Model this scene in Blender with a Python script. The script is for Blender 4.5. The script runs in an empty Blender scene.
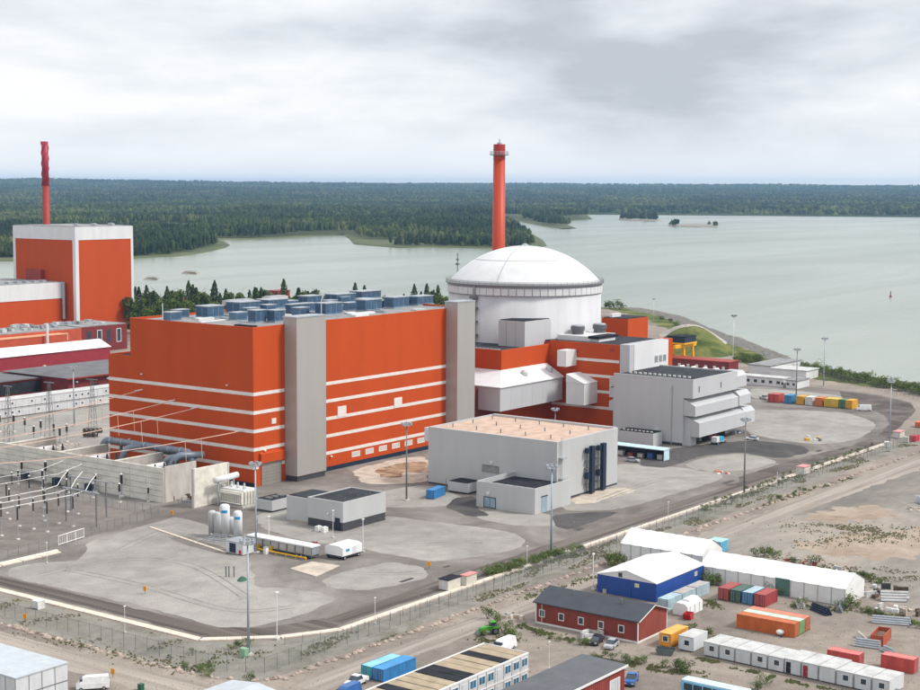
import bpy, math, random
import numpy as np
from mathutils import Vector, Matrix, noise as mnoise
random.seed(7)
rng = np.random.default_rng(11)
R = math.radians
scene = bpy.context.scene
col = scene.collection

# ------------------------------------------------------------------ camera (site frame: +x along the turbine hall, z up, metres)
FPX, IMG_W, IMG_H = 1557.0, 920.0, 690.0
PITCH = math.atan(158 / FPX); ROLL = R(0.30)
HEAD = math.atan2(0.806, 0.5917)          # site x axis seen from the camera's right-hand axis
CAM = np.array([-320.3, -308.2, 86.0])
cam_data = bpy.data.cameras.new('camera')
cam = bpy.data.objects.new('camera', cam_data); col.objects.link(cam)
cam_data.sensor_width = 36.0; cam_data.lens = 36.0 * FPX / IMG_W
cam_data.clip_start = 1.0; cam_data.clip_end = 90000
fwd2 = np.array([math.sin(HEAD), math.cos(HEAD)]); right2 = np.array([math.cos(HEAD), -math.sin(HEAD)])
f = Vector((fwd2[0] * math.cos(PITCH), fwd2[1] * math.cos(PITCH), -math.sin(PITCH)))
r = Vector((right2[0], right2[1], 0)); u = r.cross(f)
cr, sr = math.cos(ROLL), math.sin(ROLL)
r2 = cr * r + sr * u; u2 = -sr * r + cr * u
cam.matrix_world = Matrix(((r2.x, u2.x, -f.x, CAM[0]), (r2.y, u2.y, -f.y, CAM[1]), (r2.z, u2.z, -f.z, CAM[2]), (0, 0, 0, 1)))
scene.camera = cam

# ------------------------------------------------------------------ world, sun, exposure
SUN_EL, SUN_AZ = R(48), R(-62)             # direction towards the sun in the site frame (azimuth from +x)
world = bpy.data.worlds.new('World'); scene.world = world; world.use_nodes = True
nt = world.node_tree; nt.nodes.clear()
def N(tree, t, **kw):
    n = tree.nodes.new(t)
    for k, v in kw.items(): setattr(n, k, v)
    return n
def sockset(n, **kw):
    for k, v in kw.items(): n.inputs[k.replace('_', ' ')].default_value = v
wo = N(nt, 'ShaderNodeOutputWorld'); bg = N(nt, 'ShaderNodeBackground'); bg.inputs['Strength'].default_value = 0.1
sky = N(nt, 'ShaderNodeTexSky'); sky.sky_type = 'NISHITA'; sky.sun_disc = False
sky.sun_elevation = SUN_EL; sky.sun_rotation = R(90) - SUN_AZ; sky.air_density = 1.0; sky.dust_density = 2.0
tc = N(nt, 'ShaderNodeTexCoord')
sep = N(nt, 'ShaderNodeSeparateXYZ'); nt.links.new(tc.outputs['Generated'], sep.inputs[0])
mp = N(nt, 'ShaderNodeMapping'); mp.inputs['Scale'].default_value = (3.2, 3.2, 12.0); mp.inputs['Location'].default_value = (34.55, 52.75, 13.65)
nt.links.new(tc.outputs['Generated'], mp.inputs[0])
nz = N(nt, 'ShaderNodeTexNoise'); sockset(nz, Scale=1.0, Detail=6.0, Roughness=0.52, Distortion=0.15)
nt.links.new(mp.outputs[0], nz.inputs['Vector'])
cramp = N(nt, 'ShaderNodeValToRGB')        # overcast: bright cloud, grey-blue undersides
e = cramp.color_ramp.elements
e[0].position = 0.36; e[0].color = (5.0, 5.3, 5.7, 1)
e[1].position = 0.58; e[1].color = (9.6, 9.65, 9.7, 1)
el = cramp.color_ramp.elements.new(0.47); el.color = (7.4, 7.7, 8.1, 1)
nt.links.new(nz.outputs['Fac'], cramp.inputs[0])
# towards the horizon the cloud layer thins to an even pale veil
hz = N(nt, 'ShaderNodeMapRange'); hz.clamp = True
for i, v in enumerate((0.0, 0.05, 0.0, 1.0)): hz.inputs[1 + i].default_value = v
nt.links.new(sep.outputs['Z'], hz.inputs[0])
mixh = N(nt, 'ShaderNodeMix'); mixh.data_type = 'RGBA'
mixh.inputs[6].default_value = (9.9, 9.95, 10.0, 1)
nt.links.new(hz.outputs[0], mixh.inputs[0]); nt.links.new(cramp.outputs[0], mixh.inputs[7])
# overcast luminance rises towards the zenith
zr = N(nt, 'ShaderNodeMapRange'); zr.clamp = True
for i, v in enumerate((0.12, 1.0, 1.0, 1.35)): zr.inputs[1 + i].default_value = v
nt.links.new(sep.outputs['Z'], zr.inputs[0])
mulz = N(nt, 'ShaderNodeVectorMath'); mulz.operation = 'SCALE'
nt.links.new(mixh.outputs[2], mulz.inputs[0]); nt.links.new(zr.outputs[0], mulz.inputs['Scale'])
mixs = N(nt, 'ShaderNodeMix'); mixs.data_type = 'RGBA'; mixs.inputs[0].default_value = 0.92
nt.links.new(sky.outputs[0], mixs.inputs[6]); nt.links.new(mulz.outputs[0], mixs.inputs[7])
nt.links.new(mixs.outputs[2], bg.inputs['Color']); nt.links.new(bg.outputs[0], wo.inputs['Surface'])

sd = bpy.data.lights.new('sun', 'SUN'); sd.energy = 2.7; sd.angle = R(11); sd.color = (1.0, 0.96, 0.9)
sun = bpy.data.objects.new('sun', sd); col.objects.link(sun)
sdir = Vector((math.cos(SUN_EL) * math.cos(SUN_AZ), math.cos(SUN_EL) * math.sin(SUN_AZ), math.sin(SUN_EL)))
sun.rotation_euler = sdir.to_track_quat('Z', 'Y').to_euler(); sun.location = (0, 0, 400)

scene.view_settings.view_transform = 'Standard'; scene.view_settings.look = 'None'
scene.view_settings.exposure = 0.22; scene.view_settings.gamma = 1.0; scene.view_settings.use_curve_mapping = False
scene.render.engine = 'CYCLES'
scene.cycles.use_denoising = True
scene.cycles.max_bounces = 6; scene.cycles.volume_bounces = 0; scene.cycles.transparent_max_bounces = 12
scene.cycles.volume_max_steps = 64

# ------------------------------------------------------------------ survey helpers: sight lines -> points on the site
def ray(px, py):
    x = (px - IMG_W / 2) / FPX; y = -(py - IMG_H / 2) / FPX
    x, y = cr * x - sr * y, sr * x + cr * y
    a, b, c = x, math.cos(PITCH) + y * math.sin(PITCH), -math.sin(PITCH) + y * math.cos(PITCH)
    return np.array([a * right2[0] + b * fwd2[0], a * right2[1] + b * fwd2[1], c])
def G(px, py, z=0.0):
    d = ray(px, py); t = (z - CAM[2]) / d[2]; return CAM + t * d
def PX(px, py, x):
    d = ray(px, py); return CAM + d * ((x - CAM[0]) / d[0])
def PY(px, py, y):
    d = ray(px, py); return CAM + d * ((y - CAM[1]) / d[1])
def ZH(px, py, x, y):
    d = ray(px, py); t = ((x - CAM[0]) * d[0] + (y - CAM[1]) * d[1]) / (d[0] ** 2 + d[1] ** 2); return CAM[2] + t * d[2]
def B(px, py, R_, L_, T_, z0=0.0):
    c = G(px, py, z0)
    return c[0], PY(R_, py, c[1])[0], c[1], PX(L_, py, c[0])[1], ZH(px, T_, c[0], c[1])

# ------------------------------------------------------------------ materials
MATS = {}
def mat(name, c, rough=0.7, metal=0.0, var=0.08, scale=0.3, stretch=(1, 1, 1), bump=0.0, bscale=4.0, spec=0.4, detail=4.0, c2=None, lo=0.35, hi=0.65):
    if name in MATS: return MATS[name]
    m = bpy.data.materials.new(name); m.use_nodes = True; t = m.node_tree
    b = t.nodes['Principled BSDF']; b.inputs['Roughness'].default_value = rough; b.inputs['Metallic'].default_value = metal
    b.inputs['Specular IOR Level'].default_value = spec
    g = N(t, 'ShaderNodeNewGeometry'); mp = N(t, 'ShaderNodeMapping'); mp.inputs['Scale'].default_value = stretch
    t.links.new(g.outputs['Position'], mp.inputs[0])
    nz = N(t, 'ShaderNodeTexNoise'); sockset(nz, Scale=scale, Detail=detail, Roughness=0.62); t.links.new(mp.outputs[0], nz.inputs['Vector'])
    rp = N(t, 'ShaderNodeValToRGB'); el = rp.color_ramp.elements
    a = c2 if c2 else tuple(max(0, v * (1 - var)) for v in c); bb = c if c2 else tuple(min(1, v * (1 + var)) for v in c)
    el[0].position = lo; el[0].color = (*a, 1); el[1].position = hi; el[1].color = (*bb, 1)
    t.links.new(nz.outputs['Fac'], rp.inputs[0]); t.links.new(rp.outputs[0], b.inputs['Base Color'])
    if bump:
        n2 = N(t, 'ShaderNodeTexNoise'); sockset(n2, Scale=bscale, Detail=3.0); t.links.new(g.outputs['Position'], n2.inputs['Vector'])
        bp = N(t, 'ShaderNodeBump'); bp.inputs['Strength'].default_value = bump; bp.inputs['Distance'].default_value = 0.1
        t.links.new(n2.outputs['Fac'], bp.inputs['Height']); t.links.new(bp.outputs[0], b.inputs['Normal'])
    MATS[name] = m; return m
def ground_mat(name, cols, rough=0.95, s1=0.02, s2=0.35, s3=3.0, stretch=(1, 1, 1)):
    m = bpy.data.materials.new(name); m.use_nodes = True; t = m.node_tree; b = t.nodes['Principled BSDF']
    b.inputs['Roughness'].default_value = rough; b.inputs['Specular IOR Level'].default_value = 0.2
    g = N(t, 'ShaderNodeNewGeometry'); mp = N(t, 'ShaderNodeMapping'); mp.inputs['Scale'].default_value = stretch
    t.links.new(g.outputs['Position'], mp.inputs[0])
    def nz(s, d=5.0, dist=0.0, src=mp.outputs[0]):
        n = N(t, 'ShaderNodeTexNoise'); sockset(n, Scale=s, Detail=d, Roughness=0.6, Distortion=dist); t.links.new(src, n.inputs['Vector']); return n
    n1, n2, n3 = nz(s1, 5, 0.8), nz(s2, 4), nz(s3, 2, 0, g.outputs['Position'])
    r1 = N(t, 'ShaderNodeValToRGB'); el = r1.color_ramp.elements
    el[0].position = 0.36; el[0].color = (*cols[0], 1); el[1].position = 0.64; el[1].color = (*cols[-1], 1)
    for i, c in enumerate(cols[1:-1]): k = r1.color_ramp.elements.new(0.36 + 0.28 * (i + 1) / (len(cols) - 1)); k.color = (*c, 1)
    t.links.new(n1.outputs['Fac'], r1.inputs[0])
    ma = N(t, 'ShaderNodeMath', operation='ADD'); t.links.new(n2.outputs['Fac'], ma.inputs[0]); t.links.new(n3.outputs['Fac'], ma.inputs[1])
    mr = N(t, 'ShaderNodeMapRange')
    for i, v in enumerate((0.7, 1.3, 0.78, 1.2)): mr.inputs[1 + i].default_value = v
    t.links.new(ma.outputs[0], mr.inputs[0])
    sc = N(t, 'ShaderNodeVectorMath', operation='SCALE'); t.links.new(r1.outputs[0], sc.inputs[0]); t.links.new(mr.outputs[0], sc.inputs['Scale'])
    t.links.new(sc.outputs[0], b.inputs['Base Color'])
    bp = N(t, 'ShaderNodeBump'); bp.inputs['Strength'].default_value = 0.35; bp.inputs['Distance'].default_value = 0.15
    t.links.new(n3.outputs['Fac'], bp.inputs['Height']); t.links.new(bp.outputs[0], b.inputs['Normal'])
    MATS[name] = m; return m
def leaf_mat(name, c1, c2, pos_scale=0.05):
    m = bpy.data.materials.new(name); m.use_nodes = True; t = m.node_tree; b = t.nodes['Principled BSDF']
    b.inputs['Roughness'].default_value = 0.8; b.inputs['Specular IOR Level'].default_value = 0.2
    g = N(t, 'ShaderNodeNewGeometry'); oi = N(t, 'ShaderNodeObjectInfo')
    nz = N(t, 'ShaderNodeTexNoise'); sockset(nz, Scale=pos_scale, Detail=3.0); t.links.new(g.outputs['Position'], nz.inputs['Vector'])
    a1 = N(t, 'ShaderNodeMath', operation='ADD'); t.links.new(g.outputs['Random Per Island'], a1.inputs[0]); t.links.new(oi.outputs['Random'], a1.inputs[1])
    a2 = N(t, 'ShaderNodeMath', operation='MULTIPLY_ADD'); a2.inputs[1].default_value = 0.33; t.links.new(a1.outputs[0], a2.inputs[0])
    a3 = N(t, 'ShaderNodeMath', operation='MULTIPLY'); a3.inputs[1].default_value = 0.5; t.links.new(nz.outputs['Fac'], a3.inputs[0]); t.links.new(a3.outputs[0], a2.inputs[2])
    rp = N(t, 'ShaderNodeValToRGB'); el = rp.color_ramp.elements
    el[0].position = 0.25; el[0].color = (*c1, 1); el[1].position = 0.85; el[1].color = (*c2, 1)
    t.links.new(a2.outputs[0], rp.inputs[0]); t.links.new(rp.outputs[0], b.inputs['Base Color'])
    MATS[name] = m; return m

ORANGE = mat('orange_cladding', (0.485, 0.066, 0.009), 0.65, 0, 0.045, 0.16, (1, 1, 0.15), spec=0.2)
RUST = mat('brick_red_cladding', (0.30, 0.035, 0.022), 0.6, 0, 0.10, 0.3, (1, 1, 0.2))
CRIMSON = mat('crimson_cladding', (0.27, 0.022, 0.036), 0.6, 0, 0.10, 0.3)
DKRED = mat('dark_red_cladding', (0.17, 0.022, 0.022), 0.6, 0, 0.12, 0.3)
STACK = mat('stack_red', (0.47, 0.048, 0.012), 0.5, 0, 0.10, 0.4, (1, 1, 0.1))
MAGENTA = mat('stack_crimson', (0.34, 0.022, 0.045), 0.5, 0, 0.10, 0.6)
WHITE = mat('white_cladding', (0.68, 0.68, 0.69), 0.5, 0, 0.05, 0.25, (1, 1, 0.2))
STRIPE = mat('stripe_white', (0.72, 0.66, 0.62), 0.55, 0, 0.06, 0.4)
DOMEW = mat('dome_white', (0.66, 0.66, 0.67), 0.5, 0, 0.07, 0.12)
CYLW = mat('cylinder_white', (0.53, 0.53, 0.55), 0.6, 0, 0.08, 0.15, (1, 1, 0.2))
GREYT = mat('grey_metal_cladding', (0.40, 0.38, 0.36), 0.42, 0.2, 0.03, 0.3, (1, 1, 0.08))
LGREY = mat('light_grey_cladding', (0.49, 0.495, 0.495), 0.5, 0.08, 0.035, 0.25, (1, 1, 0.12))
SGREY = mat('silver_grey_cladding', (0.50, 0.505, 0.52), 0.5, 0.05, 0.025, 0.25, (1, 1, 0.15))
CONC = mat('concrete', (0.50, 0.47, 0.43), 0.9, 0, 0.14, 0.5, (1, 1, 0.4))
CONCP = mat('precast_concrete', (0.68, 0.645, 0.57), 0.9, 0, 0.12, 0.6, (1, 0.4, 1))
KERBM = mat('kerb_concrete', (0.66, 0.57, 0.48), 0.9, 0, 0.15, 0.8)
DARK = mat('dark_plinth', (0.055, 0.057, 0.065), 0.7, 0, 0.15, 0.5)
ROOFD = mat('dark_roofing', (0.045, 0.048, 0.055), 0.95, 0, 0.25, 0.35, spec=0.08)
ROOFB = mat('bitumen_black', (0.028, 0.03, 0.036), 0.95, 0, 0.25, 0.4, spec=0.08)
ROOFG = mat('grey_roofing', (0.25, 0.25, 0.25), 0.9, 0, 0.25, 0.25)
ROOFP = mat('pink_gravel_roof', (0.50, 0.365, 0.285), 0.95, 0, 0.16, 0.3)
ROOFT = mat('tan_roofing', (0.36, 0.29, 0.20), 0.9, 0, 0.15, 0.5)
BLUEM = mat('blue_vent_housing', (0.10, 0.17, 0.26), 0.55, 0.1, 0.15, 0.6)
BLUEDK = mat('blue_louvre', (0.05, 0.10, 0.17), 0.6, 0.1, 0.15, 0.6)
NAVY = mat('navy_duct', (0.012, 0.024, 0.05), 0.45, 0.1, 0.1, 0.5)
PIPEB = mat('grey_blue_pipe', (0.18, 0.215, 0.265), 0.45, 0.2, 0.12, 0.5)
STEEL = mat('galvanised_steel', (0.42, 0.45, 0.48), 0.45, 0.5, 0.1, 0.8)
STEELD = mat('weathered_steel', (0.20, 0.205, 0.21), 0.55, 0.4, 0.12, 0.8)
MASTW = mat('white_mast', (0.75, 0.75, 0.75), 0.5, 0, 0.05, 0.5)
GLASS = mat('window_glass', (0.03, 0.05, 0.075), 0.12, 0, 0.3, 0.8, spec=0.7)
GLASSB = mat('blue_window_glass', (0.04, 0.16, 0.26), 0.12, 0, 0.3, 0.8, spec=0.7)
TRIM = mat('white_trim', (0.74, 0.73, 0.71), 0.6, 0, 0.05, 0.8)
REDWOOD = mat('red_boarding', (0.24, 0.05, 0.035), 0.8, 0, 0.14, 0.9, (1, 1, 0.2))
TENT = mat('white_tent_fabric', (0.76, 0.76, 0.75), 0.7, 0, 0.05, 0.4)
TENTW = mat('tent_wall_fabric', (0.72, 0.72, 0.70), 0.7, 0, 0.06, 0.4)
BLUEW = mat('blue_steel_wall', (0.016, 0.065, 0.28), 0.5, 0, 0.1, 0.4, (1, 1, 0.1))
CABW = mat('cabin_wall', (0.58, 0.595, 0.61), 0.6, 0, 0.08, 0.7, (1, 1, 0.3))
CABR = mat('cabin_roof', (0.50, 0.50, 0.49), 0.8, 0, 0.16, 0.4)
YELLOW = mat('yellow_paint', (0.78, 0.42, 0.01), 0.5, 0, 0.08, 0.6)
TYRE = mat('tyre_rubber', (0.018, 0.018, 0.018), 0.9, 0, 0.1, 2)
INSUL = mat('insulator_porcelain', (0.03, 0.026, 0.026), 0.35, 0, 0.1, 2)
BARK = mat('bark', (0.10, 0.07, 0.05), 0.95, 0, 0.2, 1.5)
ROCKM = mat('boulder_granite', (0.50, 0.40, 0.33), 0.95, 0, 0.3, 0.35, c2=(0.24, 0.19, 0.165))
SOILP = mat('damp_soil', (0.42, 0.30, 0.20), 0.95, 0, 0.3, 0.25, c2=(0.17, 0.09, 0.05))
PALEC = mat('pale_sand', (0.47, 0.405, 0.335), 0.95, 0, 0.2, 0.3)
OLIVE = mat('green_tarpaulin', (0.09, 0.17, 0.14), 0.7, 0, 0.1, 1)
def paint(nm, c, rough=0.5): return mat('paint_' + nm, c, rough, 0, 0.14, 0.7, (1, 1, 0.4))

GROUND = ground_mat('bare_ground', [(0.17, 0.145, 0.123), (0.245, 0.208, 0.177), (0.31, 0.262, 0.222)], s1=0.018)
VERGE = ground_mat('verge_ground', [(0.17, 0.16, 0.13), (0.25, 0.232, 0.205), (0.215, 0.20, 0.16)], s1=0.06)
GRAVEL = ground_mat('light_gravel', [(0.255, 0.238, 0.217), (0.30, 0.281, 0.258), (0.335, 0.315, 0.29)], s1=0.03, s2=0.2)
DGRAVEL = ground_mat('dark_gravel', [(0.16, 0.14, 0.125), (0.21, 0.185, 0.165)], s1=0.05)
ASPH = ground_mat('worn_asphalt', [(0.135, 0.118, 0.106), (0.185, 0.165, 0.15), (0.25, 0.228, 0.21)], s1=0.035, s2=0.16)
ASPHD = ground_mat('dark_asphalt', [(0.06, 0.056, 0.056), (0.10, 0.092, 0.09)], s1=0.05)
FIELD = ground_mat('sandy_field', [(0.17, 0.155, 0.137), (0.265, 0.24, 0.21), (0.36, 0.305, 0.255)], s1=0.02, stretch=(0.5, 1, 1))
OCHRE = ground_mat('ochre_sand', [(0.29, 0.22, 0.165), (0.37, 0.30, 0.24)], s1=0.05)
GRASSG = ground_mat('grass_ground', [(0.045, 0.07, 0.018), (0.11, 0.13, 0.035), (0.19, 0.17, 0.055)], s1=0.06)
LEAFC = leaf_mat('conifer_leaves', (0.018, 0.035, 0.014), (0.06, 0.10, 0.03))
LEAFD = leaf_mat('broadleaf_leaves', (0.03, 0.055, 0.015), (0.12, 0.17, 0.04))
LEAFB = leaf_mat('shrub_leaves', (0.045, 0.075, 0.02), (0.17, 0.22, 0.07), 0.3)
def forest_mat():
    m = bpy.data.materials.new('far_forest'); m.use_nodes = True; t = m.node_tree; b = t.nodes['Principled BSDF']; b.inputs['Roughness'].default_value = 0.9; b.inputs['Specular IOR Level'].default_value = 0.1
    g = N(t, 'ShaderNodeNewGeometry'); acc = None
    for sc_, wt in ((0.0019, 1.15), (0.012, 0.6)):
        nz = N(t, 'ShaderNodeTexNoise'); sockset(nz, Scale=sc_, Detail=3.0, Roughness=0.55); t.links.new(g.outputs['Position'], nz.inputs['Vector'])
        mm = N(t, 'ShaderNodeMath', operation='MULTIPLY_ADD'); mm.inputs[1].default_value = wt; t.links.new(nz.outputs['Fac'], mm.inputs[0])
        if acc: t.links.new(acc.outputs[0], mm.inputs[2])
        else: mm.inputs[2].default_value = -0.54
        acc = mm
    mm = N(t, 'ShaderNodeMath', operation='MULTIPLY_ADD'); mm.inputs[1].default_value = 0.36; t.links.new(g.outputs['Random Per Island'], mm.inputs[0]); t.links.new(acc.outputs[0], mm.inputs[2])
    rp = N(t, 'ShaderNodeValToRGB'); el = rp.color_ramp.elements
    el[0].position = 0.28; el[0].color = (.009, .020, .011, 1); el[1].position = 0.84; el[1].color = (.12, .138, .05, 1); k = rp.color_ramp.elements.new(0.55); k.color = (.034, .052, .020, 1)
    t.links.new(mm.outputs[0], rp.inputs[0]); t.links.new(rp.outputs[0], b.inputs['Base Color']); MATS['far_forest'] = m; return m
FOREST = forest_mat()

# ------------------------------------------------------------------ mesh helpers
ORG = {}
class MB:
    def __init__(s): s.v = []; s.f = []; s.sm = False
    def add(s, vs, fs):
        k = len(s.v); s.v += [tuple(map(float, p)) for p in vs]; s.f += [tuple(i + k for i in q) for q in fs]; return s
    def box(s, x0, x1, y0, y1, z0, z1):
        x0, x1 = min(x0, x1), max(x0, x1); y0, y1 = min(y0, y1), max(y0, y1)
        return s.add([(x0, y0, z0), (x1, y0, z0), (x1, y1, z0), (x0, y1, z0), (x0, y0, z1), (x1, y0, z1), (x1, y1, z1), (x0, y1, z1)],
                     [(3, 2, 1, 0), (4, 5, 6, 7), (0, 1, 5, 4), (1, 2, 6, 5), (2, 3, 7, 6), (3, 0, 4, 7)])
    def prism(s, poly, z0, z1):
        n = len(poly); vs = [(p[0], p[1], z0) for p in poly] + [(p[0], p[1], z1) for p in poly]
        a = sum(poly[i][0] * poly[(i + 1) % n][1] - poly[(i + 1) % n][0] * poly[i][1] for i in range(n))
        fs = [tuple(range(n, 2 * n)), tuple(range(n - 1, -1, -1))] + [(i, (i + 1) % n, n + (i + 1) % n, n + i) for i in range(n)]
        if a < 0: fs = [tuple(reversed(q)) for q in fs]
        return s.add(vs, fs)
    def sheet(s, poly, z):
        a = sum(poly[i][0] * poly[(i + 1) % len(poly)][1] - poly[(i + 1) % len(poly)][0] * poly[i][1] for i in range(len(poly)))
        p = poly if a > 0 else poly[::-1]
        return s.add([(q[0], q[1], z) for q in p], [tuple(range(len(p)))])
    def extr(s, prof, axis, a0, a1):      # profile of (h, z) pairs extruded along x or y
        n = len(prof)
        P = (lambda t, h, z: (t, h, z)) if axis == 'x' else (lambda t, h, z: (h, t, z))
        vs = [P(a0, h, z) for h, z in prof] + [P(a1, h, z) for h, z in prof]
        return s.add(vs, [tuple(range(n)), tuple(range(2 * n - 1, n - 1, -1))] + [(n + i, n + (i + 1) % n, (i + 1) % n, i) for i in range(n)])
    def cyl(s, cx, cy, z0, z1, r, r2=None, n=16, cap=True):
        r2 = r if r2 is None else r2
        vs = [(cx + r * math.cos(2 * math.pi * i / n), cy + r * math.sin(2 * math.pi * i / n), z0) for i in range(n)]
        vs += [(cx + r2 * math.cos(2 * math.pi * i / n), cy + r2 * math.sin(2 * math.pi * i / n), z1) for i in range(n)]
        fs = [(i, (i + 1) % n, n + (i + 1) % n, n + i) for i in range(n)]
        if cap: fs += [tuple(range(n, 2 * n)), tuple(range(n - 1, -1, -1))]
        return s.add(vs, fs)
    def lathe(s, cx, cy, prof, n=32):
        vs = []; fs = []
        for r_, z in prof:
            vs += [(cx + r_ * math.cos(2 * math.pi * i / n), cy + r_ * math.sin(2 * math.pi * i / n), z) for i in range(n)]
        for k in range(len(prof) - 1):
            fs += [(k * n + i, k * n + (i + 1) % n, (k + 1) * n + (i + 1) % n, (k + 1) * n + i) for i in range(n)]
        fs += [tuple(range((len(prof) - 1) * n, len(prof) * n)), tuple(range(n - 1, -1, -1))]
        return s.add(vs, fs)
    def tube(s, pts, rad, n=8, rad2=None):
        pts = [Vector(p) for p in pts]; rings = []
        for i, p in enumerate(pts):
            d = (pts[min(i + 1, len(pts) - 1)] - pts[max(i - 1, 0)]).normalized()
            a = d.orthogonal().normalized() if i == 0 else (rings[-1][1] - d * rings[-1][1].dot(d)).normalized()
            rings.append((p, a, d.cross(a)))
        vs = []; m = len(pts)
        for i, (p, a, b) in enumerate(rings):
            rr = rad if rad2 is None else rad + (rad2 - rad) * i / max(1, m - 1)
            vs += [p + rr * (a * math.cos(2 * math.pi * k / n) + b * math.sin(2 * math.pi * k / n)) for k in range(n)]
        fs = [(i * n + k, i * n + (k + 1) % n, (i + 1) * n + (k + 1) % n, (i + 1) * n + k) for i in range(m - 1) for k in range(n)]
        fs += [tuple(range(n - 1, -1, -1)), tuple(range((m - 1) * n, m * n))]
        return s.add(vs, fs)
    def smooth(s): s.sm = True; return s
    def build(s, name, m, parent=None, kind=None):
        me = bpy.data.meshes.new(name); v = s.v
        o0 = ORG.get(parent.name) if parent is not None else None
        if o0 is not None: v = [(p[0] - o0[0], p[1] - o0[1], p[2] - o0[2]) for p in v]
        me.from_pydata(v, [], s.f); me.materials.append(m)
        if s.sm: me.polygons.foreach_set('use_smooth', [True] * len(me.polygons))
        me.update()
        o = bpy.data.objects.new(name, me); col.objects.link(o)
        if parent is not None:
            o.parent = parent
            if o0 is not None: ORG[o.name] = o0
        if kind: o['kind'] = kind
        return o
def box(x0, x1, y0, y1, z0, z1): return MB().box(x0, x1, y0, y1, z0, z1)
def tag(o, label, cat, group=None):
    o['label'] = label; o['category'] = cat
    if group: o['group'] = group
    return o
def thing(name, label, cat, loc=(0, 0, 0), group=None, rz=0.0):
    o = bpy.data.objects.new(name, None); col.objects.link(o); o.empty_display_size = 0.5
    o.location = loc; o.rotation_euler.z = rz
    ORG[o.name] = tuple(float(v) for v in loc) if rz == 0 else (0, 0, 0)
    return tag(o, label, cat, group)
def struct(name, mb, m): return mb.build(name, m, kind='structure')
def copy_tree(o, parent=None):
    c = o.copy(); col.objects.link(c); c.parent = parent
    for ch in list(o.children): copy_tree(ch, c)
    return c
def place(proto, used, loc, rz=0.0, label=None, group=None, s=1.0):
    o = proto if not used else copy_tree(proto)
    o.location = loc; o.rotation_euler.z = rz; o.scale = (s, s, s)
    if label: o['label'] = label
    if group: o['group'] = group
    return o
def window(parent, face, plane, a0, a1, z0, z1, fr=0.12, frame_m=TRIM, pane_m=GLASS, mull=0):
    # face '-x' or '-y': frame stands 6 cm proud, pane inside it
    q = MB(); d = 0.07
    def bb(a, b, c, e_, out, inn):
        if face == '-x': q_.box(plane - out, plane - inn, a, b, c, e_)
        else: q_.box(a, b, plane - out, plane - inn, c, e_)
    q_ = q
    bb(a0, a1, z0 - fr, z0, d, -0.05); bb(a0, a1, z1, z1 + fr, d, -0.05); bb(a0 - fr, a0, z0 - fr, z1 + fr, d + .004, -0.05); bb(a1, a1 + fr, z0 - fr, z1 + fr, d + .004, -0.05)
    for k in range(mull):
        c = a0 + (a1 - a0) * (k + 1) / (mull + 1); bb(c - fr * .3, c + fr * .3, z0, z1, d * .8, -0.03)
    fo = q.build('window', frame_m, parent)
    q_ = MB(); bb(a0, a1, z0, z1, 0.03, -0.04); q_.build('pane', pane_m, fo)
    return fo
def poly_px(pts, z=0.0): return [tuple(G(a, b)[:2]) for a, b in pts]
def rounded(poly, it=2):                   # corner cutting for ground outlines
    for _ in range(it):
        q = []
        for i in range(len(poly)):
            a, b = poly[i], poly[(i + 1) % len(poly)]
            q += [(a[0] * .84 + b[0] * .16, a[1] * .84 + b[1] * .16), (a[0] * .16 + b[0] * .84, a[1] * .16 + b[1] * .84)]
        poly = q
    return poly
def ragged(poly, step=1.5, amp=0.25):
    out = []
    for i in range(len(poly)):
        a, b = np.array(poly[i]), np.array(poly[(i + 1) % len(poly)]); L = np.linalg.norm(b - a); n = max(1, int(L / step))
        nrm = np.array([-(b - a)[1], (b - a)[0]]) / max(L, 1e-6)
        for k in range(n):
            p = a + (b - a) * k / n; out.append(tuple(p + nrm * amp * (mnoise.noise(Vector((p[0] * .22, p[1] * .22, 0))) * 2.2 + mnoise.noise(Vector((p[0] * 1.1, p[1] * 1.1, 4))) * 1.3)))
    return out

# ================================================================== THE SETTING
SEA = -3.0
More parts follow.
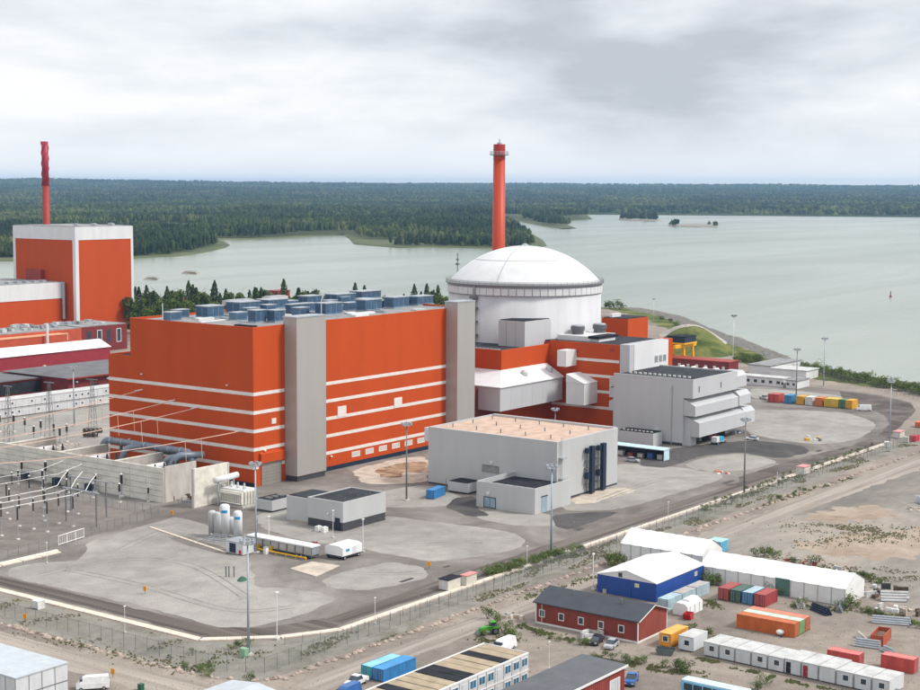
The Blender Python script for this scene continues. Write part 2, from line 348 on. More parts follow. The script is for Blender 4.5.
# water to the horizon
def water_mat():
    m = bpy.data.materials.new('sea_water'); m.use_nodes = True; t = m.node_tree; b = t.nodes['Principled BSDF']
    b.inputs['IOR'].default_value = 1.33; b.inputs['Roughness'].default_value = 0.22
    g = N(t, 'ShaderNodeNewGeometry')
    rot = N(t, 'ShaderNodeMapping'); rot.inputs['Rotation'].default_value = (0, 0, HEAD - R(84)); rot.inputs['Scale'].default_value = (0.0011, 0.0058, 1)
    t.links.new(g.outputs['Position'], rot.inputs[0])
    n1 = N(t, 'ShaderNodeTexNoise'); sockset(n1, Scale=1.0, Detail=5.0, Roughness=0.6, Distortion=0.6); t.links.new(rot.outputs[0], n1.inputs['Vector'])
    rp = N(t, 'ShaderNodeValToRGB'); el = rp.color_ramp.elements
    el[0].position = 0.36; el[0].color = (0.20, 0.232, 0.185, 1); el[1].position = 0.62; el[1].color = (0.27, 0.298, 0.243, 1)
    t.links.new(n1.outputs['Fac'], rp.inputs[0]); t.links.new(rp.outputs[0], b.inputs['Base Color'])
    mr = N(t, 'ShaderNodeMapRange')
    for i, v in enumerate((0.35, 0.65, 0.27, 0.21)): mr.inputs[1 + i].default_value = v
    t.links.new(n1.outputs['Fac'], mr.inputs[0]); t.links.new(mr.outputs[0], b.inputs['Roughness'])
    n2 = N(t, 'ShaderNodeTexNoise'); sockset(n2, Scale=0.22, Detail=4.0, Roughness=0.6)
    mp2 = N(t, 'ShaderNodeMapping'); mp2.inputs['Rotation'].default_value = (0, 0, HEAD - R(80)); mp2.inputs['Scale'].default_value = (0.5, 1.3, 1)
    t.links.new(g.outputs['Position'], mp2.inputs[0]); t.links.new(mp2.outputs[0], n2.inputs['Vector'])
    bp = N(t, 'ShaderNodeBump'); bp.inputs['Strength'].default_value = 0.5; bp.inputs['Distance'].default_value = 0.5
    t.links.new(n2.outputs['Fac'], bp.inputs['Height']); t.links.new(bp.outputs[0], b.inputs['Normal'])
    return m
struct('sea', MB().sheet([(-2400, -13900), (19400, -13900), (19400, 19400), (-2400, 19400)], SEA), water_mat())

def land(name, poly, m, z=0.0, out=9.0, zlow=SEA - 1.5, rock=None):
    n = len(poly); P = np.array(poly, float)
    a = np.sum(P[:, 0] * np.roll(P[:, 1], -1) - np.roll(P[:, 0], -1) * P[:, 1])
    if a < 0: P = P[::-1]
    t = np.roll(P, -1, 0) - np.roll(P, 1, 0); t /= np.linalg.norm(t, axis=1)[:, None]
    O = P + np.stack([t[:, 1], -t[:, 0]], 1) * out
    mb = MB(); mb.add([(p[0], p[1], z) for p in P] + [(p[0], p[1], zlow) for p in O],
                      [tuple(range(n))] + [(i, n + i, n + (i + 1) % n, (i + 1) % n) for i in range(n)])
    o = struct(name, mb, m)
    if rock is not None:
        o.data.materials.append(rock)
        for p_ in o.data.polygons[1:]: p_.material_index = 1
    return o
site = [(345, -900), (350, -200), (356, -66), (367, -34), (402, 12), (440, 42), (500, 95), (560, 150), (616, 194), (659, 250), (640, 300), (590, 330),
        (535, 332), (470, 400), (405, 492), (372, 600), (340, 700), (250, 1100), (-700, 1100), (-900, -900)]
site = ragged(site, 12, 2.2)
RUBBLE = mat('shore_rubble', (0.20, 0.185, 0.165), 0.95, 0, 0.4, 0.35, bump=0.9, bscale=0.8, c2=(0.085, 0.082, 0.07))
land('ground', site, GROUND, rock=RUBBLE)
so = [(350, -300), (356, -66), (367, -34), (402, 12), (440, 42), (500, 95), (560, 150), (616, 194), (659, 250), (640, 300)]
si = [(p[0] - 9 - 5 * (i % 2), p[1] + 7) for i, p in enumerate(so)]
struct('shore_rubble', MB().sheet(ragged(so + si[::-1], 4, 1.2), 0.02), RUBBLE)
sj = [(p[0] - 12, p[1] + 10) for p in si]
struct('shore_grass', MB().sheet(ragged(si + sj[::-1], 4, 2.0), 0.018), GRASSG)
BEND = ground_mat('bend_asphalt', [(0.075, 0.063, 0.058), (0.115, 0.098, 0.088), (0.16, 0.138, 0.124)], s1=0.08)
struct('road_bend', MB().sheet(ragged(poly_px([(884, 443), (897, 430), (915.5, 411), (910.5, 403), (880, 396), (840, 391.5), (842, 400), (862, 405), (884, 415), (890, 424), (878, 436), (850, 446), (800, 458), (738, 477), (742, 484), (800, 466.5)]), 2, .2), 0.0088), BEND)

# ---- site surfaces, each sheet a few mm above the one below
struct('yard_asphalt', MB().sheet(ragged([(-114.6, 110), (-114.6, -96.8), (-105.2, -107.2), (-95, -112.6), (186, -113.8)] + poly_px([(897, 430), (916, 411), (911, 402), (880, 395), (820, 388), (752, 383)]) + [(330, 15), (240, 60), (140, 160), (60, 165)], 3, 0.12), 0.005), ASPH)
LANE = ground_mat('lane_asphalt', [(0.085, 0.070, 0.062), (0.14, 0.117, 0.104), (0.20, 0.172, 0.153)], s1=0.3, s2=1.2, stretch=(0.03, 1, 1))
LANEY = ground_mat('lane_asphalt_across', [(0.075, 0.062, 0.055), (0.12, 0.10, 0.088), (0.17, 0.145, 0.128)], s1=0.3, s2=1.2, stretch=(1, 0.03, 1))
struct('road_lane', MB().sheet(ragged([(-92, -112), (185, -113.2), (185, -107.4), (-92, -106.2)], 3, .3), 0.0085), LANE)
struct('road_lane', MB().sheet(ragged([(-114, 100), (-114, -95), (-108.6, -95), (-108.6, 100)], 3, .3), 0.0085), LANEY)
struct('road_corner', MB().sheet(ragged([(-114, -94), (-113.6, -97), (-105, -106.6), (-95, -112), (-91, -112), (-91, -106.2), (-103, -101.5), (-108.6, -94)], 2, .15), 0.0092), LANEY)
def gravel(name, px, m=GRAVEL, z=0.010, rd=2, amp=0.35): return struct(name, MB().sheet(ragged(rounded(poly_px(px), rd), 1.2, amp), z), m)
gravel('gravel_area', [(7, 570), (30, 563), (75, 561), (86, 553), (85, 542), (164, 520), (174, 517), (205, 524), (236, 543), (250, 560), (256, 588), (275, 587), (320, 592), (336, 600), (302, 615), (252, 627), (218, 628), (150, 608), (50, 586), (12, 578)], rd=2)
struct('dark_asphalt_patch', MB().sheet(ragged(rounded(poly_px([(165, 538), (185, 535), (228, 549), (232, 556), (200, 549)]), 1), 1.2, .3), 0.016), ASPH)
gravel('gravel_area', [(320, 580), (350, 570), (390, 562), (425, 567), (430, 577), (390, 587), (360, 591), (330, 588)])
gravel('gravel_area', [(320, 534), (345, 533), (385, 515), (420, 520), (510, 531), (528, 541), (510, 552), (435, 562), (415, 559), (350, 547)])
gravel('gravel_area', [(470, 517), (500, 508), (550, 514), (574, 523), (555, 527), (510, 525)])
gravel('gravel_area', [(612, 463), (670, 466), (720, 473), (725, 479), (620, 510), (570, 511), (556, 505), (600, 488)])
gravel('gravel_area', [(683, 465), (704, 457), (739, 453), (767, 458), (779, 462), (750, 470), (704, 472)])
gravel('gravel_area', [(745, 409), (795, 410), (850, 413), (878, 424), (864, 437), (840, 443), (809, 444), (774, 439), (745, 433)])
gravel('gravel_area', [(330, 500), (385, 490), (428, 484), (470, 500), (440, 507), (395, 508), (350, 505)])
gravel('gravel_area', [(750, 388), (800, 391), (850, 397), (800, 402), (750, 398)])
gravel('gravel_area', [(255, 515), (290, 505), (330, 522), (335, 545), (300, 540), (262, 528)], z=0.012)
struct('gravel_area', MB().sheet(ragged([(-14, 64), (110, 64), (110, 161), (20, 164), (-14, 150)], 2, .4), 0.010), GRAVEL)
struct('switchyard_gravel', MB().sheet(ragged([(-100, -15), (-75, -13.2), (-43.5, -7.2), (-43, 110), (-100, 110)], 2, .1), 0.014), DGRAVEL)
struct('dark_asphalt_patch', MB().sheet(ragged(rounded(poly_px([(640, 458), (680, 447), (750, 440), (800, 445), (812, 452), (780, 459), (740, 452), (700, 456), (668, 468), (640, 466)]), 1), 1.2, .3), 0.011), ASPHD)
struct('dark_asphalt_patch', MB().sheet(ragged(rounded(poly_px([(550, 515), (590, 512), (622, 512), (570, 530), (556, 527)]), 2), 1.2, .3), 0.013), ASPHD)
struct('dark_asphalt_patch', MB().sheet(ragged(rounded(poly_px([(455, 498), (475, 496), (477, 508), (490, 516), (470, 517), (445, 507)]), 1), 1.2, .3), 0.015), ASPHD)
struct('bare_soil', MB().sheet(ragged(rounded(poly_px([(352, 470), (400, 458), (428, 456), (428, 482), (400, 484), (362, 484)]), 2), 1, .5), 0.014), PALEC)
struct('damp_soil', MB().sheet(ragged(rounded(poly_px([(375, 470), (400, 463), (427, 461), (427, 473), (400, 472), (405, 478), (380, 477)]), 2), 1, .6), 0.019), SOILP)
struct('bare_soil', MB().sheet(ragged(rounded(poly_px([(566, 500), (600, 490), (625, 487), (637, 491), (605, 500), (580, 505)]), 2), 1, .6), 0.017), PALEC)
struct('verge', MB().sheet(ragged([(-118.2, 120), (-118.2, -98.2), (-106.5, -110.5), (-95, -116.2), (186, -117.6), (300, -119), (300, -125), (20, -125.5), (-127.5, -124.5), (-131.5, -116), (-131.5, 120)], 3, .25), 0.006), VERGE)
struct('field', MB().sheet(ragged(rounded(poly_px([(690, 548), (760, 520), (930, 462), (1010, 470), (1010, 620), (900, 612), (868, 590), (730, 556)]), 1), 3, .8), 0.007), FIELD)
TRACKX = ground_mat('dirt_track_along', [(0.22, 0.19, 0.162), (0.30, 0.262, 0.228), (0.36, 0.315, 0.272)], s1=0.35, s2=1.1, stretch=(0.035, 1, 1))
TRACKY = ground_mat('dirt_track_across', [(0.23, 0.195, 0.165), (0.31, 0.268, 0.23), (0.37, 0.32, 0.275)], s1=0.35, s2=1.1, stretch=(1, 0.035, 1))
struct('dirt_track', MB().sheet(ragged([(-126, -129.5), (20, -130.8), (180, -134), (300, -138), (300, -147), (180, -143), (30, -138.5), (-60, -137), (-126, -136)], 3, .6), 0.0095), TRACKX)
struct('dirt_track', MB().sheet(ragged([(-135.5, 120), (-135.5, -110), (-130, -128), (-137, -134), (-143.5, -112), (-144, 120)], 3, .6), 0.0100), TRACKY)
gravel('sand_area', [(790, 545), (850, 532), (940, 530), (960, 552), (900, 560), (830, 556)], OCHRE, 0.012, 1, 2.2)
gravel('sand_area', [(800, 518), (850, 505), (900, 508), (880, 520), (830, 524)], OCHRE, 0.013, 1, 2.2)
TYREM = ground_mat('tyre_mark', [(0.20, 0.185, 0.168), (0.27, 0.253, 0.232)], s1=0.2)
for pts in ([(40, 575), (120, 560), (190, 565), (250, 600)], [(60, 568), (140, 585), (230, 610), (300, 606)], [(340, 545), (420, 545), (500, 540), (520, 541)], [(345, 572), (390, 574), (425, 572)], [(600, 500), (660, 480), (715, 477)], [(760, 415), (820, 420), (860, 428)], [(120, 550), (170, 530), (215, 545)]):
    P3 = [Vector((*G(*p)[:2], 0)) for p in pts]; cv = []
    for i in range(len(P3) - 1):
        a0, b0, c0, d0 = P3[max(i - 1, 0)], P3[i], P3[i + 1], P3[min(i + 2, len(P3) - 1)]
        for t in np.linspace(0, 1, 14, endpoint=False): cv.append(.5 * ((2 * b0) + (c0 - a0) * t + (2 * a0 - 5 * b0 + 4 * c0 - d0) * t * t + (3 * b0 - a0 - 3 * c0 + d0) * t ** 3))
    for off in (-1.0, 1.0):
        l_, r_ = [], []
        for i in range(len(cv) - 1):
            d_ = (cv[i + 1] - cv[i]).normalized(); n_ = Vector((-d_.y, d_.x, 0)); wv_ = .22 + .1 * mnoise.noise(cv[i] * .5); l_.append(tuple((cv[i] + n_ * (off + wv_))[:2])); r_.append(tuple((cv[i] + n_ * (off - wv_))[:2]))
        struct('tyre_track', MB().sheet(l_ + r_[::-1], 0.0185 + .0006 * (off > 0)), TYREM)
for k in range(10):
    x, y = ((rng.uniform(-80, 170), rng.uniform(-111, -100)) if k < 10 else (rng.uniform(-60, 10), rng.uniform(-60, -20))); a, b = rng.uniform(2, 8), rng.uniform(.8, 2.2)
    struct('asphalt_repair', MB().sheet(ragged([(x, y), (x + a, y), (x + a, y + b), (x, y + b)], .8, .08), 0.0205 + .0004 * k), ASPHD)
# low concrete kerb along the road, laid in lengths
kr = thing('kerb', 'pale concrete kerb bordering the outer edge of the perimeter road', 'kerb', (-116.4, -97, 0))
k2 = thing('kerb', 'short pale kerb line beside the gas tanks', 'kerb', (*G(160, 531)[:2], 0))
for i in range(8):
    a, b = G(150 + i * 9.5, 527.5 + i * 3.2), G(150 + i * 9.5 + 9, 527.5 + i * 3.2 + 3.0); nn = Vector((-(b - a)[1], (b - a)[0])).normalized() * .3
    MB().prism([(a[0] + nn.x, a[1] + nn.y), (a[0] - nn.x, a[1] - nn.y), (b[0] - nn.x, b[1] - nn.y), (b[0] + nn.x, b[1] + nn.y)], -.1, .25).build('kerbstone', KERBM, k2)
kl = [(-116.4, 60), (-116.4, -97.5), (-106, -108.6), (-95, -114.4), (186, -115.6)]
for a, b in zip(kl[:-1], kl[1:]):
    a, b = Vector(a), Vector(b); L = (b - a).length; d = (b - a) / L; nn = Vector((-d.y, d.x)); n = max(1, round(L / 6))
    for i in range(n):
        p, q = a + d * (L * i / n + 0.03), a + d * (L * (i + 1) / n - 0.03)
        w = 0.9; MB().prism([tuple(p + nn * w), tuple(p - nn * w), tuple(q - nn * w), tuple(q + nn * w)], -0.2, 0.22).build('kerbstone', KERBM, kr)

# grass bank by the shore
def bump_mesh(cx, cy, rx, ry, h, rot=0, n=40, m=10, p=1.6, base=-0.2, jag=.12):
    mb = MB(); vs = [(cx, cy, h)]; fs = []
    for k in range(1, m + 1):
        t = k / m
        for i in range(n):
            a = 2 * math.pi * i / n; w = 1 + jag * mnoise.noise(Vector((math.cos(a) * 2 + cx, math.sin(a) * 2, 0)))
            x, y = rx * t * w * math.cos(a), ry * t * w * math.sin(a)
            z = base + (h - base) * (0.5 + 0.5 * math.cos(math.pi * t)) ** (1 / p)
            if t < 1: z += h * .10 * mnoise.noise(Vector((x * .06, y * .06, cx)))
            vs.append((cx + x * math.cos(rot) - y * math.sin(rot), cy + x * math.sin(rot) + y * math.cos(rot), z))
    for i in range(n): fs.append((0, 1 + i, 1 + (i + 1) % n))
    for k in range(m - 1):
        for i in range(n): fs.append((1 + k * n + i, 1 + (k + 1) * n + i, 1 + (k + 1) * n + (i + 1) % n, 1 + k * n + (i + 1) % n))
    return mb.add(vs, fs).smooth()
struct('grass_bank', bump_mesh(428, 86, 46, 22, 12, R(38)), GRASSG)
struct('rubble_bank', bump_mesh(478, 112, 46, 17, 8, R(42)), mat('rubble', (0.38, 0.34, 0.31), 0.95, 0, 0.4, 0.5, bump=0.8, bscale=1.0))

# far land: shoreline traced on the sea level
fl = [(-600, 264), (-140, 262), (60, 261), (132, 258.5), (180, 256), (205, 252), (222, 248), (227, 245), (222, 242), (213, 240), (235, 239.5), (260, 239.5), (310, 236.5), (345, 235),
      (352, 239), (357, 244.5), (400, 248), (430, 247.2), (460, 248), (500, 249), (530, 248.5), (544, 246), (540, 240), (525, 231), (503, 221.5), (488, 220), (508, 218.3), (520, 221.5), (545, 226.5),
      (563, 229), (575, 228.6), (566, 225), (564, 221), (591, 219.4), (586, 215), (580, 212), (620, 212), (680, 212), (740, 212.6), (790, 214), (822, 215.4), (821, 211.6), (870, 212), (905, 212.6), (915, 215), (960, 216), (1060, 216), (1600, 216)]
shore = [tuple(G(a, b, SEA)[:2]) for a, b in fl]
def polar(px, d):
    k = ray(px, 190); k = k[:2] / np.linalg.norm(k[:2]); return tuple(CAM[:2] + k * d)
farpoly = shore + [polar(1600, 17000), polar(1060, 17000), polar(700, 17000), polar(460, 17000), polar(200, 17000), polar(-140, 17000), polar(-600, 17000)]
land('far_shore', farpoly, mat('shore_meadow', (0.115, 0.125, 0.048), 0.95, 0, 0.3, 0.01, c2=(0.055, 0.075, 0.028)), z=-1.2, out=9)
isl = []
for pts in ([(619, 219.5), (634, 221.3), (655, 221.6), (661, 220.6), (648, 217.5), (628, 217.6)], [(669, 226), (690, 227.3), (714, 227.4), (717, 226.3), (700, 225), (676, 225)],
            [(184, 273.5), (195, 274), (196, 272.8), (186, 272.4)], [(146, 279.6), (155, 279.8), (156, 278.6), (148, 278.4)], [(752, 219.5), (790, 219.7), (800, 218.6), (760, 218.4)][:0]):
    if not pts: continue
    pp = [tuple(G(a, b, SEA)[:2]) for a, b in pts]; isl.append(pp)
    land('islet', pp, mat('islet_rock', (0.25, 0.22, 0.18), 0.95, 0, 0.3, 0.05), z=-1.0, out=6)

# far hills: wooded ridges to the horizon
def hill_z(x, y, d, px):
    ramp = min(1, max(0, (d - 5400) / 9000))
    nn = mnoise.noise(Vector((x * .00042, y * .00042, 3))) + 0.45 * mnoise.noise(Vector((x * .0016, y * .0016, 8)))
    left = 1.0 + 0.30 * max(0, min(1, (420 - px) / 500))
    return -2 + 7 * min(1, max(0, (d - 5300) / 500)) + 100 * left * ramp ** 1.15 * (1 + 0.16 * nn) + 12 * nn * ramp
def hills():
    na, nd = 270, 46; vs = []; fs = []
    for j in range(nd):
        d = 5200 * (16500 / 5200) ** (j / (nd - 1))
        for i in range(na):
            px = -560 + 2120 * i / (na - 1); x, y = polar(px, d)
            z = hill_z(x, y, d, px)
            vs.append((x, y, z))
    for j in range(nd - 1):
        for i in range(na - 1): k = j * na + i; fs.append((k, k + 1, k + na + 1, k + na))
    mb = MB(); mb.add(vs, fs); mb.smooth(); return mb
def hill_mat():
    m = bpy.data.materials.new('wooded_hills'); m.use_nodes = True; t = m.node_tree; b = t.nodes['Principled BSDF']; b.inputs['Roughness'].default_value = 0.95; b.inputs['Specular IOR Level'].default_value = 0.1
    g = N(t, 'ShaderNodeNewGeometry'); nz = N(t, 'ShaderNodeTexNoise'); sockset(nz, Scale=0.004, Detail=9.0, Roughness=0.72); t.links.new(g.outputs['Position'], nz.inputs['Vector'])
    rp = N(t, 'ShaderNodeValToRGB'); el = rp.color_ramp.elements; el[0].position = .35; el[0].color = (.016, .03, .014, 1); el[1].position = .68; el[1].color = (.06, .09, .03, 1)
    t.links.new(nz.outputs['Fac'], rp.inputs[0]); t.links.new(rp.outputs[0], b.inputs['Base Color']); return m
struct('hills', hills(), hill_mat())

# far woods: one mass nobody could count
def inpoly(P, poly):
    x, y = P[:, 0], P[:, 1]; ins = np.zeros(len(P), bool); n = len(poly)
    for i in range(n):
        (x0, y0), (x1, y1) = poly[i], poly[(i + 1) % n]
        c = ((y0 > y) != (y1 > y)) & (x < (x1 - x0) * (y - y0) / (y1 - y0 + 1e-12) + x0); ins ^= c
    return ins
def crowns(pts, zb, h, w, name):
    n = len(pts); S = 6; ang = np.arange(S) * 2 * np.pi / S
    jit = lambda k: rng.uniform(0.65, 1.25, (n, k))
    a0 = rng.uniform(0, 6.28, (n, 1))
    conif = rng.random((n, 1)) < 0.62
    r1 = w[:, None] * jit(S) * np.where(conif, 1.0, 0.85); r2 = w[:, None] * jit(S) * np.where(conif, 0.48, 0.8)
    z1 = h[:, None] * np.where(conif, 0.16, 0.30) * jit(S); z2 = h[:, None] * np.where(conif, 0.58, 0.80) * rng.uniform(.9, 1.1, (n, S))
    V = np.zeros((n, 2 * S + 1, 3))
    for k, (rr, zz) in enumerate(((r1, z1), (r2, z2))):
        V[:, k * S:(k + 1) * S, 0] = pts[:, :1] + rr * np.cos(ang + a0); V[:, k * S:(k + 1) * S, 1] = pts[:, 1:] + rr * np.sin(ang + a0); V[:, k * S:(k + 1) * S, 2] = zb[:, None] + zz
    V[:, 2 * S, :2] = pts + rng.normal(0, .12, (n, 2)) * w[:, None]; V[:, 2 * S, 2] = zb + h
    F = []
    for i in range(S):
        j = (i + 1) % S; F += [(i, j, S + j), (i, S + j, S + i), (S + i, S + j, 2 * S)]
    F = np.array(F)[None] + (np.arange(n) * (2 * S + 1))[:, None, None]
    me = bpy.data.meshes.new(name); nv, nf = n * (2 * S + 1), n * len(F[0])
    me.vertices.add(nv); me.vertices.foreach_set('co', V.reshape(-1)); me.loops.add(nf * 3); me.loops.foreach_set('vertex_index', F.reshape(-1).astype(np.int32))
    me.polygons.add(nf); me.polygons.foreach_set('loop_start', np.arange(nf, dtype=np.int32) * 3); me.polygons.foreach_set('loop_total', np.full(nf, 3, np.int32))
    me.update(calc_edges=True); me.materials.append(FOREST)
    o = bpy.data.objects.new(name, me); col.objects.link(o); return o
NT = 115000
d = 1950 * (7600 / 1950) ** rng.random(NT); az = np.where(rng.random(NT) < .82, rng.uniform(-0.34, 0.36, NT), rng.uniform(-0.6, 0.6, NT))
dirs = fwd2[None] * np.cos(az)[:, None] + right2[None] * np.sin(az)[:, None]
P = CAM[None, :2] + dirs * d[:, None]
inner = [(q[0] * 1.0, q[1] * 1.0) for q in farpoly]
P = P[inpoly(P, inner)]
keep = np.array([mnoise.noise(Vector((p[0] * .0035, p[1] * .0035, 1))) > -0.40 for p in P]); P = P[keep]
# trees keep a strip of meadow free along the shore
sh = np.array(shore); seg = np.array([sh[:-1], sh[1:]])
dm = np.full(len(P), 1e9)
for a, b in zip(sh[:-1], sh[1:]):
    ab = b - a; t = np.clip(((P - a) @ ab) / (ab @ ab + 1e-9), 0, 1); dm = np.minimum(dm, np.linalg.norm(P - a - t[:, None] * ab, axis=1))
P = P[dm > 7 + 12 * rng.random(len(P)) + 5 * (np.linalg.norm(P - CAM[:2], axis=1) < 2700)]
dist = np.linalg.norm(P - CAM[:2], axis=1)
big = np.array([mnoise.noise(Vector((p[0] * .004, p[1] * .004, 5))) for p in P])
und = np.array([max(0, mnoise.noise(Vector((p[0] * .0016, p[1] * .0016, 2)))) for p in P])
h = rng.uniform(7, 18, len(P)) * (1 + .35 * big) + np.clip((dist - 2600) / 2600, 0, 1) * 4
w = rng.uniform(1.9, 5.0, len(P)) * np.clip(dist / 3000, 1, 2.0)
zb = -1.4 + np.clip((dist - 2400) / 3000, 0, 1) * 5 + np.clip(big, 0, 1) * 5 + und * 22 * np.clip((dist - 2150) / 500, 0, 1)
hd = 5400 * (15500 / 5400) ** rng.random(46000); hp = np.where(rng.random(46000) < .75, rng.uniform(-125, 1040, 46000), rng.uniform(-540, 1540, 46000)); HP = np.array([polar(a_, b_) for a_, b_ in zip(hp, hd)])
hz2 = np.array([hill_z(q_[0], q_[1], b_, a_) for q_, a_, b_ in zip(HP, hp, hd)]) - 2
P = np.vstack([P, HP]); zb = np.concatenate([zb, hz2]); h = np.concatenate([h, rng.uniform(10, 22, 46000)]); w = np.concatenate([w, rng.uniform(6, 13, 46000)])
wood = crowns(P, zb, h, w, 'far_woods'); wood['kind'] = 'stuff'; tag(wood, 'dark spruce and pine woods covering the land beyond the water', 'woods')
for k, pp in enumerate(isl[:2]):
    q = np.array(pp); c = q.mean(0); M = c + (rng.random((160, 1)) ** .5) * 0 + rng.normal(0, 1, (160, 2)) * (q.max(0) - q.min(0)) * .22
    M = M[inpoly(M, pp)]
    if k == 1: M = M[(np.abs((M - c) @ np.array(right2)) > 40)]
    hh = rng.uniform(10, 22, len(M)) * (0.75 if k else 1.0)
    iw = crowns(M, np.full(len(M), -1.2), hh, rng.uniform(5, 9, len(M)), 'islet_woods'); iw['kind'] = 'stuff'
    tag(iw, ['thick clump of trees on the rounded islet in the bay', 'low trees at both ends of the flat rocky islet'][k], 'woods')

# ================================================================== TURBINE BUILDING
TBX = 103.0
tb = thing('turbine_building', 'huge orange turbine hall with white horizontal bands and two grey towers', 'building', (0, 0, 0))
w_ = box(0, TBX, 0, 51.3, -0.5, 45.3).build('wall', ORANGE, tb)
# parapet frame
MB().box(-.02, TBX + .02, -.02, .45, 45.3, 46).box(-.02, TBX + .02, 50.85, 51.32, 45.3, 46).box(-.02, .45, .45, 50.85, 45.3, 46).box(TBX - .45, TBX + .02, .45, 50.85, 45.3, 46).build('parapet', ORANGE, tb)
box(.45, TBX - .45, .45, 50.85, 45.301, 45.36).build('roof', ROOFG, tb)
box(0.01, TBX - 20, 51.3, 61.3, -0.5, 33.7).build('lower_wing', ORANGE, tb)
MB().box(0.0, TBX - 20, 60.9, 61.32, 33.7, 34.4).box(0.0, .4, 51.32, 60.9, 33.7, 34.4).build('wing_parapet', ORANGE, tb)
box(.4, TBX - 20, 51.32, 60.9, 33.702, 33.76).build('wing_roof', ROOFD, tb)
for z in (26.75, 21.4, 16.05, 10.75, 5.5):
    box(-.07, 0.02, -.07, 61.36, z - .5, z + .5).build('white_band', STRIPE, tb)
    a1 = 12.9 if z > 6 else 1.9
    box(0.03, a1, -.07, 0.02, z - .5, z + .5).build('white_band', STRIPE, tb)
    if z < 6: box(11.6, 12.9, -.07, .02, z - .5, z + .5).build('white_band', STRIPE, tb)
    box(26.1, 91.6, -.07, 0.02, z - .5, z + .5).build('white_band', STRIPE, tb)
box(-.09, .03, -.09, 61.4, -.4, 1.1).build('plinth', NAVY, tb)
box(26.1, 91.6, -.09, .03, -.4, 1.3).build('plinth', NAVY, tb)
for x0, x1, lab in ((13.2, 26.0, 'near'), (91.7, 101.6, 'far')):
    t_ = box(x0, x1, -4.7, 0.6, 1.6, 48.0).build('service_tower', GREYT, tb)
    box(x0 + .3, x1 - .3, -4.4, 0.5, -.4, 1.6).build('tower_base', DARK, t_)
    box(x0 - .12, x1 + .12, -4.82, .72, 48.0, 48.35).build('tower_cap', STEEL, t_)
# big door under an orange hood, wall vents and small windows
MB().extr([(-.9, 6.6), (0, 6.6), (0, 9.6), (-.9, 9.2)], 'x', 2.2, 12.2).build('door_hood', ORANGE, tb)
dr = box(3.0, 11.2, -.25, .05, -.1, 6.6).build('door', mat('door_grey', (.33, .30, .26), .5, .3, .06, .5, (1, 1, .1)), tb)
for k in range(1, 7): box(3.0, 11.2, -.28, -.2, k * .95 - .04, k * .95 + .04).build('door_slat', STEELD, dr)
for xa, za in ((36.5, 17.6), (64.0, 17.3)): box(xa, xa + 4, -.22, .03, za - 1.6, za + 1.6).build('wall_vent', STRIPE, tb)
box(7.4, 9.2, -.2, .03, 17.4, 19.0).build('wall_vent', STRIPE, tb)
box(26.4, 30.5, -.25, .03, .9, 6.3).build('side_door', STRIPE, tb)
for k in range(7): window(tb, '-y', 0, 43.5 + k * 6.6, 47 + k * 6.6, 2.9, 4.1, .25, STRIPE, mat('pale_pane', (.55, .52, .50), .3, 0, .05, 1))
# lamps on the walls
for (a, b) in ((10, 28.5), (46, 29), (52, 8.5), (36, 8.3)): box(-.5, 0, a, a + .5, b, b + .35).build('wall_lamp', TRIM, tb)
for (a, b) in ((4, 9.9), (16, 2.6), (33, 4.2)): box(a, a + .6, -.6, 0, b, b + .4).build('wall_lamp', TRIM, tb)
# lightning rods and railing on the roof edge
rl = MB()
for k in range(0, 50, 3): rl.tube([(TBX - 26 + k * .5, .2, 46), (TBX - 26 + k * .5, .2, 47)], .05, 4)
rl.tube([(TBX - 26, .2, 47), (TBX - 2, .2, 47)], .05, 4); rl.build('railing', STEEL, tb)
for p in ((45, 13.8), (1, 38)): MB().tube([(p[0], p[1], 45.3), (p[0], p[1], 51)], .12, 6).build('roof_pole', MASTW, tb)

for k in range(30):
    a, b = 4 + 93 * ((k * .37) % 1), 4 + 40 * ((k * .61) % 1); w, l = rng.uniform(1, 2.2), rng.uniform(4, 12); fx = k % 2
    box(a, min(a + (l if fx else w), TBX - 1), b, min(b + (w if fx else l), 50), 45.36, 45.36 + rng.uniform(.25, .9)).build('roof_trunking', [ROOFB, CABR, STEEL, WHITE][k % 4], tb)
# blue ventilation housings on the roof (near corner, right end, left end, top)
def vent_unit(px, py, R_, L_, T_, cap=STEEL):
    x0, x1, y0, y1, z1 = B(px, py, R_, L_, T_, 45.36); x1 = min(x1, x0 + 11); y1 = min(y1, y0 + 9); y1 = max(y1, y0 + 2.5); x1 = max(x1, x0 + 3); z1 = min(max(z1, 48.2), 50)
    lab = 'blue ventilation housing in the row ' + ('along the roof edge between the grey towers' if y0 < 17 else ('in the middle of the turbine hall roof' if y0 < 30 else 'at the far side of the turbine hall roof'))
    t_ = thing('roof_ventilation_unit', lab, 'ventilation unit', (x0, y0, 45.36), 'ventilation housings on the turbine hall roof')
    box(x0 - .3, x1 + .3, y0 - .3, y1 + .3, 45.36, 45.8).build('base_frame', STEEL, t_)
    b_ = box(x0, x1, y0, y1, 45.8, z1).build('housing', BLUEM, t_)
    box(x0 - .25, x1 + .25, y0 - .25, y1 + .25, z1, z1 + .25).build('cap', cap, t_)
    n = max(2, int((x1 - x0) / 2.2))
    for k in range(n):
        a = x0 + (x1 - x0) * (k + .12) / n; b = x0 + (x1 - x0) * (k + .88) / n; box(a, b, y0 - .08, y0 + .05, 46.3, z1 - .4).build('louvre', BLUEDK, b_)
    n = max(1, int((y1 - y0) / 2.2))
    for k in range(n):
        a = y0 + (y1 - y0) * (k + .12) / n; b = y0 + (y1 - y0) * (k + .88) / n; box(x0 - .08, x0 + .05, a, b, 46.3, z1 - .4).build('louvre', BLUEDK, b_)
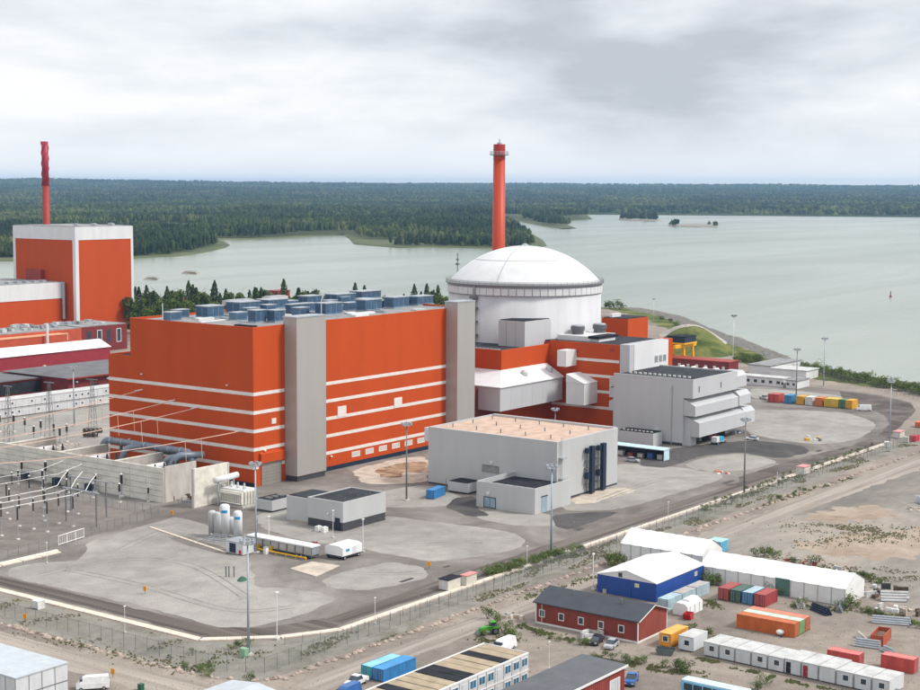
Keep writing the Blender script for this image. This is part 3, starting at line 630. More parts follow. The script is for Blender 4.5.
for v in ((208, 319, 224, 196, 307), (240, 314.5, 260, 226, 303), (256, 323.5, 266.5, 248, 311), (275, 323, 285, 267, 311), (269, 310, 288, 256, 300.5), (291, 314, 312, 287, 306.5),
          (308, 305, 322, 298, 297), (337, 304, 355, 325, 295), (362, 300, 381, 350, 292.5), (326, 316, 342, 315, 304), (366, 312, 382, 356, 300.5), (394, 309, 409, 384, 298), (418, 306, 433, 408, 297)):
    vent_unit(*v)
for k, (px, py, R_, L_, T_) in enumerate(((230, 305, 258, 222, 302), (270, 301, 288, 262, 298.5), (345, 309, 357, 338, 306))):
    x0, x1, y0, y1, z1 = B(px, py, R_, L_, T_, 45.36); x1 = min(x1, x0 + 12); y1 = min(max(y1, y0 + 3), y0 + 8)
    t_ = thing('roof_duct', 'low white air duct lying among the blue roof housings', 'duct', (x0, y0, 45.36), 'white ducts on the turbine hall roof')
    box(x0, x1, y0, y1, 45.36, 46.7).build('duct_body', CABR, t_); box(x0 + .6, x1 - .6, y0 + .6, y1 - .6, 46.7, 46.95).build('duct_cover', STEEL, t_)

sb = None
for k, (x, y) in enumerate([(6, 40), (18, 24), (20, 36), (30, 20), (33, 33), (44, 22), (46, 38), (58, 20), (60, 32), (70, 24), (74, 36), (84, 22), (88, 33), (96, 22), (14, 45), (38, 45), (64, 45), (90, 44)]):
    if sb is None:
        sb = thing('small_ventilation_unit', 'small blue-grey vent box between the larger roof housings', 'ventilation unit', (x, y, 45.36), 'small vent boxes on the turbine hall roof')
        box(x, x + 4.6, y, y + 3.2, 45.36, 47.7).build('housing', BLUEM, sb); box(x - .15, x + 4.75, y - .15, y + 3.35, 47.7, 47.9).build('cap', STEEL, sb); box(x + .4, x + 4.2, y - .06, y + .03, 45.9, 47.3).build('louvre', BLUEDK, sb)
    else: o = copy_tree(sb); o.location = (x, y, 45.36)
# ================================================================== REACTOR BUILDING
DX, DY, DR = 176.8, 26.0, 29.35
rb = thing('reactor_building', 'white cylindrical reactor building with a shallow white dome', 'reactor', (DX, DY, 0))
MB().lathe(DX, DY, [(DR, -.4), (DR, 46.2)], 96).smooth().build('cylinder', CYLW, rb)
q = MB().lathe(DX, DY, [(DR + .25, 46.2), (DR + .25, 49.7), (DR - .6, 49.7)], 96); q.build('gallery', mat('gallery_shadow_gap', (.30, .30, .33), .6), rb)
for i in range(64):
    a0, a1 = 2 * math.pi * (i + .05) / 64, 2 * math.pi * (i + .95) / 64; r0, r1 = DR + .2, DR + .5
    MB().prism([(DX + r0 * math.cos(a0), DY + r0 * math.sin(a0)), (DX + r1 * math.cos(a0), DY + r1 * math.sin(a0)), (DX + r1 * math.cos(a1), DY + r1 * math.sin(a1)), (DX + r0 * math.cos(a1), DY + r0 * math.sin(a1))], 46.35, 48.9).build('gallery_panel', DOMEW, rb)
MB().lathe(DX, DY, [(DR + .3, 49.7), (DR + 1.0, 49.75), (DR + 1.0, 50.15), (DR - .2, 50.2)], 96).build('gallery_walkway', STEELD, rb)
ra = MB()
for i in range(72):
    a = 2 * math.pi * i / 72; x, y = DX + (DR + .9) * math.cos(a), DY + (DR + .9) * math.sin(a); ra.tube([(x, y, 50.1), (x, y, 51.3)], .05, 4)
for zz in (50.7, 51.3): ra.tube([(DX + (DR + .9) * math.cos(2 * math.pi * i / 96), DY + (DR + .9) * math.sin(2 * math.pi * i / 96), zz) for i in range(97)], .06, 4)
ra.build('gallery_railing', STEELD, rb)
prof = []; DH, DZ = 13.6, 50.15; Rs = ((DR - .3) ** 2 + DH ** 2) / (2 * DH)
for k in range(0, 25):
    rr = (DR - .3) * (1 - k / 24) + 0.02; prof.append((rr, DZ - (Rs - DH) + math.sqrt(Rs ** 2 - rr ** 2)))
dome = MB().lathe(DX, DY, prof, 96).smooth().build('dome', DOMEW, rb)
zd = lambda rr: DZ - (Rs - DH) + math.sqrt(Rs ** 2 - rr ** 2)
sm = mat('dome_seam', (.45, .46, .50), .6)
MB().tube([(DX + 19 * math.cos(2 * math.pi * i / 96), DY + 19 * math.sin(2 * math.pi * i / 96), zd(19) + .02) for i in range(97)], .11, 5).build('seam', sm, dome)
a = R(193)
MB().tube([(DX + rr * math.cos(a), DY + rr * math.sin(a), zd(rr) + .05) for rr in np.linspace(28.6, 1, 16)], .22, 5).build('rung_path', sm, dome)
MB().lathe(DX, DY, [(1.4, 63.2), (1.4, 64.1), (.4, 64.6)], 16).build('apex_cap', STEEL, dome)
# caged ladder and ducts on the cylinder's side
p_ = PX(476.5, 300, DX - 25); a = math.atan2(p_[1] - DY, p_[0] - DX)
a = R(175.5)
lx, ly = DX + (DR + .5) * math.cos(a), DY + (DR + .5) * math.sin(a)
lad = MB(); lad.box(lx - .5, lx, ly - .5, ly + .5, 28, 49.5)
lad.build('ladder_cage', mat('cage_grey', (.30, .30, .33), .6, .2), rb)
for zz in (31, 36, 41, 45): box(lx - 1.3, lx + .2, ly - 1.5, ly + 1.5, zz, zz + .8).build('ladder_landing', STEELD, rb)
q = G(457.5, 272, 50); MB().tube([(q[0], q[1], 46.5), (q[0], q[1], ZH(457.5, 253, q[0], q[1]))], .22, 6).box(q[0] - .6, q[0] + .6, q[1] - .6, q[1] + .6, 53, 53.8).box(q[0] - .5, q[0] + .5, q[1] - .5, q[1] + .5, 55, 55.6).build('antenna', STEELD, rb)

# exhaust stack behind the dome
sx, sy = 205.0, 58.0
st = thing('vent_stack', 'tall orange-red cylindrical stack with a ring platform behind the dome', 'chimney', (sx, sy, 0))
MB().cyl(sx, sy, -.4, 97, 3.0, 2.42, 32).smooth().build('shaft', STACK, st)
MB().cyl(sx, sy, 97, 103.4, 2.46, 2.42, 32, True).build('head', mat('stack_head_red', (.40, .03, .022), .5, 0, .1, .4), st)
MB().lathe(sx, sy, [(2.4, 98.9), (3.9, 99), (3.9, 99.3), (2.4, 99.35)], 24).build('platform', STEELD, st)
ra = MB()
for i in range(16):
    a = 2 * math.pi * i / 16; ra.tube([(sx + 3.8 * math.cos(a), sy + 3.8 * math.sin(a), 99.2), (sx + 3.8 * math.cos(a), sy + 3.8 * math.sin(a), 100.5)], .07, 4)
for zz in (99.9, 100.5): ra.tube([(sx + 3.8 * math.cos(2 * math.pi * i / 24), sy + 3.8 * math.sin(2 * math.pi * i / 24), zz) for i in range(25)], .07, 4)
ra.build('railing', STEEL, st)
MB().box(sx - .7, sx + .7, sy - .7, sy + .7, 103.4, 104.1).tube([(sx, sy, 104), (sx, sy, 105.6)], .25, 6).build('beacon', STEEL, st)

# ================================================================== SAFEGUARD BLOCK (in front of the reactor)
sg = thing('safeguard_building', 'orange block against the reactor with a white sloping canopy', 'building', (124, 0, 0))
box(124, 158, 0, 30, -.4, 28.6).build('wall', ORANGE, sg)
MB().box(123.98, 158, -.02, .5, 28.6, 29.3).box(123.98, 124.5, .5, 29.9, 28.6, 29.3).build('parapet', ORANGE, sg)
box(124.5, 158, .5, 29.9, 28.602, 28.68).build('roof', ROOFD, sg)
for k in range(9): box(125 + k * .01, 126.2, 2 + k * 1.6, 2.9 + k * 1.6, 28.68, 29.5).build('roof_block', STEEL, sg)
# link hall between turbine building and safeguard block
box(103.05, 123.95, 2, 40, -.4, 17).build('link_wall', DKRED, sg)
# canopy: grey-white walls overhanging, white roof falling outwards
cw = MB()
cw.box(113, 152.5, -7.2, -6.8, 9.6, 18.0).box(113, 113.4, -6.8, 26, 9.6, 18.0).box(152.1, 152.5, -6.8, 0, 9.6, 18.0).box(113.4, 152.1, -6.8, -.02, 9.6, 9.9).box(113.4, 123.9, -.02, 26, 9.6, 9.9)
cnp = cw.build('canopy', SGREY, sg)
cr_ = MB(); cr_.add([(112.6, -7.6, 18.0), (153, -7.6, 18.0), (153, 0.0, 22.4), (123.95, 0.0, 22.4), (123.95, 26, 22.4), (112.6, 26, 18.0)], [(0, 1, 2, 3), (0, 3, 4, 5)])
cr_.add([(112.6, -7.6, 17.7), (153, -7.6, 17.7), (153, -7.6, 18.0), (112.6, -7.6, 18.0), (112.6, 26, 17.7), (112.6, 26, 18.0), (153, 0, 22.4), (153, 0, 17.7)], [(0, 1, 2, 3), (4, 0, 3, 5), (1, 7, 6, 2)])
cr_.build('canopy_roof', WHITE, cnp)
for k in range(1, 6): box(113 + k * 6.6, 113.12 + k * 6.6, -7.23, -7.1, 9.7, 17.7).build('panel_joint', mat('joint_pale', (.44, .45, .49), .6), cnp)
for xx in (133, 149): MB().lathe(xx, -3.6, [(1.3, 18.6), (1.3, 20.9), (.9, 21.8), (.1, 22.0)], 14).smooth().build('roof_cowl', SGREY, cnp)
q = B(524.7, 347.6, 558, 498.3, 321.8, 28.7)
pb = box(q[0], q[1], q[2], min(q[3], q[2] + 20), 28.68, q[4]).build('penthouse', SGREY, sg)
box(q[0] + .4, q[1] - .4, q[2] + .4, min(q[3], q[2] + 20) - .4, q[4], q[4] + .25).build('penthouse_roof', ROOFB, pb)
for k in range(1, 3): yy = q[2] + k * 4.0; box(q[0] - .03, q[0] + .05, yy, yy + .1, 28.7, q[4] - .1).build('panel_joint', STEELD, pb)
# plant room sticking out at the corner with the fuel building
c = PX(584, 400, 146.0)
box(146.0, 155, c[1], c[1] + 7.5, 9.3, 17.0).build('bay', WHITE, sg)
MB().extr([(c[1] - .2, 17.0), (c[1] + 7.5, 17.0), (c[1] + 7.5, 20.0)], 'x', 145.8, 155).build('bay_roof', WHITE, sg)
c = PX(566, 371, 148.0)
box(148, 155, c[1], c[1] + 3.8, 22.2, 28.0).build('upper_bay', WHITE, sg)

# ================================================================== FUEL BUILDING
fb = thing('fuel_building', 'orange banded block with a white overhanging corner beside the reactor', 'building', (155, -33, 0))
box(155, 186, -29.5, 12, -.4, 30.0).build('wall', ORANGE, fb)
MB().box(154.97, 155.45, -29.52, -.1, 30.0, 30.6).box(183, 186.02, -33.6, -28.9, 17.0, 31.0).build('parapet', ORANGE, fb)
box(155.45, 185.9, -32, 11, 30.002, 30.5).build('roof', ROOFD, fb)
for k in range(26): box(157 + k, 157.6 + k, -31.4, -30.8, 30.5, 31.1).build('snow_guard', mat('guard_pale', (.55, .55, .55), .6), fb)
for z in (24.6, 19.0, 13.4, 7.6):
    box(154.9, 155.02, -29.3, -4 if z > 20 else (-14 if z > 9 else -1), z - .5, z + .5).build('white_band', STRIPE, fb)
    box(158, 183, -29.58, -29.48, z - .5, z + .5).build('white_band', STRIPE, fb) if z < 9 else None
ov = box(154.95, 182.9, -33.5, -29.6, 9.2, 30.9).build('overhang', SGREY, fb)
wsp = box(158, 182.88, -33.62, -33.48, 14, 30.7).build('white_facing', WHITE, ov)
for k in range(3): window(fb, '-y', -33.62, 172.8 + k * 3.1, 174.9 + k * 3.1, 23.2, 25.4, .2, SGREY, mat('grey_pane', (.22, .24, .25), .2))
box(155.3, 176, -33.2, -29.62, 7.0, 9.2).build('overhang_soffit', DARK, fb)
for (a, b) in ((-27, 28.2), (-12.5, 26.8), (-9.5, 26.8)): box(154.86, 155.03, a, a + 1.6, b, b + 1.0).build('wall_grille', RUST, fb)
box(160, 178, -14, 0, 30.5, 32.3).build('roof_plinth', WHITE, fb); box(160.5, 172, -17.5, -14, 30.5, 31.6).build('roof_plinth', WHITE, fb)
box(159.9, 174, -17.8, -13.2, 31.6, 32.5).build('roof_plinth', ROOFB, fb)
for (xx, yy) in ((166, -5), (176.5, -8)):
    dv = MB().lathe(xx, yy, [(2.2, 32.3), (2.2, 33.6), (2.6, 33.7), (2.6, 35.2), (2.3, 35.4)], 24).build('drum_vent', mat('drum_dark', (.13, .13, .14), .5, .3), fb); MB().lathe(xx, yy, [(2.3, 35.41), (2.2, 35.7), (.2, 35.9)], 24).build('drum_cap', STEEL, dv)
c = PX(628, 320, 232)
ob = thing('auxiliary_building', 'plain orange block with dark roof just beyond the reactor dome', 'building', (232, c[1], 0))
x1 = PY(648, 318, c[1])[0]; y1 = PX(602, 318, 232)[1]
box(232, x1, c[1], y1, -.4, c[2] + .3).build('wall', ORANGE, ob); box(232.4, x1 - .4, c[1] + .4, y1 - .4, c[2] + .3, c[2] + .6).build('roof', ROOFD, ob)
MB().box(233, 240, c[1] + 8, c[1] + 9.5, c[2] + .6, c[2] + 2.0).build('roof_duct', WHITE, ob)
c0 = ob

# ================================================================== SERVICE BUILDING with stepped hoods
sv = thing('diesel_building', 'light grey windowless block with two stacked sloping hoods', 'building', (140, -63, 0))
box(140, 172.5, -63, -36, -.4, 22.0).build('wall', SGREY, sv)
box(139.96, 172.6, -66.6, -62.9, 16.2, 22.0).build('top_band', SGREY, sv)
MB().box(139.95, 172.6, -66.62, -66.1, 22.0, 22.6).box(139.95, 140.45, -66.1, -35.98, 22.0, 22.6).box(172.1, 172.62, -66.1, -36, 22, 22.6).build('parapet', SGREY, sv)
box(140.45, 172.1, -66.1, -36.2, 22.002, 22.2).build('roof', ROOFD, sv)
for k in range(13): box(146.5, 147.0, -62 + k * 1.9, -61.1 + k * 1.9, 22.2, 22.75).build('roof_clip', TRIM, sv)
MB().extr([(-63.01, 10.2), (-67.4, 10.2), (-67.4, 13.6), (-63.01, 15.9)], 'x', 140.3, 172.2).build('hood', SGREY, sv)
MB().extr([(-63.01, 3.2), (-68.6, 3.2), (-68.6, 8.0), (-63.01, 10.0)], 'x', 141.2, 176).build('hood', SGREY, sv)
for (x0, x1, y0, z0, z1) in ((173, 181, -66.2, 16.6, 22.0), (173, 182, -67.4, 10.5, 15.3), (176.3, 184, -68.2, 3.6, 9.2)):
    MB().extr([(-60, z0), (y0, z0), (y0, z1 - 1.5), (y0 + 1.5, z1), (-60, z1)], 'x', x0, x1).build('side_hood', SGREY, sv)
box(172.5, 180, -63, -40, -.4, 20).build('side_wing', SGREY, sv)
box(141, 145, -65.5, -63, -.3, 4.6).build('porch', SGREY, sv); box(145, 150, -64.2, -63, -.3, 3.2).build('recess_shade_block', DARK, sv)  # no hollow here: the recess's shade is put into a solid block's dark colour
for xx in (154, 166): box(xx, xx + 3.4, -64.0, -62.95, -.2, 3.2).build('door', ROOFB, sv)
for xx in (158, 162): box(xx, xx + 2.6, -63.7, -62.95, -.1, 2.8).build('door', CRIMSON, sv)
for xx in (144, 160): box(xx, xx + .5, -66.75, -66.55, 18.0, 20.0).build('wall_bracket', STEELD, sv)
box(139.8, 140.05, -59, -58.6, .2, 20).build('downpipe', STEEL, sv)
box(139.88, 172, -62.95, -36.1, -.35, .9).build('plinth', DARK, sv)
for z in (11, 15.6, 19): MB().extr([(-36, z - 1.6), (-33.7, z - 1.6), (-33.7, z + 1.6), (-36, z + 2.6)], 'x', 141, 150).build('link_bay', SGREY, sv)
c = B(653, 447, 662, 618, 435)
sa = thing('pump_house', 'low grey annex with dark clipped roof beside the stepped grey block', 'building', (c[0], c[2], 0))
box(c[0], c[1], c[2], c[3], -.3, 4.4).build('wall', SGREY, sa); box(c[0] + .3, c[1] - .3, c[2] + .3, c[3] - .3, 4.4, 4.7).build('roof', ROOFB, sa)
for k in range(8): box(c[0] + .6, c[0] + 1.1, c[2] + .8 + k * 1.5, c[2] + 1.5 + k * 1.5, 4.7, 5.0).build('roof_clip', TRIM, sa)
box(c[1] + .02, c[1] + 4.5, c[2] + 2, c[2] + 4, 1.2, 4.8).build('duct_box', SGREY, sa)

# open-fronted pale blue shelter with stored things
c = B(664, 461, 668, 600, 447)
sh_ = thing('open_shelter', 'long pale-blue open-fronted shelter beside the grey hall', 'shelter', (c[0], c[2], 0))
PB = paint('pale_blue', (.50, .66, .74))
x0, y0, y1 = c[0], c[2], c[2] + 22
MB().extr([(x0 - .4, 3.3), (x0 + 3.6, 3.6), (x0 + 3.6, 3.75), (x0 - .4, 3.5)], 'y', y0 - .2, y1).build('roof', PB, sh_)
box(x0, x0 + 3.4, y0, y0 + .15, 0, 3.35).build('end_wall', PB, sh_); box(x0 + 3.25, x0 + 3.4, y0 + .15, y1, 0, 3.4).build('back_wall', NAVY, sh_)
for k in range(6): box(x0, x0 + .15, y0 + 3.6 * k + 3.4, y0 + 3.6 * k + 3.55, 0, 3.3).build('post', NAVY, sh_)
for k, (cl, hh) in enumerate((((.45, .45, .44), 1.5), ((.05, .12, .35), 1.7), ((.5, .48, .45), 1.1), ((.30, .08, .06), 1.0), ((.6, .6, .58), 1.4))):
    t_ = thing('crate', ['pale wooden crate', 'blue tool crate', 'flat grey crate', 'small rusty crate', 'tall white crate'][k] + ' stored in the pale-blue shelter', 'crate', (x0 + .8, y0 + 1.6 + 3.6 * k, 0))
    box(x0 + .8, x0 + 2.6, y0 + 1.2 + 3.6 * k, y0 + 3.0 + 3.6 * k, 0.12, hh).build('crate_body', paint('crate%d' % k, cl), t_); box(x0 + .72, x0 + 2.68, y0 + 1.12 + 3.6 * k, y0 + 3.08 + 3.6 * k, hh, hh + .12).build('lid', paint('crate%d' % k, cl), t_)
    box(x0 + .8, x0 + 2.6, y0 + 1.3 + 3.6 * k, y0 + 2.9 + 3.6 * k, 0.01, .12).build('pallet', BARK, t_)

# ================================================================== GREY HALL with gravel roof
q = B(556, 502, 617, 428, 442); X0, X1, Y0, Y1 = 31.0, 64.0, -82.4, -39.2
hx = G(556.5, 502); X0, Y0 = hx[0], hx[1]; X1 = PY(617, 485, Y0)[0]; Y1 = PX(428.3, 484, X0)[1]; HH = ZH(556, 442, X0, Y0)
gh = thing('grey_hall', 'large light grey windowless hall with pinkish gravel roof', 'building', (X0, Y0, 0))
box(X0, X1, Y0, Y1, -.3, HH - .6).build('wall', LGREY, gh)
MB().box(X0 - .03, X1 + .03, Y0 - .03, Y0 + .6, HH - .6, HH).box(X0 - .03, X1 + .03, Y1 - .6, Y1 + .03, HH - .6, HH).box(X0 - .03, X0 + .6, Y0 + .6, Y1 - .6, HH - .6, HH).box(X1 - 1.0, X1 + .03, Y0 + .6, Y1 - .6, HH - .6, HH + .2).build('parapet', LGREY, gh)
box(X0 + .6, X1 - 1.0, Y0 + .6, Y1 - .6, HH - .598, HH - .45).build('roof', ROOFP, gh)
box(X0 - .04, X1 - .1, Y0 - .04, Y1 - .1, -.3, .5).build('plinth', DARK, gh)
for i in range(3):
    for j in range(5): MB().cyl(X0 + 6 + i * 10, Y0 + 6 + j * 8.5, HH - .45, HH + .7, .16, .16, 6).build('roof_vent', STEELD, gh)
for xx in (X0 + 15.2, X0 + 21.3):
    du = box(xx, xx + 1.7, Y0 - 2.0, Y0 - .9, .3, HH - 3.0).build('duct', NAVY, gh)
    for z0, z1 in ((HH - 5.2, HH - 3.2), (HH - 12.5, HH - 10.2)): box(xx - 1.5, xx - .02, Y0 - 1.6, Y0 - .4, z0 + .3, z1 - .3).build('duct_inlet', NAVY, du)
    for z in (HH - 7.4, HH - 9.5, HH - 14): box(xx - 1.2, xx - .02, Y0 - 1.1, Y0 - .02, z, z + .22).build('bracket', STEELD, du)
ldr = MB()
for s_ in (0, .7): ldr.tube([(X0 + 1.2 + s_, Y0 - .5, .3), (X0 + 1.2 + s_, Y0 - .5, HH + 1)], .07, 5)
for z in np.arange(.8, HH + .5, .8): ldr.tube([(X0 + 1.2, Y0 - .5, z), (X0 + 1.9, Y0 - .5, z)], .05, 4)
for z in (6.2, 12.0): ldr.box(X0 + .8, X0 + 3.4, Y0 - 1.5, Y0 - .02, z, z + .15)
ldr.build('wall_ladder', STEEL, gh)
box(X0 + 24.3, X0 + 25.8, Y0 - .12, Y0 + .05, .3, 2.7).build('door', STEELD, gh)
window(gh, '-x', X0, Y0 + 19.5, Y0 + 25, 5.8, 7.6, .15, STEELD, ROOFG)
box(X0 - .5, X0, Y0 + 21.5, Y0 + 22.1, 8.4, 8.9).build('wall_lamp', TRIM, gh)
box(X0 + 2, X0 + 12, Y1 + .02, Y1 + 3, 12, HH - .8).build('roof_plant', WHITE, gh)
q = G(534.8, 514.8)
an = thing('compound_annex', 'grey walled roofless annex in front of the grey hall', 'building', (q[0], q[1], 0))
ax0, ay0 = q[0], q[1]; ay1 = PX(476.5, 503, ax0)[1]; ah = ZH(534.8, 489, ax0, ay0); ax1 = min(X0 - .02, ax0 + 12)
MB().box(ax0, ax0 + .4, ay0, ay1, -.2, ah).box(ax0 + .4, X0 - .02, ay0, ay0 + .4, -.2, ah).box(ax0 + .4, X0 - .02, ay1 - .4, ay1, -.2, ah).build('wall', LGREY, an)
box(ax0 + .4, X0 - .05, ay0 + .4, ay1 - .4, -.1, ah - 1.3).build('equipment_deck', ROOFB, an)
for k in range(5): box(ax0 + 1.2, ax0 + 3, ay0 + 2 + k * 3.4, ay0 + 4.4 + k * 3.4, ah - 1.3, ah - .5).build('equipment', STEELD, an)
dd = box(ax0 + 3.2, ax0 + 5.8, ay0 - .12, ay0 + .05, -.05, 4.2).build('door', paint('teal_grey', (.28, .38, .45)), an)
box(ax0 + 3.0, ax0 + 6.0, ay0 - .16, ay0 + .04, 4.2, 4.45).build('door_frame', NAVY, an)
window(an, '-x', ax0, ay1 - 6.2, ay1 - 2.6, .2, 2.8, .2, NAVY, paint('teal_grey', (.28, .38, .45)), mull=1)
box(ax0 - .5, ax0, ay1 - 4.4, ay1 - 3.6, 3.7, 4.3).build('wall_lamp', TRIM, an)
c = B(467.8, 494.8, 476, 447.8, 484)
bk = thing('switch_kiosk', 'small grey flat-roofed kiosk next to the blue container', 'kiosk', (c[0], c[2], 0))
box(c[0], c[0] + 6, c[2], c[3], .5, c[4]).build('wall', LGREY, bk); box(c[0] + .25, c[0] + 5.75, c[2] + .25, c[3] - .25, c[4], c[4] + .2).build('roof', ROOFB, bk)
box(c[0] + .3, c[0] + 5.7, c[2] + .3, c[3] - .3, -.1, .5).build('plinth', DARK, bk); MB().tube([(c[0] - .3, c[3] + .4, 0), (c[0] - .3, c[3] + .4, 4)], .1, 5).build('lamp_post', STEELD, bk)

# ================================================================== SMALL GREY BUILDINGS
q = B(343, 531.4, 386.2, 307.6, 502.6); x0, x1, y0, y1, h = q; x1 = x0 + min(x1 - x0, 17)
s1 = thing('switchgear_building', 'small grey building with black plinth and dark flat roof', 'building', (x0, y0, 0))
box(x0, x1, y0, y1, 2.1, h - .3).build('wall', LGREY, s1); box(x0 + .1, x1 - .1, y0 + .1, y1 - .1, -.2, 2.1).build('plinth', DARK, s1)
MB().box(x0 - .02, x1, y0 - .02, y0 + .4, h - .3, h).box(x0 - .02, x0 + .4, y0 + .4, y1, h - .3, h).box(x1 - .4, x1, y0 + .4, y1, h - .3, h).box(x0 + .4, x1 - .4, y1 - .4, y1, h - .3, h).build('parapet', LGREY, s1)
box(x0 + .4, x1 - .4, y0 + .4, y1 - .4, h - .298, h - .2).build('roof', ROOFD, s1)
box(x0 - .12, x0 + .12, y0 + 1.0, y0 + 2.6, .1, 3.2).build('door', NAVY, s1)
for k in range(4): MB().tube([(x0 + 1 + k * (x1 - x0 - 2) / 3, y0 + .2, h), (x0 + 1 + k * (x1 - x0 - 2) / 3, y0 + .2, h + 1.2)], .06, 4).build('lightning_rod', STEELD, s1)
for k in range(2): box(x0 - .4, x0, y0 + 2.6 + k * 2, y0 + 3.1 + k * 2, 3.7, 4.1).build('wall_lamp', TRIM, s1)
box(x0 + 2, x1 - 5, y1 + .02, y1 + 9, -.2, h - 1).build('rear_wing', LGREY, s1); box(x0 + 2.4, x1 - 5.4, y1 + .4, y1 + 8.6, h - 1, h - .8).build('rear_roof', ROOFD, s1)
q = B(272, 513, 292, 256, 501); x0, x1, y0, y1, h = q
s2 = thing('cooler_unit', 'low grey equipment box with open dark top near the big door', 'equipment', (x0, y0, 0))
box(x0, x1, y0, y1, .5, h).build('casing', LGREY, s2); box(x0 + .3, x1 - .3, y0 + .3, y1 - .3, h, h + .15).build('grille', ROOFB, s2); box(x0 + .3, x1 - .3, y0 + .3, y1 - .3, -.1, .5).build('plinth', DARK, s2)
for k in range(3): box(x0 + .8 + k * 2.2, x0 + 2.2 + k * 2.2, y0 + 1.6, y0 + 3.4, h + .15, h + .5).build('fan', STEELD, s2)
for k, (px, py, cl, wd) in enumerate(((313, 517, (.45, .42, .40), 4), (307, 523, (.48, .40, .30), 6.5), (318, 532, (.7, .7, .68), 1.6), (324, 533, (.7, .7, .68), 1.6), (300, 505, (.62, .55, .25), 3), (306, 508, (.66, .6, .45), 4))):
    g_ = G(px, py)
    t_ = thing('pallet_load' if k > 1 else 'foundation_slab', ['grey concrete slab with dark frame on the yard', 'sandy planked slab beside the small grey building', 'white cube on the paved yard by the slabs', 'second white cube on the paved yard by the slabs', 'yellowish stack near the big hall door', 'stack of pale boards near the big hall door'][k], 'slab' if k < 2 else 'pallet', (g_[0], g_[1], 0))
    hh = .4 if k < 2 else 1.3
    box(g_[0], g_[0] + wd, g_[1], g_[1] + wd * .7, .02, hh).build('block', paint('slab%d' % k, cl), t_)
    box(g_[0] + .3, g_[0] + wd - .3, g_[1] + .3, g_[1] + wd * .7 - .3, hh, hh + .15).build('cover', ROOFD if k == 0 else paint('slab%d' % k, cl), t_)

# ================================================================== TRANSFORMER BAYS and noise wall
LWX = -31.6
lw = thing('noise_wall', 'long pale wall of stacked precast planks screening the transformers', 'wall', (LWX, 3.7, 0))
H0 = 9.6; rows = 6; colsn = 14; yA, yB = 3.7, 96.0
for j in range(colsn):
    y0 = yA + (yB - yA) * j / colsn; y1 = yA + (yB - yA) * (j + 1) / colsn
    for i in range(rows):
        z0 = H0 * i / rows; off = rng.uniform(-.03, .03)
        box(LWX + off, LWX + .5 + off, y0 + .06, y1 - .06, z0 + .05 if i else -.2, z0 + H0 / rows - .05).build('plank', CONCP, lw)
    box(LWX + .05, LWX + .56, y0 - .055, y0 + .055, -.2, H0).build('post', CONC, lw)
box(LWX + .51, LWX + .7, yA, yB, -.2, H0 - .1).build('backing', CONC, lw)
x1 = PY(196, 500, yA)[0]
box(LWX + .6, x1, yA - .25, yA + .25, -.2, H0 + .3).build('end_wall', CONC, lw)
for k, yy in enumerate((28, 52, 76)):
    fw = thing('fire_wall', ['first concrete fire wall dividing the transformer bays, next to the open bay', 'middle concrete fire wall dividing the transformer bays', 'last concrete fire wall dividing the transformer bays, by the pylons'][k], 'wall', (LWX + .8, yy, 0))
    box(LWX + .75, -9, yy - .3, yy + .3, -.2, 8.2).build('panel', CONC, fw); box(LWX + .75, -9, yy - .4, yy + .4, 8.2, 8.5).build('coping', CONCP, fw)
    tr = thing('transformer', ['pale grey transformer in the bay nearest the open bay', 'pale grey transformer in the middle bay', 'pale grey transformer in the bay by the pylons'][k], 'transformer', (-22, yy - 16, 0))
    box(-27, -15, yy - 17, yy - 9, .3, 5.2).build('tank', CONCP, tr)
    for q in range(8): box(-27.8, -27.02, yy - 16.8 + q * 1.0, yy - 16.3 + q * 1.0, .8, 4.4).build('radiator', SGREY, tr)
    MB().tube([(-26, yy - 8, 6.6), (-16, yy - 8, 6.6)], .8, 12).smooth().build('conservator', WHITE, tr)
    for q in range(3): MB().lathe(-24 + q * 3.5, yy - 13, [(.35, 5.2), (.5, 5.6), (.3, 6), (.5, 6.4), (.3, 6.8), (.4, 7.2), (.15, 8.4)], 8).build('bushing', INSUL, tr)
    box(-28, -14, yy - 18, yy - 8, -.1, .3).build('plinth', CONC, tr)
g_ = G(195, 508); wx, wy = g_[0], g_[1]
ob2 = thing('fire_wall', 'tall concrete fire wall standing beside the white finned transformer', 'wall', (wx, wy, 0))
wx1 = PY(228, 500, wy)[0]
box(wx, wx1, wy, wy + .6, -.2, 10.6).build('panel', CONCP, ob2); box(wx - .5, wx - .02, wy - .1, wy + .7, -.2, 10.6).build('post', CONC, ob2)
box(wx1 + .02, wx1 + .5, wy - .1, wy + .7, -.2, 10.6).build('post', CONC, ob2)
ct = thing('oil_tank', 'white horizontal oil conservator over the finned transformer', 'tank', (wx1 - 4, wy - 3.5, 0))
MB().tube([(wx + 5, wy - 2.6, 7.0), (wx1 + 1, wy - 2.6, 7.4)], .85, 14).smooth().build('drum', WHITE, ct); MB().box(wx + 6, wx + 6.4, wy - 2.8, wy - 2.4, -.1, 6.4).box(wx1 - .6, wx1 - .2, wy - 2.8, wy - 2.4, -.1, 6.8).build('support', STEEL, ct, 'stuff')
q = B(242, 508.5, 254, 220, 491); x0, x1, y0, y1 = q[0], q[0] + 5.5, q[2], q[3]
tf = thing('main_transformer', 'white finned power transformer in front of the turbine hall corner', 'transformer', (x0, y0, 0))
box(x0 + .8, x1, y0 + .2, y1 - .2, .6, 4.7).build('tank', WHITE, tf); box(x0 - .2, x1 + .6, y0 - .4, y1 + .4, -.1, .6).build('plinth', CONC, tf)
n = 12
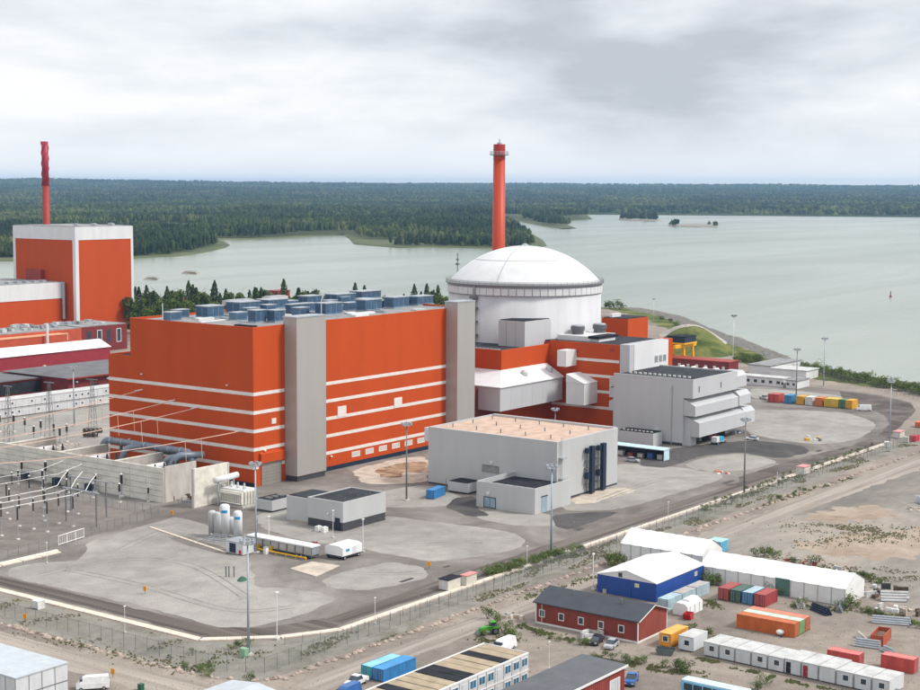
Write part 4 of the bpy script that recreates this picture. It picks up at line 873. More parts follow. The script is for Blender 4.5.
for k in range(n): yy = y0 + (y1 - y0) * (k + .2) / n; box(x0, x0 + .78, yy, yy + (y1 - y0) / n * .55, .9, 4.3).build('radiator', CONCP, tf)
for k in range(4): box(x0 + 1 + k * 1.1, x0 + 1.6 + k * 1.1, y0 - .3, y0 + .18, .9, 4.3).build('radiator', CONCP, tf)
for k in range(3): MB().lathe(x0 + 2.6, y0 + 1.6 + k * 2.4, [(.4, 4.7), (.5, 5.2), (.3, 5.5), (.25, 6.3)], 8).build('bushing', SGREY, tf)
for k in range(2): MB().tube([(x0 - .6, y0 + .2, 1.2 + k * 2.6), (x0 - .6, y1, 1.2 + k * 2.6)], .16, 6).build('header_pipe', TRIM, tf)
MB().tube([(x0 + 2, y1, 5), (x0 + 2, y1 + 2.4, 5.4), (x0 + 2, y1 + 3, 8)], .25, 6).build('riser', TRIM, tf)

# grey-blue bus ducts curving from the hall over the bays
bdx = -8.0
def bend(pts, rad, k=5):
    out = [Vector(pts[0])]
    for i in range(1, len(pts) - 1):
        a, b, c = map(Vector, pts[i - 1:i + 2]); p = b + (a - b).normalized() * rad; q_ = b + (c - b).normalized() * rad
        for s_ in range(k + 1): t = s_ / k; out.append((1 - t) ** 2 * p + 2 * t * (1 - t) * b + t * t * q_)
    return out + [Vector(pts[-1])]
pa = [(-9, 57, 3.0), (-9, 53.0, 9.6), (-9, 16.5, 9.6), (-9, 15, 3.0)]
pb_ = [(-5.5, 38, 8.8), (-7.5, 36, 9.2), (-13.5, 39, 9.0), (-14, 41, 3.0)]
pc_ = [(-6, 14, 8.8), (-13, 18, 9.0), (-15, 20.5, 3.0)]
pd_ = [(-5.5, 34, 8.0), (-5.5, 17, 8.0), (-12, 23, 7.6), (-12.5, 25, 2.5)]
bd = thing('bus_duct', 'grey-blue fat bus duct pipes arching over the transformer bays', 'pipe', (bdx, 36, 0))
for p in (pa, pb_, pc_, pd_): MB().tube(bend(p, 1.8), 1.0, 14).smooth().build('pipe_run', PIPEB, bd)
for yy in (46, 30, 22): MB().box(-9.4, -8.6, yy - .3, yy + .3, -.1, 8.7).build('support', STEELD, bd)
for yy in np.linspace(20, 50, 7): MB().tube([(-9, yy - .15, 9.6), (-9, yy + .15, 9.6)], 1.12, 14).build('flange', STEEL, bd)

# ================================================================== SWITCHYARD
def insulator(h):
    t_ = thing('insulator_post', 'x', 'insulator', (0, 0, 0), 'insulator posts in the switchyard')
    MB().box(-.35, .35, -.35, .35, -.05, .3).build('footing', CONCP, t_)
    MB().tube([(0, 0, .3), (0, 0, h * .58)], .13, 6).build('column', STEEL, t_)
    pr = []
    for k in range(9): z = h * .58 + k * (h * .40) / 9; pr += [(.16, z), (.30, z + .12), (.16, z + .25)]
    MB().lathe(0, 0, pr, 8).build('insulator_stack', INSUL, t_); MB().lathe(0, 0, [(.2, h * .98), (.28, h), (.1, h + .2)], 8).build('cap', TRIM, t_)
    return t_
ip = insulator(8.0); used = False
spots = [(-74, 5, 1), (-74, -.3, 1), (-66, 5.1, 1), (-66, -.5, 1), (-55.2, 14.9, 1.1), (-55.3, 10.4, 1), (-66, 10.5, 1), (-74, 10.5, 1), (-83.7, -1.3, 1.05), (-83.7, 5, 1.05), (-83.7, 11, 1.05), (-70.3, 19.3, 1), (-62.6, 15.3, .9), (-79, 19.3, 1), (-87, 19.3, 1), (-55.5, 24, 1), (-55.5, 30, 1), (-66, 26, 1), (-74, 28, 1), (-66, 36, 1), (-55, 38, 1), (-74, 40, 1)]
for x, y, s_ in spots: place(ip, used, (x, y, 0.014), 0, 'grey post with dark ribbed insulator in the gravel switchyard', None, s_); used = True
def portal(x, y0, y1, h, lab):
    t_ = thing('busbar_support', lab, 'support frame', (x, y0, 0))
    for yy in (y0, y1): MB().tube([(x, yy, -.1), (x, yy, h)], .2, 8).build('column', STEELD, t_)
    MB().box(x - .18, x + .18, min(y0, y1) - 1, max(y0, y1) + 1, h, h + .35).build('beam', STEEL, t_)
portal(-62.9, -5.7, 6, 8.6, 'dark T-shaped busbar support next to the switchyard fence corner'); portal(-53, 2, 16, 9, 'grey busbar support close to the long plank wall')
for k, yy in enumerate((-.5, 5.1, 10.5)):
    bb = thing('busbar', ['tubular busbar nearest the switchyard gate', 'middle tubular busbar over the insulator posts', 'tubular busbar nearest the plank wall side'][k], 'busbar', (-75, yy, 8))
    MB().tube([(-120, yy, 8.2), (-66, yy, 8.2), (-61, yy + 1, 8.4), (-57, yy + 4, 9.6), (-53, yy + 6, 11)], .10, 8).smooth().build('tube', TRIM, bb)
    for xx in (-66, -74, -83.7): MB().box(xx - .2, xx + .2, yy - .2, yy + .2, 8.0, 8.45).build('clamp', STEEL, bb)
for k in range(2):
    yy = 22 + k * 8
    bb = thing('busbar', ['thin overhead busbar above the dark post row behind the gate busbars', 'second thin overhead busbar behind the gate busbars', 'third thin overhead busbar behind the gate busbars', 'last thin overhead busbar beside the pylons'][k], 'busbar', (-70, yy, 8)); MB().tube([(-120, yy, 9), (-52, yy, 9), (-44, yy, 10.5)], .07, 6).build('tube', TRIM, bb); MB().box(-55.3, -54.9, yy - .2, yy + .2, 8.6, 9.2).build('clamp', STEEL, bb)
# small post insulators standing above the plank wall
ip2 = insulator(4.0); ip2['group'] = 'insulators along the plank wall'; used = False
for k in range(14): place(ip2, used, (LWX - 1.4 - (k % 2) * 5.5, 8 + k * 5.4, 0.01), 0, 'short insulator post at the foot of the plank wall', None, 1.0 + .3 * (k % 3)); used = True
ck = []
for k, yy in enumerate((30, 44, 58)):
    t_ = thing('control_cabinet', ['dark cabinet at the foot of the plank wall, closest to the gate', 'dark cabinet at the foot of the plank wall, between two others', 'dark cabinet at the foot of the plank wall, by the pylons'][k], 'cabinet', (LWX - 2.5, yy, 0))
    box(LWX - 3.4, LWX - 1.8, yy, yy + 2, .2, 2.6).build('casing', NAVY, t_); box(LWX - 3.5, LWX - 1.7, yy - .1, yy + 2.1, -.1, .2).build('plinth', CONC, t_); box(LWX - 3.46, LWX - 3.38, yy + .9, yy + 1.1, .5, 2.4).build('door', STEELD, t_)
# lattice pylon
def pylon(h, w, lab=''):
    t_ = thing('lattice_pylon', lab, 'pylon', (0, 0, 0), None)
    lg = []
    for sx_ in (-1, 1):
        for sy_ in (-1, 1): MB().tube([(sx_ * w, sy_ * w, -.1), (sx_ * w * .25, sy_ * w * .25, h)], .06, 4).build('leg', STEELD, t_)
    br = MB(); n = 9
    for k in range(n):
        z0, z1 = h * k / n, h * (k + 1) / n; a, b = w * (1 - .75 * k / n), w * (1 - .75 * (k + 1) / n)
        for s_ in (-1, 1):
            br.tube([(s_ * a, -a, z0), (s_ * b, b, z1)], .028, 4); br.tube([(-a, s_ * a, z0), (b, s_ * b, z1)], .028, 4)
            br.tube([(s_ * a, a, z0), (s_ * b, -b, z1)], .028, 4); br.tube([(a, s_ * a, z0), (-b, s_ * b, z1)], .028, 4)
    br.build('bracing', STEELD, t_, 'stuff'); MB().box(-.2, .2, -w * 1.6, w * 1.6, h, h + .3).build('crossarm', STEELD, t_)
    return t_
py_ = pylon(20, 1.3)
for k, (px, py, lab) in enumerate(((9, 447, 'lattice pylon standing farthest along the plank wall'), (50, 442, 'middle lattice pylon in front of the white cabins'), (93, 438, 'lattice pylon next to the orange hall wall'))):
    g_ = G(px, py); place(py_, k > 0, (g_[0], g_[1], 0), .2 * k, lab)
g_ = G(-4, 590); pl = pylon(12, 1.0, 'low lattice column at the switchyard fence'); pl.location = (-88, 8, 0)
for k, (px, py) in enumerate(((14, 432), (25, 435), (41, 438), (54, 441), (67, 442), (0, 432), (34, 444), (60, 446))):
    g_ = G(px, py); place(ip2, True, (g_[0], g_[1], 0), 0, 'dark insulator post on the gravel between plank wall and white cabins', 'insulators behind the plank wall', 1.5)
for k in range(7):
    g_ = G(86 + (k % 4) * 4.5, 433 + (k // 4) * 4)
    t_ = thing('cable_drum', 'dark cable drum in the cluster by the lattice pylon', 'cable drum', (g_[0], g_[1], 0), 'drums by the pylon')
    MB().tube([(g_[0] - .5, g_[1], .9), (g_[0] + .5, g_[1], .9)], .6, 10).build('core', STEELD, t_)
    for s_ in (-.6, .6): MB().tube([(g_[0] + s_ - .06, g_[1], .9), (g_[0] + s_ + .06, g_[1], .9)], .92, 12).build('flange', BARK, t_)
# overhead lines from the yard to the hall wall
for k, (a, zt, lab) in enumerate(((4, 16.0, 'lowest overhead line anchored low on the orange wall'), (22, 21.2, 'overhead line anchored near the middle of the orange wall'), (46, 24.5, 'overhead line anchored at the far end of the orange wall'), (32, 22.5, 'thin overhead line anchored high on the orange wall'))):
    t_ = thing('overhead_line', lab, 'power line', (0, a, zt)); e = Vector((-.2, a, zt)); s0 = Vector((-75, a + 30, 13))
    pts = [e.lerp(s0, t) + Vector((0, 0, -3.0 * t * (1 - t) * 2)) for t in np.linspace(0, 1, 14)]
    MB().tube(pts, .13, 4).build('wire', mat('wire_pale', (.75, .50, .40), .5), t_)
    q = pts[3]; MB().lathe(0, 0, [(.12, 0)], 4) if False else None
    MB().tube([e, e.lerp(s0, .03)], .2, 6).build('anchor_insulator', STRIPE, t_)
    for t in (.16, .22): p = e.lerp(s0, t) + Vector((0, 0, -6 * t * (1 - t))); MB().tube([p, p + Vector((.4, 0, -4.5 - zt * .08))], .07, 4).build('drop_wire', MATS['wire_pale'], t_)

# switchyard fence, gate
def fence(name, label, pts, h=2.4, step=3.0, rail=True, meshm=None, post=STEELD):
    t_ = thing(name, label, 'fence', (*pts[0], 0))
    pm = None
    for a, b in zip(pts[:-1], pts[1:]):
        a, b = Vector((*a, 0)), Vector((*b, 0)); L = (b - a).length; n = max(1, round(L / step))
        for i in range(n + (1 if b == Vector((*pts[-1], 0)) else 0)):
            p = a + (b - a) * i / n
            if pm is None: o = MB().tube([(0, 0, -.1), (0, 0, h + .15)], .05, 5).build('post', post); pm = o.data; o.parent = t_
            else: o = bpy.data.objects.new('post', pm); col.objects.link(o); o.parent = t_
            o.location = p - Vector(ORG[t_.name])
        nrm = Vector((-(b - a).y, (b - a).x, 0)).normalized() * .012
        MB().add([a - nrm + Vector((0, 0, .1)), b - nrm + Vector((0, 0, .1)), b - nrm + Vector((0, 0, h)), a - nrm + Vector((0, 0, h))], [(0, 1, 2, 3)]).build('wire_mesh', meshm or WIREM, t_)
        if rail: MB().tube([a + Vector((0, 0, h)), b + Vector((0, 0, h))], .035, 4).build('top_rail', post, t_)
    return t_
def wire_mat():
    m = bpy.data.materials.new('chain_link'); m.use_nodes = True; t = m.node_tree; b = t.nodes['Principled BSDF']; b.inputs['Base Color'].default_value = (.26, .27, .26, 1); b.inputs['Roughness'].default_value = .6; b.inputs['Metallic'].default_value = .3
    g = N(t, 'ShaderNodeNewGeometry'); nz = N(t, 'ShaderNodeTexNoise'); sockset(nz, Scale=.4, Detail=2.0); t.links.new(g.outputs['Position'], nz.inputs['Vector'])
    mr = N(t, 'ShaderNodeMapRange')
    for i, v in enumerate((.3, .7, .13, .22)): mr.inputs[1 + i].default_value = v
    t.links.new(nz.outputs['Fac'], mr.inputs[0]); t.links.new(mr.outputs[0], b.inputs['Alpha']); return m
WIREM = wire_mat()
fence('yard_fence', 'fine wire fence around the dark switchyard gravel', [(-43.6, 100), (-43.6, -7.4), (-73, -12.8)])
fence('yard_fence', 'fine wire fence leading left from the switchyard gate', [(-82.2, -14.6), (-110, -16.5)])
gt = thing('yard_gate', 'pale tubular gate in the switchyard fence', 'gate', (-82.2, -14.6, 0))
p, q_ = Vector((-82.2, -14.6, 0)), Vector((-73, -12.8, 0))
for t in np.linspace(0, 1, 4): c_ = p.lerp(q_, t); MB().tube([c_ + Vector((0, 0, .1)), c_ + Vector((0, 0, 2.6))], .12, 6).build('upright', TRIM, gt)
for z in (.4, 2.5): MB().tube([p + Vector((0, 0, z)), q_ + Vector((0, 0, z))], .10, 6).build('rail', TRIM, gt)
for t in np.linspace(.08, .92, 13): c_ = p.lerp(q_, t); MB().tube([c_ + Vector((0, 0, .4)), c_ + Vector((0, 0, 2.5))], .04, 4).build('bar', TRIM, gt)
wl = thing('cable_trench', 'low pale concrete trench edge beside the switchyard fence', 'trench', (-110, -18, 0)); box(-120, -86, -19.2, -18.4, -.1, .5).build('wall', CONCP, wl)
for k in range(6): box(-119.5 + k * 5.6, -114.2 + k * 5.6, -20.4, -19.2, -.1, .25).build('cover_slab', KERBM, wl)

# ================================================================== GAS STATION: tanks, tanker shelter, trailer
def tank(px, py, r_, ztop, m, lab, band=None):
    g_ = G(px, py); t_ = thing('gas_tank', lab, 'tank', (g_[0], g_[1], 0))
    MB().lathe(g_[0], g_[1], [(r_, .8), (r_, ztop - .6), (r_ * .7, ztop - .15), (r_ * .1, ztop)], 20).smooth().build('vessel', m, t_)
    for k in range(3): a = 2.1 * k; MB().box(g_[0] + r_ * .8 * math.cos(a) - .12, g_[0] + r_ * .8 * math.cos(a) + .12, g_[1] + r_ * .8 * math.sin(a) - .12, g_[1] + r_ * .8 * math.sin(a) + .12, -.1, 1.2).build('leg', STEEL, t_)
    SBM = paint('sign_blue', (.02, .28, .55))
    if band: MB().prism([(g_[0] + rr_ * math.cos(R(a_)), g_[1] + rr_ * math.sin(R(a_))) for rr_, rg in ((r_ + .03, range(185, 256, 10)), (r_ - .1, range(255, 184, -10))) for a_ in rg], ztop - 2.1, ztop - 1.4).build('blue_mark', SBM, t_)
    MB().tube([(g_[0] - r_ - .2, g_[1], .5), (g_[0] - r_ - .2, g_[1], ztop - .5), (g_[0] - r_ * .4, g_[1], ztop)], .07, 5).build('pipe', STEEL, t_)
tank(225, 537, 1.25, 8.3, WHITE, 'tall white gas tank with a blue mark standing among grey tanks', True)
tank(212.5, 535.5, 1.0, 6.4, LGREY, 'grey gas tank outermost in the tank group', False)
tank(218.5, 537.5, 1.05, 6.6, LGREY, 'grey gas tank between the outer grey one and the white one', False)
tank(231.5, 536.5, .95, 5.0, LGREY, 'short grey tank between the two white tanks', False)
tank(238, 541, 1.1, 7.6, WHITE, 'slim white gas tank with blue mark standing apart', True)
pipes = thing('pipe_rack', 'low tangle of grey pipes in front of the gas tanks', 'pipes', (*G(215, 543)[:2], 0))
g_ = G(215, 543)
for k in range(5): MB().tube([(g_[0] - 2 + k * .9, g_[1] + 4, .3), (g_[0] - 2 + k * .9, g_[1] + 2, .9 + .2 * k), (g_[0] - 1 + k * .9, g_[1] - 5, .9 + .2 * k), (g_[0] + k * .9, g_[1] - 6, .2)], .1, 5).build('pipe', STEEL, pipes)
q = B(243, 556, 256, 226, 543); x0, x1, y0, y1, h = q
pu = thing('pump_skid', 'white pump skid with a navy panel beside the long silver shelter', 'pump unit', (x0, y0, 0))
box(x0, x0 + 4.5, y0, y1, .2, h - .2).build('casing', CABW, pu); box(x0 - .1, x0 + 4.6, y0 - .1, y1 + .1, h - .2, h).build('cover', STEEL, pu)
box(x0 - .08, x0 + .05, y1 - 3.2, y1 - 1.2, .4, h - .5).build('navy_panel', NAVY, pu); box(x0 - .08, x0 + .05, y0 + .6, y0 + 1.3, .3, 1.2).build('red_box', paint('red', (.5, .02, .03)), pu)
for k in range(4): MB().tube([(x0 + .8 + k, y0 + 1 + k * .7, h), (x0 + .8 + k, y0 + 1 + k * .7, h + .9)], .15, 6).build('valve', STEEL, pu)
q = B(311.3, 560, 319, 247, 550); x0, x1, y0, y1, h = q[0], q[0] + 3.0, q[2], q[3], 3.1
tk = thing('tube_trailer', 'long silver trailer body with white top and open grey side', 'trailer', (x0, y0, 0))
box(x0 + .15, x1 - .15, y0 + .15, y1 - .15, .9, h - .3).build('body', STEEL, tk); box(x0 - .1, x1 + .1, y0 - .1, y1 + .1, h - .3, h).build('roof', WHITE, tk)
for k in range(9): yy = y0 + (y1 - y0) * k / 8; box(x0 - .02, x0 + .16, yy - .06, yy + .06, .5, h - .3).build('post', STEELD, tk)
for k in range(8):
    yy = y0 + (y1 - y0) * (k + .08) / 8; box(x0 + .05, x0 + .14, yy, yy + (y1 - y0) / 8 * .84, 1.0, h - .5).build('panel', mat('panel_silver', (.46, .45, .45), .4, .4, .15, .5), tk)
box(x0 + .2, x1 - .2, y0 + .2, y1 - .2, .5, .9).build('chassis', DARK, tk)
wheelm = None
def wheel(parent, x, y, z, r_=.48, w=.3, ax='x', rim=STEEL):
    d_ = (lambda t: (x + t, y, z)) if ax == 'x' else (lambda t: (x, y + t, z))
    o = MB().tube([d_(-w / 2), d_(w / 2)], r_, 14).build('wheel', TYRE, parent); MB().tube([d_(-w / 2 - .02), d_(w / 2 + .02)], r_ * .55, 10).build('rim', rim, o); return o
for k in range(3):
    for xx in (x0 + .3, x1 - .3): wheel(tk, xx, y1 - 2 - k * 1.3, .48)
    wheel(tk, x0 + .3, y0 + 2 + k * 1.3, .48)
g_ = G(300, 564)
bar = thing('yellow_barrier', 'low yellow guard rail along the silver trailer', 'barrier', (x0 - 1.4, y0, 0))
for k in range(6): box(x0 - 1.5, x0 - 1.35, y0 + .4 + k * 3.1, y0 + .55 + k * 3.1, 0, .7).build('post', YELLOW, bar)
box(x0 - 1.55, x0 - 1.3, y0 + .2, y0 + 16.3, .55, .8).build('rail', YELLOW, bar)
q = B(342.7, 561, 362, 325, 549); x0, x1, y0, y1, h = q
wt = thing('white_trailer', 'white box trailer with a small blue mark on its side', 'trailer', (x0, y0, 0))
MB().extr([(y0, 1.0), (y1, 1.0), (y1, 2.9), (y1 - 1.2, 3.3), (y0 + 1.2, 3.3), (y0, 2.9)], 'x', x0, x1).build('body', TENT, wt)
box(x0 + .2, x1 - .2, y0 + .3, y1 - .3, .55, 1.0).build('chassis', DARK, wt)
box(x0 + 1.2, x0 + 2.4, y0 - .03, y0 + .02, 1.9, 2.5).build('blue_mark', MATS['paint_sign_blue'], wt); box(x0 + 3.4, x0 + 4.8, y0 - .04, y0 + .02, 1.2, 2.7).build('door', CABW, wt)
for xx in (x0 + 1, x1 - 1):
    for yy in (y0 + .3, y1 - .3): wheel(wt, xx, yy, .45, ax='y')
for k, (px, py, c_, lab) in enumerate(((258, 550, (.65, .42, .03), 'yellow bollard box by the pump skid'), (266, 554, (.7, .7, .68), 'white electric box by the silver trailer'), (272, 552, (.66, .40, .03), 'yellow electric box by the silver trailer'), (315, 548, (.5, .03, .03), 'red hydrant box at the silver trailer end'), (264, 549, (.45, .4, .05), 'olive yellow drum by the silver trailer'))):
    g_ = G(px, py); t_ = thing('utility_box', lab, 'utility box', (g_[0], g_[1], 0)); box(g_[0] - .5, g_[0] + .5, g_[1] - .4, g_[1] + .4, .15, 1.6).build('casing', paint('ub%d' % k, c_), t_); box(g_[0] - .6, g_[0] + .6, g_[1] - .5, g_[1] + .5, -.05, .15).build('foot', CONC, t_); box(g_[0] - .56, g_[0] + .56, g_[1] - .46, g_[1] + .46, 1.6, 1.7).build('lid', STEEL, t_)
pad = thing('concrete_pad', 'pale concrete pad in front of the silver trailer', 'pad', (*G(312, 570)[:2], 0)); MB().prism([tuple(p) for p in poly_px([(290, 569), (312, 562), (340, 566), (316, 577)])], -.1, .15).build('slab', PALEC, pad)
for k, (px, py) in enumerate(((226, 577), (229, 577), (234, 577))):
    g_ = G(px, py); t_ = thing('pipe_stub', 'dark vertical pipe stub beside the green tarpaulin', 'pipe', (g_[0], g_[1], 0), 'pipe stubs by the green tarpaulin'); MB().tube([(g_[0], g_[1], -.1), (g_[0], g_[1], 2.4)], .15, 8).build('pipe', STEELD, t_); MB().tube([(g_[0], g_[1], 2.4), (g_[0], g_[1], 2.55)], .22, 8).build('flange', STEEL, t_)
g_ = G(242, 580); tp = bump_mesh(g_[0], g_[1], 2.2, 1.3, .8, .5, 16, 5).build('tarpaulin_heap', paint('dark_green', (.02, .10, .06))); tag(tp, 'low heap under a dark green tarpaulin on the gravel', 'tarpaulin')

# ================================================================== OLDER PLANT (left, behind)
X, Y = 278.0, 409.0; yL = PX(13.5, 240, X)[1]; xR = PY(132.5, 240, Y)[0]; ZT = 62.0
o2 = thing('older_reactor_building', 'tall orange block with white top band and white corner strips', 'building', (X, Y, 0))
box(X, xR, Y, yL, -.4, ZT - 8).build('wall', ORANGE, o2); box(X - .2, xR + .2, Y - .2, yL + .2, ZT - 8, ZT - .4).build('top_band', WHITE, o2); box(X + .3, xR - .3, Y + .3, yL - .3, ZT - .4, ZT).build('roof', ROOFG, o2)
box(X - .25, X + 2.2, Y - .25, Y + 2.2, -.4, ZT - 8.01).build('corner_strip', WHITE, o2); box(xR - 1.6, xR + .25, Y - .25, Y + 2, -.4, ZT - 8.01).build('corner_strip', WHITE, o2); box(X - .25, X + 2, yL - 2, yL + .25, -.4, ZT - 8.01).build('corner_strip', WHITE, o2)
for k in range(9): box(X + 6 + k * 4.4, X + 8 + k * 4.4, Y + 5 + (k % 3) * 6, Y + 7 + (k % 3) * 6, ZT, ZT + 1.2).build('roof_vent', STEEL, o2)
box(X - 3, X - .02, Y + 28, Y + 42, 20, 36).build('wall_box', RUST, o2)
cx_, cy_ = 296.0, 450.0
g_ = G(46.5, 228, 62); cx_, cy_ = (CAM[:2] + (g_[:2] - CAM[:2]) / np.linalg.norm(g_[:2] - CAM[:2]) * 985)
ch = thing('older_stack', 'slim red stack with a twisted crimson upper half behind the older block', 'chimney', (cx_, cy_, 0))
zt = ZH(46.5, 141.5, cx_, cy_); zm = ZH(46.5, 186, cx_, cy_)
MB().cyl(cx_, cy_, -.4, zm, 2.6, 2.1, 24).smooth().build('shaft', mat('stack_dull_red', (.30, .03, .02), .6, 0, .1, .4), ch)
MB().cyl(cx_, cy_, zm, zt, 2.1, 2.0, 24).smooth().build('upper_shaft', MAGENTA, ch)
for k in range(3):
    pts = [(cx_ + 2.15 * math.cos(t * 9 + k * 2.09), cy_ + 2.15 * math.sin(t * 9 + k * 2.09), zm + (zt - zm) * t) for t in np.linspace(0, 1, 50)]
    MB().tube(pts, .26, 5).build('strake', MAGENTA, ch)
# machine hall with white fascia running left of the block
ha = thing('older_hall', 'orange hall with a broad white fascia joined to the older block', 'building', (150, 418.7, 0))
box(120, 277.7, 418.7, 470, -.4, 20).build('wall', ORANGE, ha); box(119.8, 277.72, 418.4, 470.2, 20, 29.3).build('fascia', WHITE, ha); box(120.5, 277.2, 419, 469.5, 29.3, 29.6).build('roof', ROOFG, ha)
for k in range(12): box(200 + k * 6, 203 + k * 6, 424, 428, 29.6, 30.8).build('roof_hatch', STEEL, ha)
MB().tube([(275.5, 417.2, 8), (275.5, 417.2, 29)], .9, 10).build('downpipe', STEEL, ha)
# lower orange blocks with pale roofs
lo = thing('low_plant_building', 'low orange and dark-red building with pale cluttered flat roof', 'building', (150, 330, 0))
box(120, 205, 318, 347, -.4, 13).build('wall', mat('dull_orange_cladding', (.46, .075, .03), .6, 0, .1, .3), lo); box(205.02, 236, 318.5, 347, -.4, 13.3).build('wing', DKRED, lo)
box(120.5, 204.6, 318.5, 346.5, 13, 13.4).build('roof', ROOFG, lo); box(205.4, 235.6, 319, 346.5, 13.3, 13.7).build('wing_roof', ROOFG, lo)
box(148, 190, 311, 317.98, -.4, 11.5).build('front_bay', mat('dull_orange_cladding', (.46, .075, .03)), lo); box(147.8, 190.2, 310.8, 317.9, 11.5, 11.8).build('front_bay_roof', mat('peach_roof', (.62, .30, .16), .8), lo)
for k in range(46): a, b = rng.uniform(160, 232), rng.uniform(322, 343); s_ = rng.uniform(1, 3); box(a, a + s_, b, b + s_, 13.35, 14 + rng.uniform(.2, 1.2)).build('roof_unit', [STEEL, CABR, ROOFG][k % 3], lo)
for k, xx in enumerate((209, 216, 222, 229)): window(lo, '-y', 318.5, xx, xx + 2.6, 4.5, 11, .3, TRIM if k % 2 else DKRED, GLASS)
window(lo, '-y', 318.0, 192, 196, 8, 11, .4, mat('tan_trim', (.55, .38, .2), .7), PALEC)
MB().tube([(176, 309, 0), (176, 309, 17.5)], .7, 10).build('flue', WHITE, lo)
# long shed, white roof, crimson wall
sd_ = thing('long_shed', 'long crimson shed with a bright white gabled roof', 'building', (120, 276.8, 0))
sxr = G(110, 345.8, 8)[0]
box(95, sxr, 276.8, 292.6, -.4, 7.6).build('wall', CRIMSON, sd_)
MB().extr([(276.2, 7.6), (293.2, 7.6), (284.7, 11.0)], 'x', 94.6, sxr + .4).build('roof', TENT, sd_)
rk = []
for k in range(16):
    t_ = thing('debris_heap', 'pale rubble heap along the crimson shed wall', 'rubble', (0, 0, 0), 'rubble heaps by the crimson shed') if k == 0 else None
    x, y = 128 + k * 3.6 + rng.uniform(-1, 1), 268 + rng.uniform(-2, 2)
    if k == 0: bump_mesh(0, 0, 2.6, 2.0, 2.2, 0, 9, 3, jag=.9).build('heap', PALEC, t_); proto_heap = t_
    o = place(proto_heap, k > 0, (x, y, 0), k, None, None, rng.uniform(.6, 1.5))
# dark-roofed red building
db = thing('dark_roofed_building', 'dark-red building under a broad charcoal roof behind the white cabins', 'building', (88.5, 187.5, 0))
box(88.5, 140, 187.6, 226, -.4, 8.6).build('wall', DKRED, db)
rf = MB(); rf.add([(86.5, 185.8, 8.6), (142, 185.8, 8.6), (142, 228, 8.6), (86.5, 228, 8.6), (96, 207, 10.6), (142, 207, 10.6)], [(0, 1, 5, 4), (4, 5, 2, 3), (0, 4, 3), (3, 2, 1, 0), (1, 2, 5)]); rf.build('roof', mat('charcoal_roof', (.13, .13, .135), .8, 0, .15, .2), db)
box(86.4, 142, 185.7, 185.85, 8.1, 8.7).build('fascia', RUST, db); box(60, 88.4, 205, 238, -.4, 7.4).build('side_wing', RUST, db); box(59, 88.4, 204, 239, 7.4, 7.8).build('side_roof', MATS['charcoal_roof'], db); box(60, 88.3, 204.6, 205.0, 2, 6.5).build('opening_shade_panel', ROOFB, db)  # wing wall is closed; a black panel paints the shade inside an opening
box(100, 104, 187.4, 187.7, 0, 5).build('door', ROOFB, db)
for xx in (92, 108, 120): box(xx, xx + .8, 186.9, 187.6, 6.4, 7.0).build('wall_lamp', TRIM, db)
# two-storey white cabin row
gA = G(0, 418.5)[1]; yy0 = 165.0
ROWX0, ROWX1, nC = 18.0, 108.0, 30
for k in range(nC):
    for lv in range(2):
        x0 = ROWX0 + (ROWX1 - ROWX0) * k / nC; x1 = ROWX0 + (ROWX1 - ROWX0) * (k + 1) / nC - .08
        if k == 0 and lv == 0:
            t_ = thing('office_cabin', 'white cabin module in the lower tier of the two-storey row', 'cabin', (x0, yy0, 0), 'white cabin modules in the two-storey row')
            w = x1 - x0
            box(x0, x1, yy0, yy0 + 7.5, .25, 3.15).build('body', CABW, t_); box(x0 - .02, x1 + .02, yy0 - .15, yy0 + 7.6, 3.15, 3.32).build('roof', CABR, t_); box(x0 + .2, x1 - .2, yy0 + .2, yy0 + 7.2, 0, .25).build('skid', STEELD, t_)
            window(t_, '-y', yy0, x0 + 1.0, x0 + 1.8, 1.4, 2.2, .08)
            pr = t_
        else:
            o = copy_tree(pr); o.location = (x0, yy0, 0 if lv == 0 else 3.34)
            if rng.random() < .5:
                for c_ in list(o.children):
                    if c_.name.startswith('window'):
                        for g2 in list(c_.children): bpy.data.objects.remove(g2)
                        bpy.data.objects.remove(c_)
            if lv: o['label'] = 'white cabin module in the upper tier of the two-storey row'
# further low things between old and new plant, seen over the roof
for k, (px, py, R_, L_, z, m_, lab) in enumerate(((176, 309, 186, 168, 9, RUST, 'small red building before the tree belt, next to the older block'), (196, 306, 206, 190, 9, CRIMSON, 'small crimson hut before the tree belt'), (278, 299, 290, 268, 8, CRIMSON, 'small crimson hut behind the blue roof housings'), (150, 317, 172, 135, 12, DKRED, 'dark red flat building between old and new plant'), (178, 312, 200, 165, 6, CABR, 'pale flat roof building between old and new plant'))):
    c = G(px, py, z * .3); d0 = c[0] + 0; t_ = thing('outbuilding', lab, 'building', (c[0], c[1], 0))
    x1 = min(PY(R_, py, c[1])[0], c[0] + 30); y1 = min(PX(L_, py, c[0])[1], c[1] + 30)
    box(c[0], x1, c[1], y1, -.4, z).build('wall', m_, t_); box(c[0] - .3, x1 + .3, c[1] - .3, y1 + .3, z, z + .5).build('roof', m_ if k != 3 else ROOFD, t_)
    window(t_, '-y', c[1], c[0] + 2, c[0] + 4, z * .5, z * .8, .2)

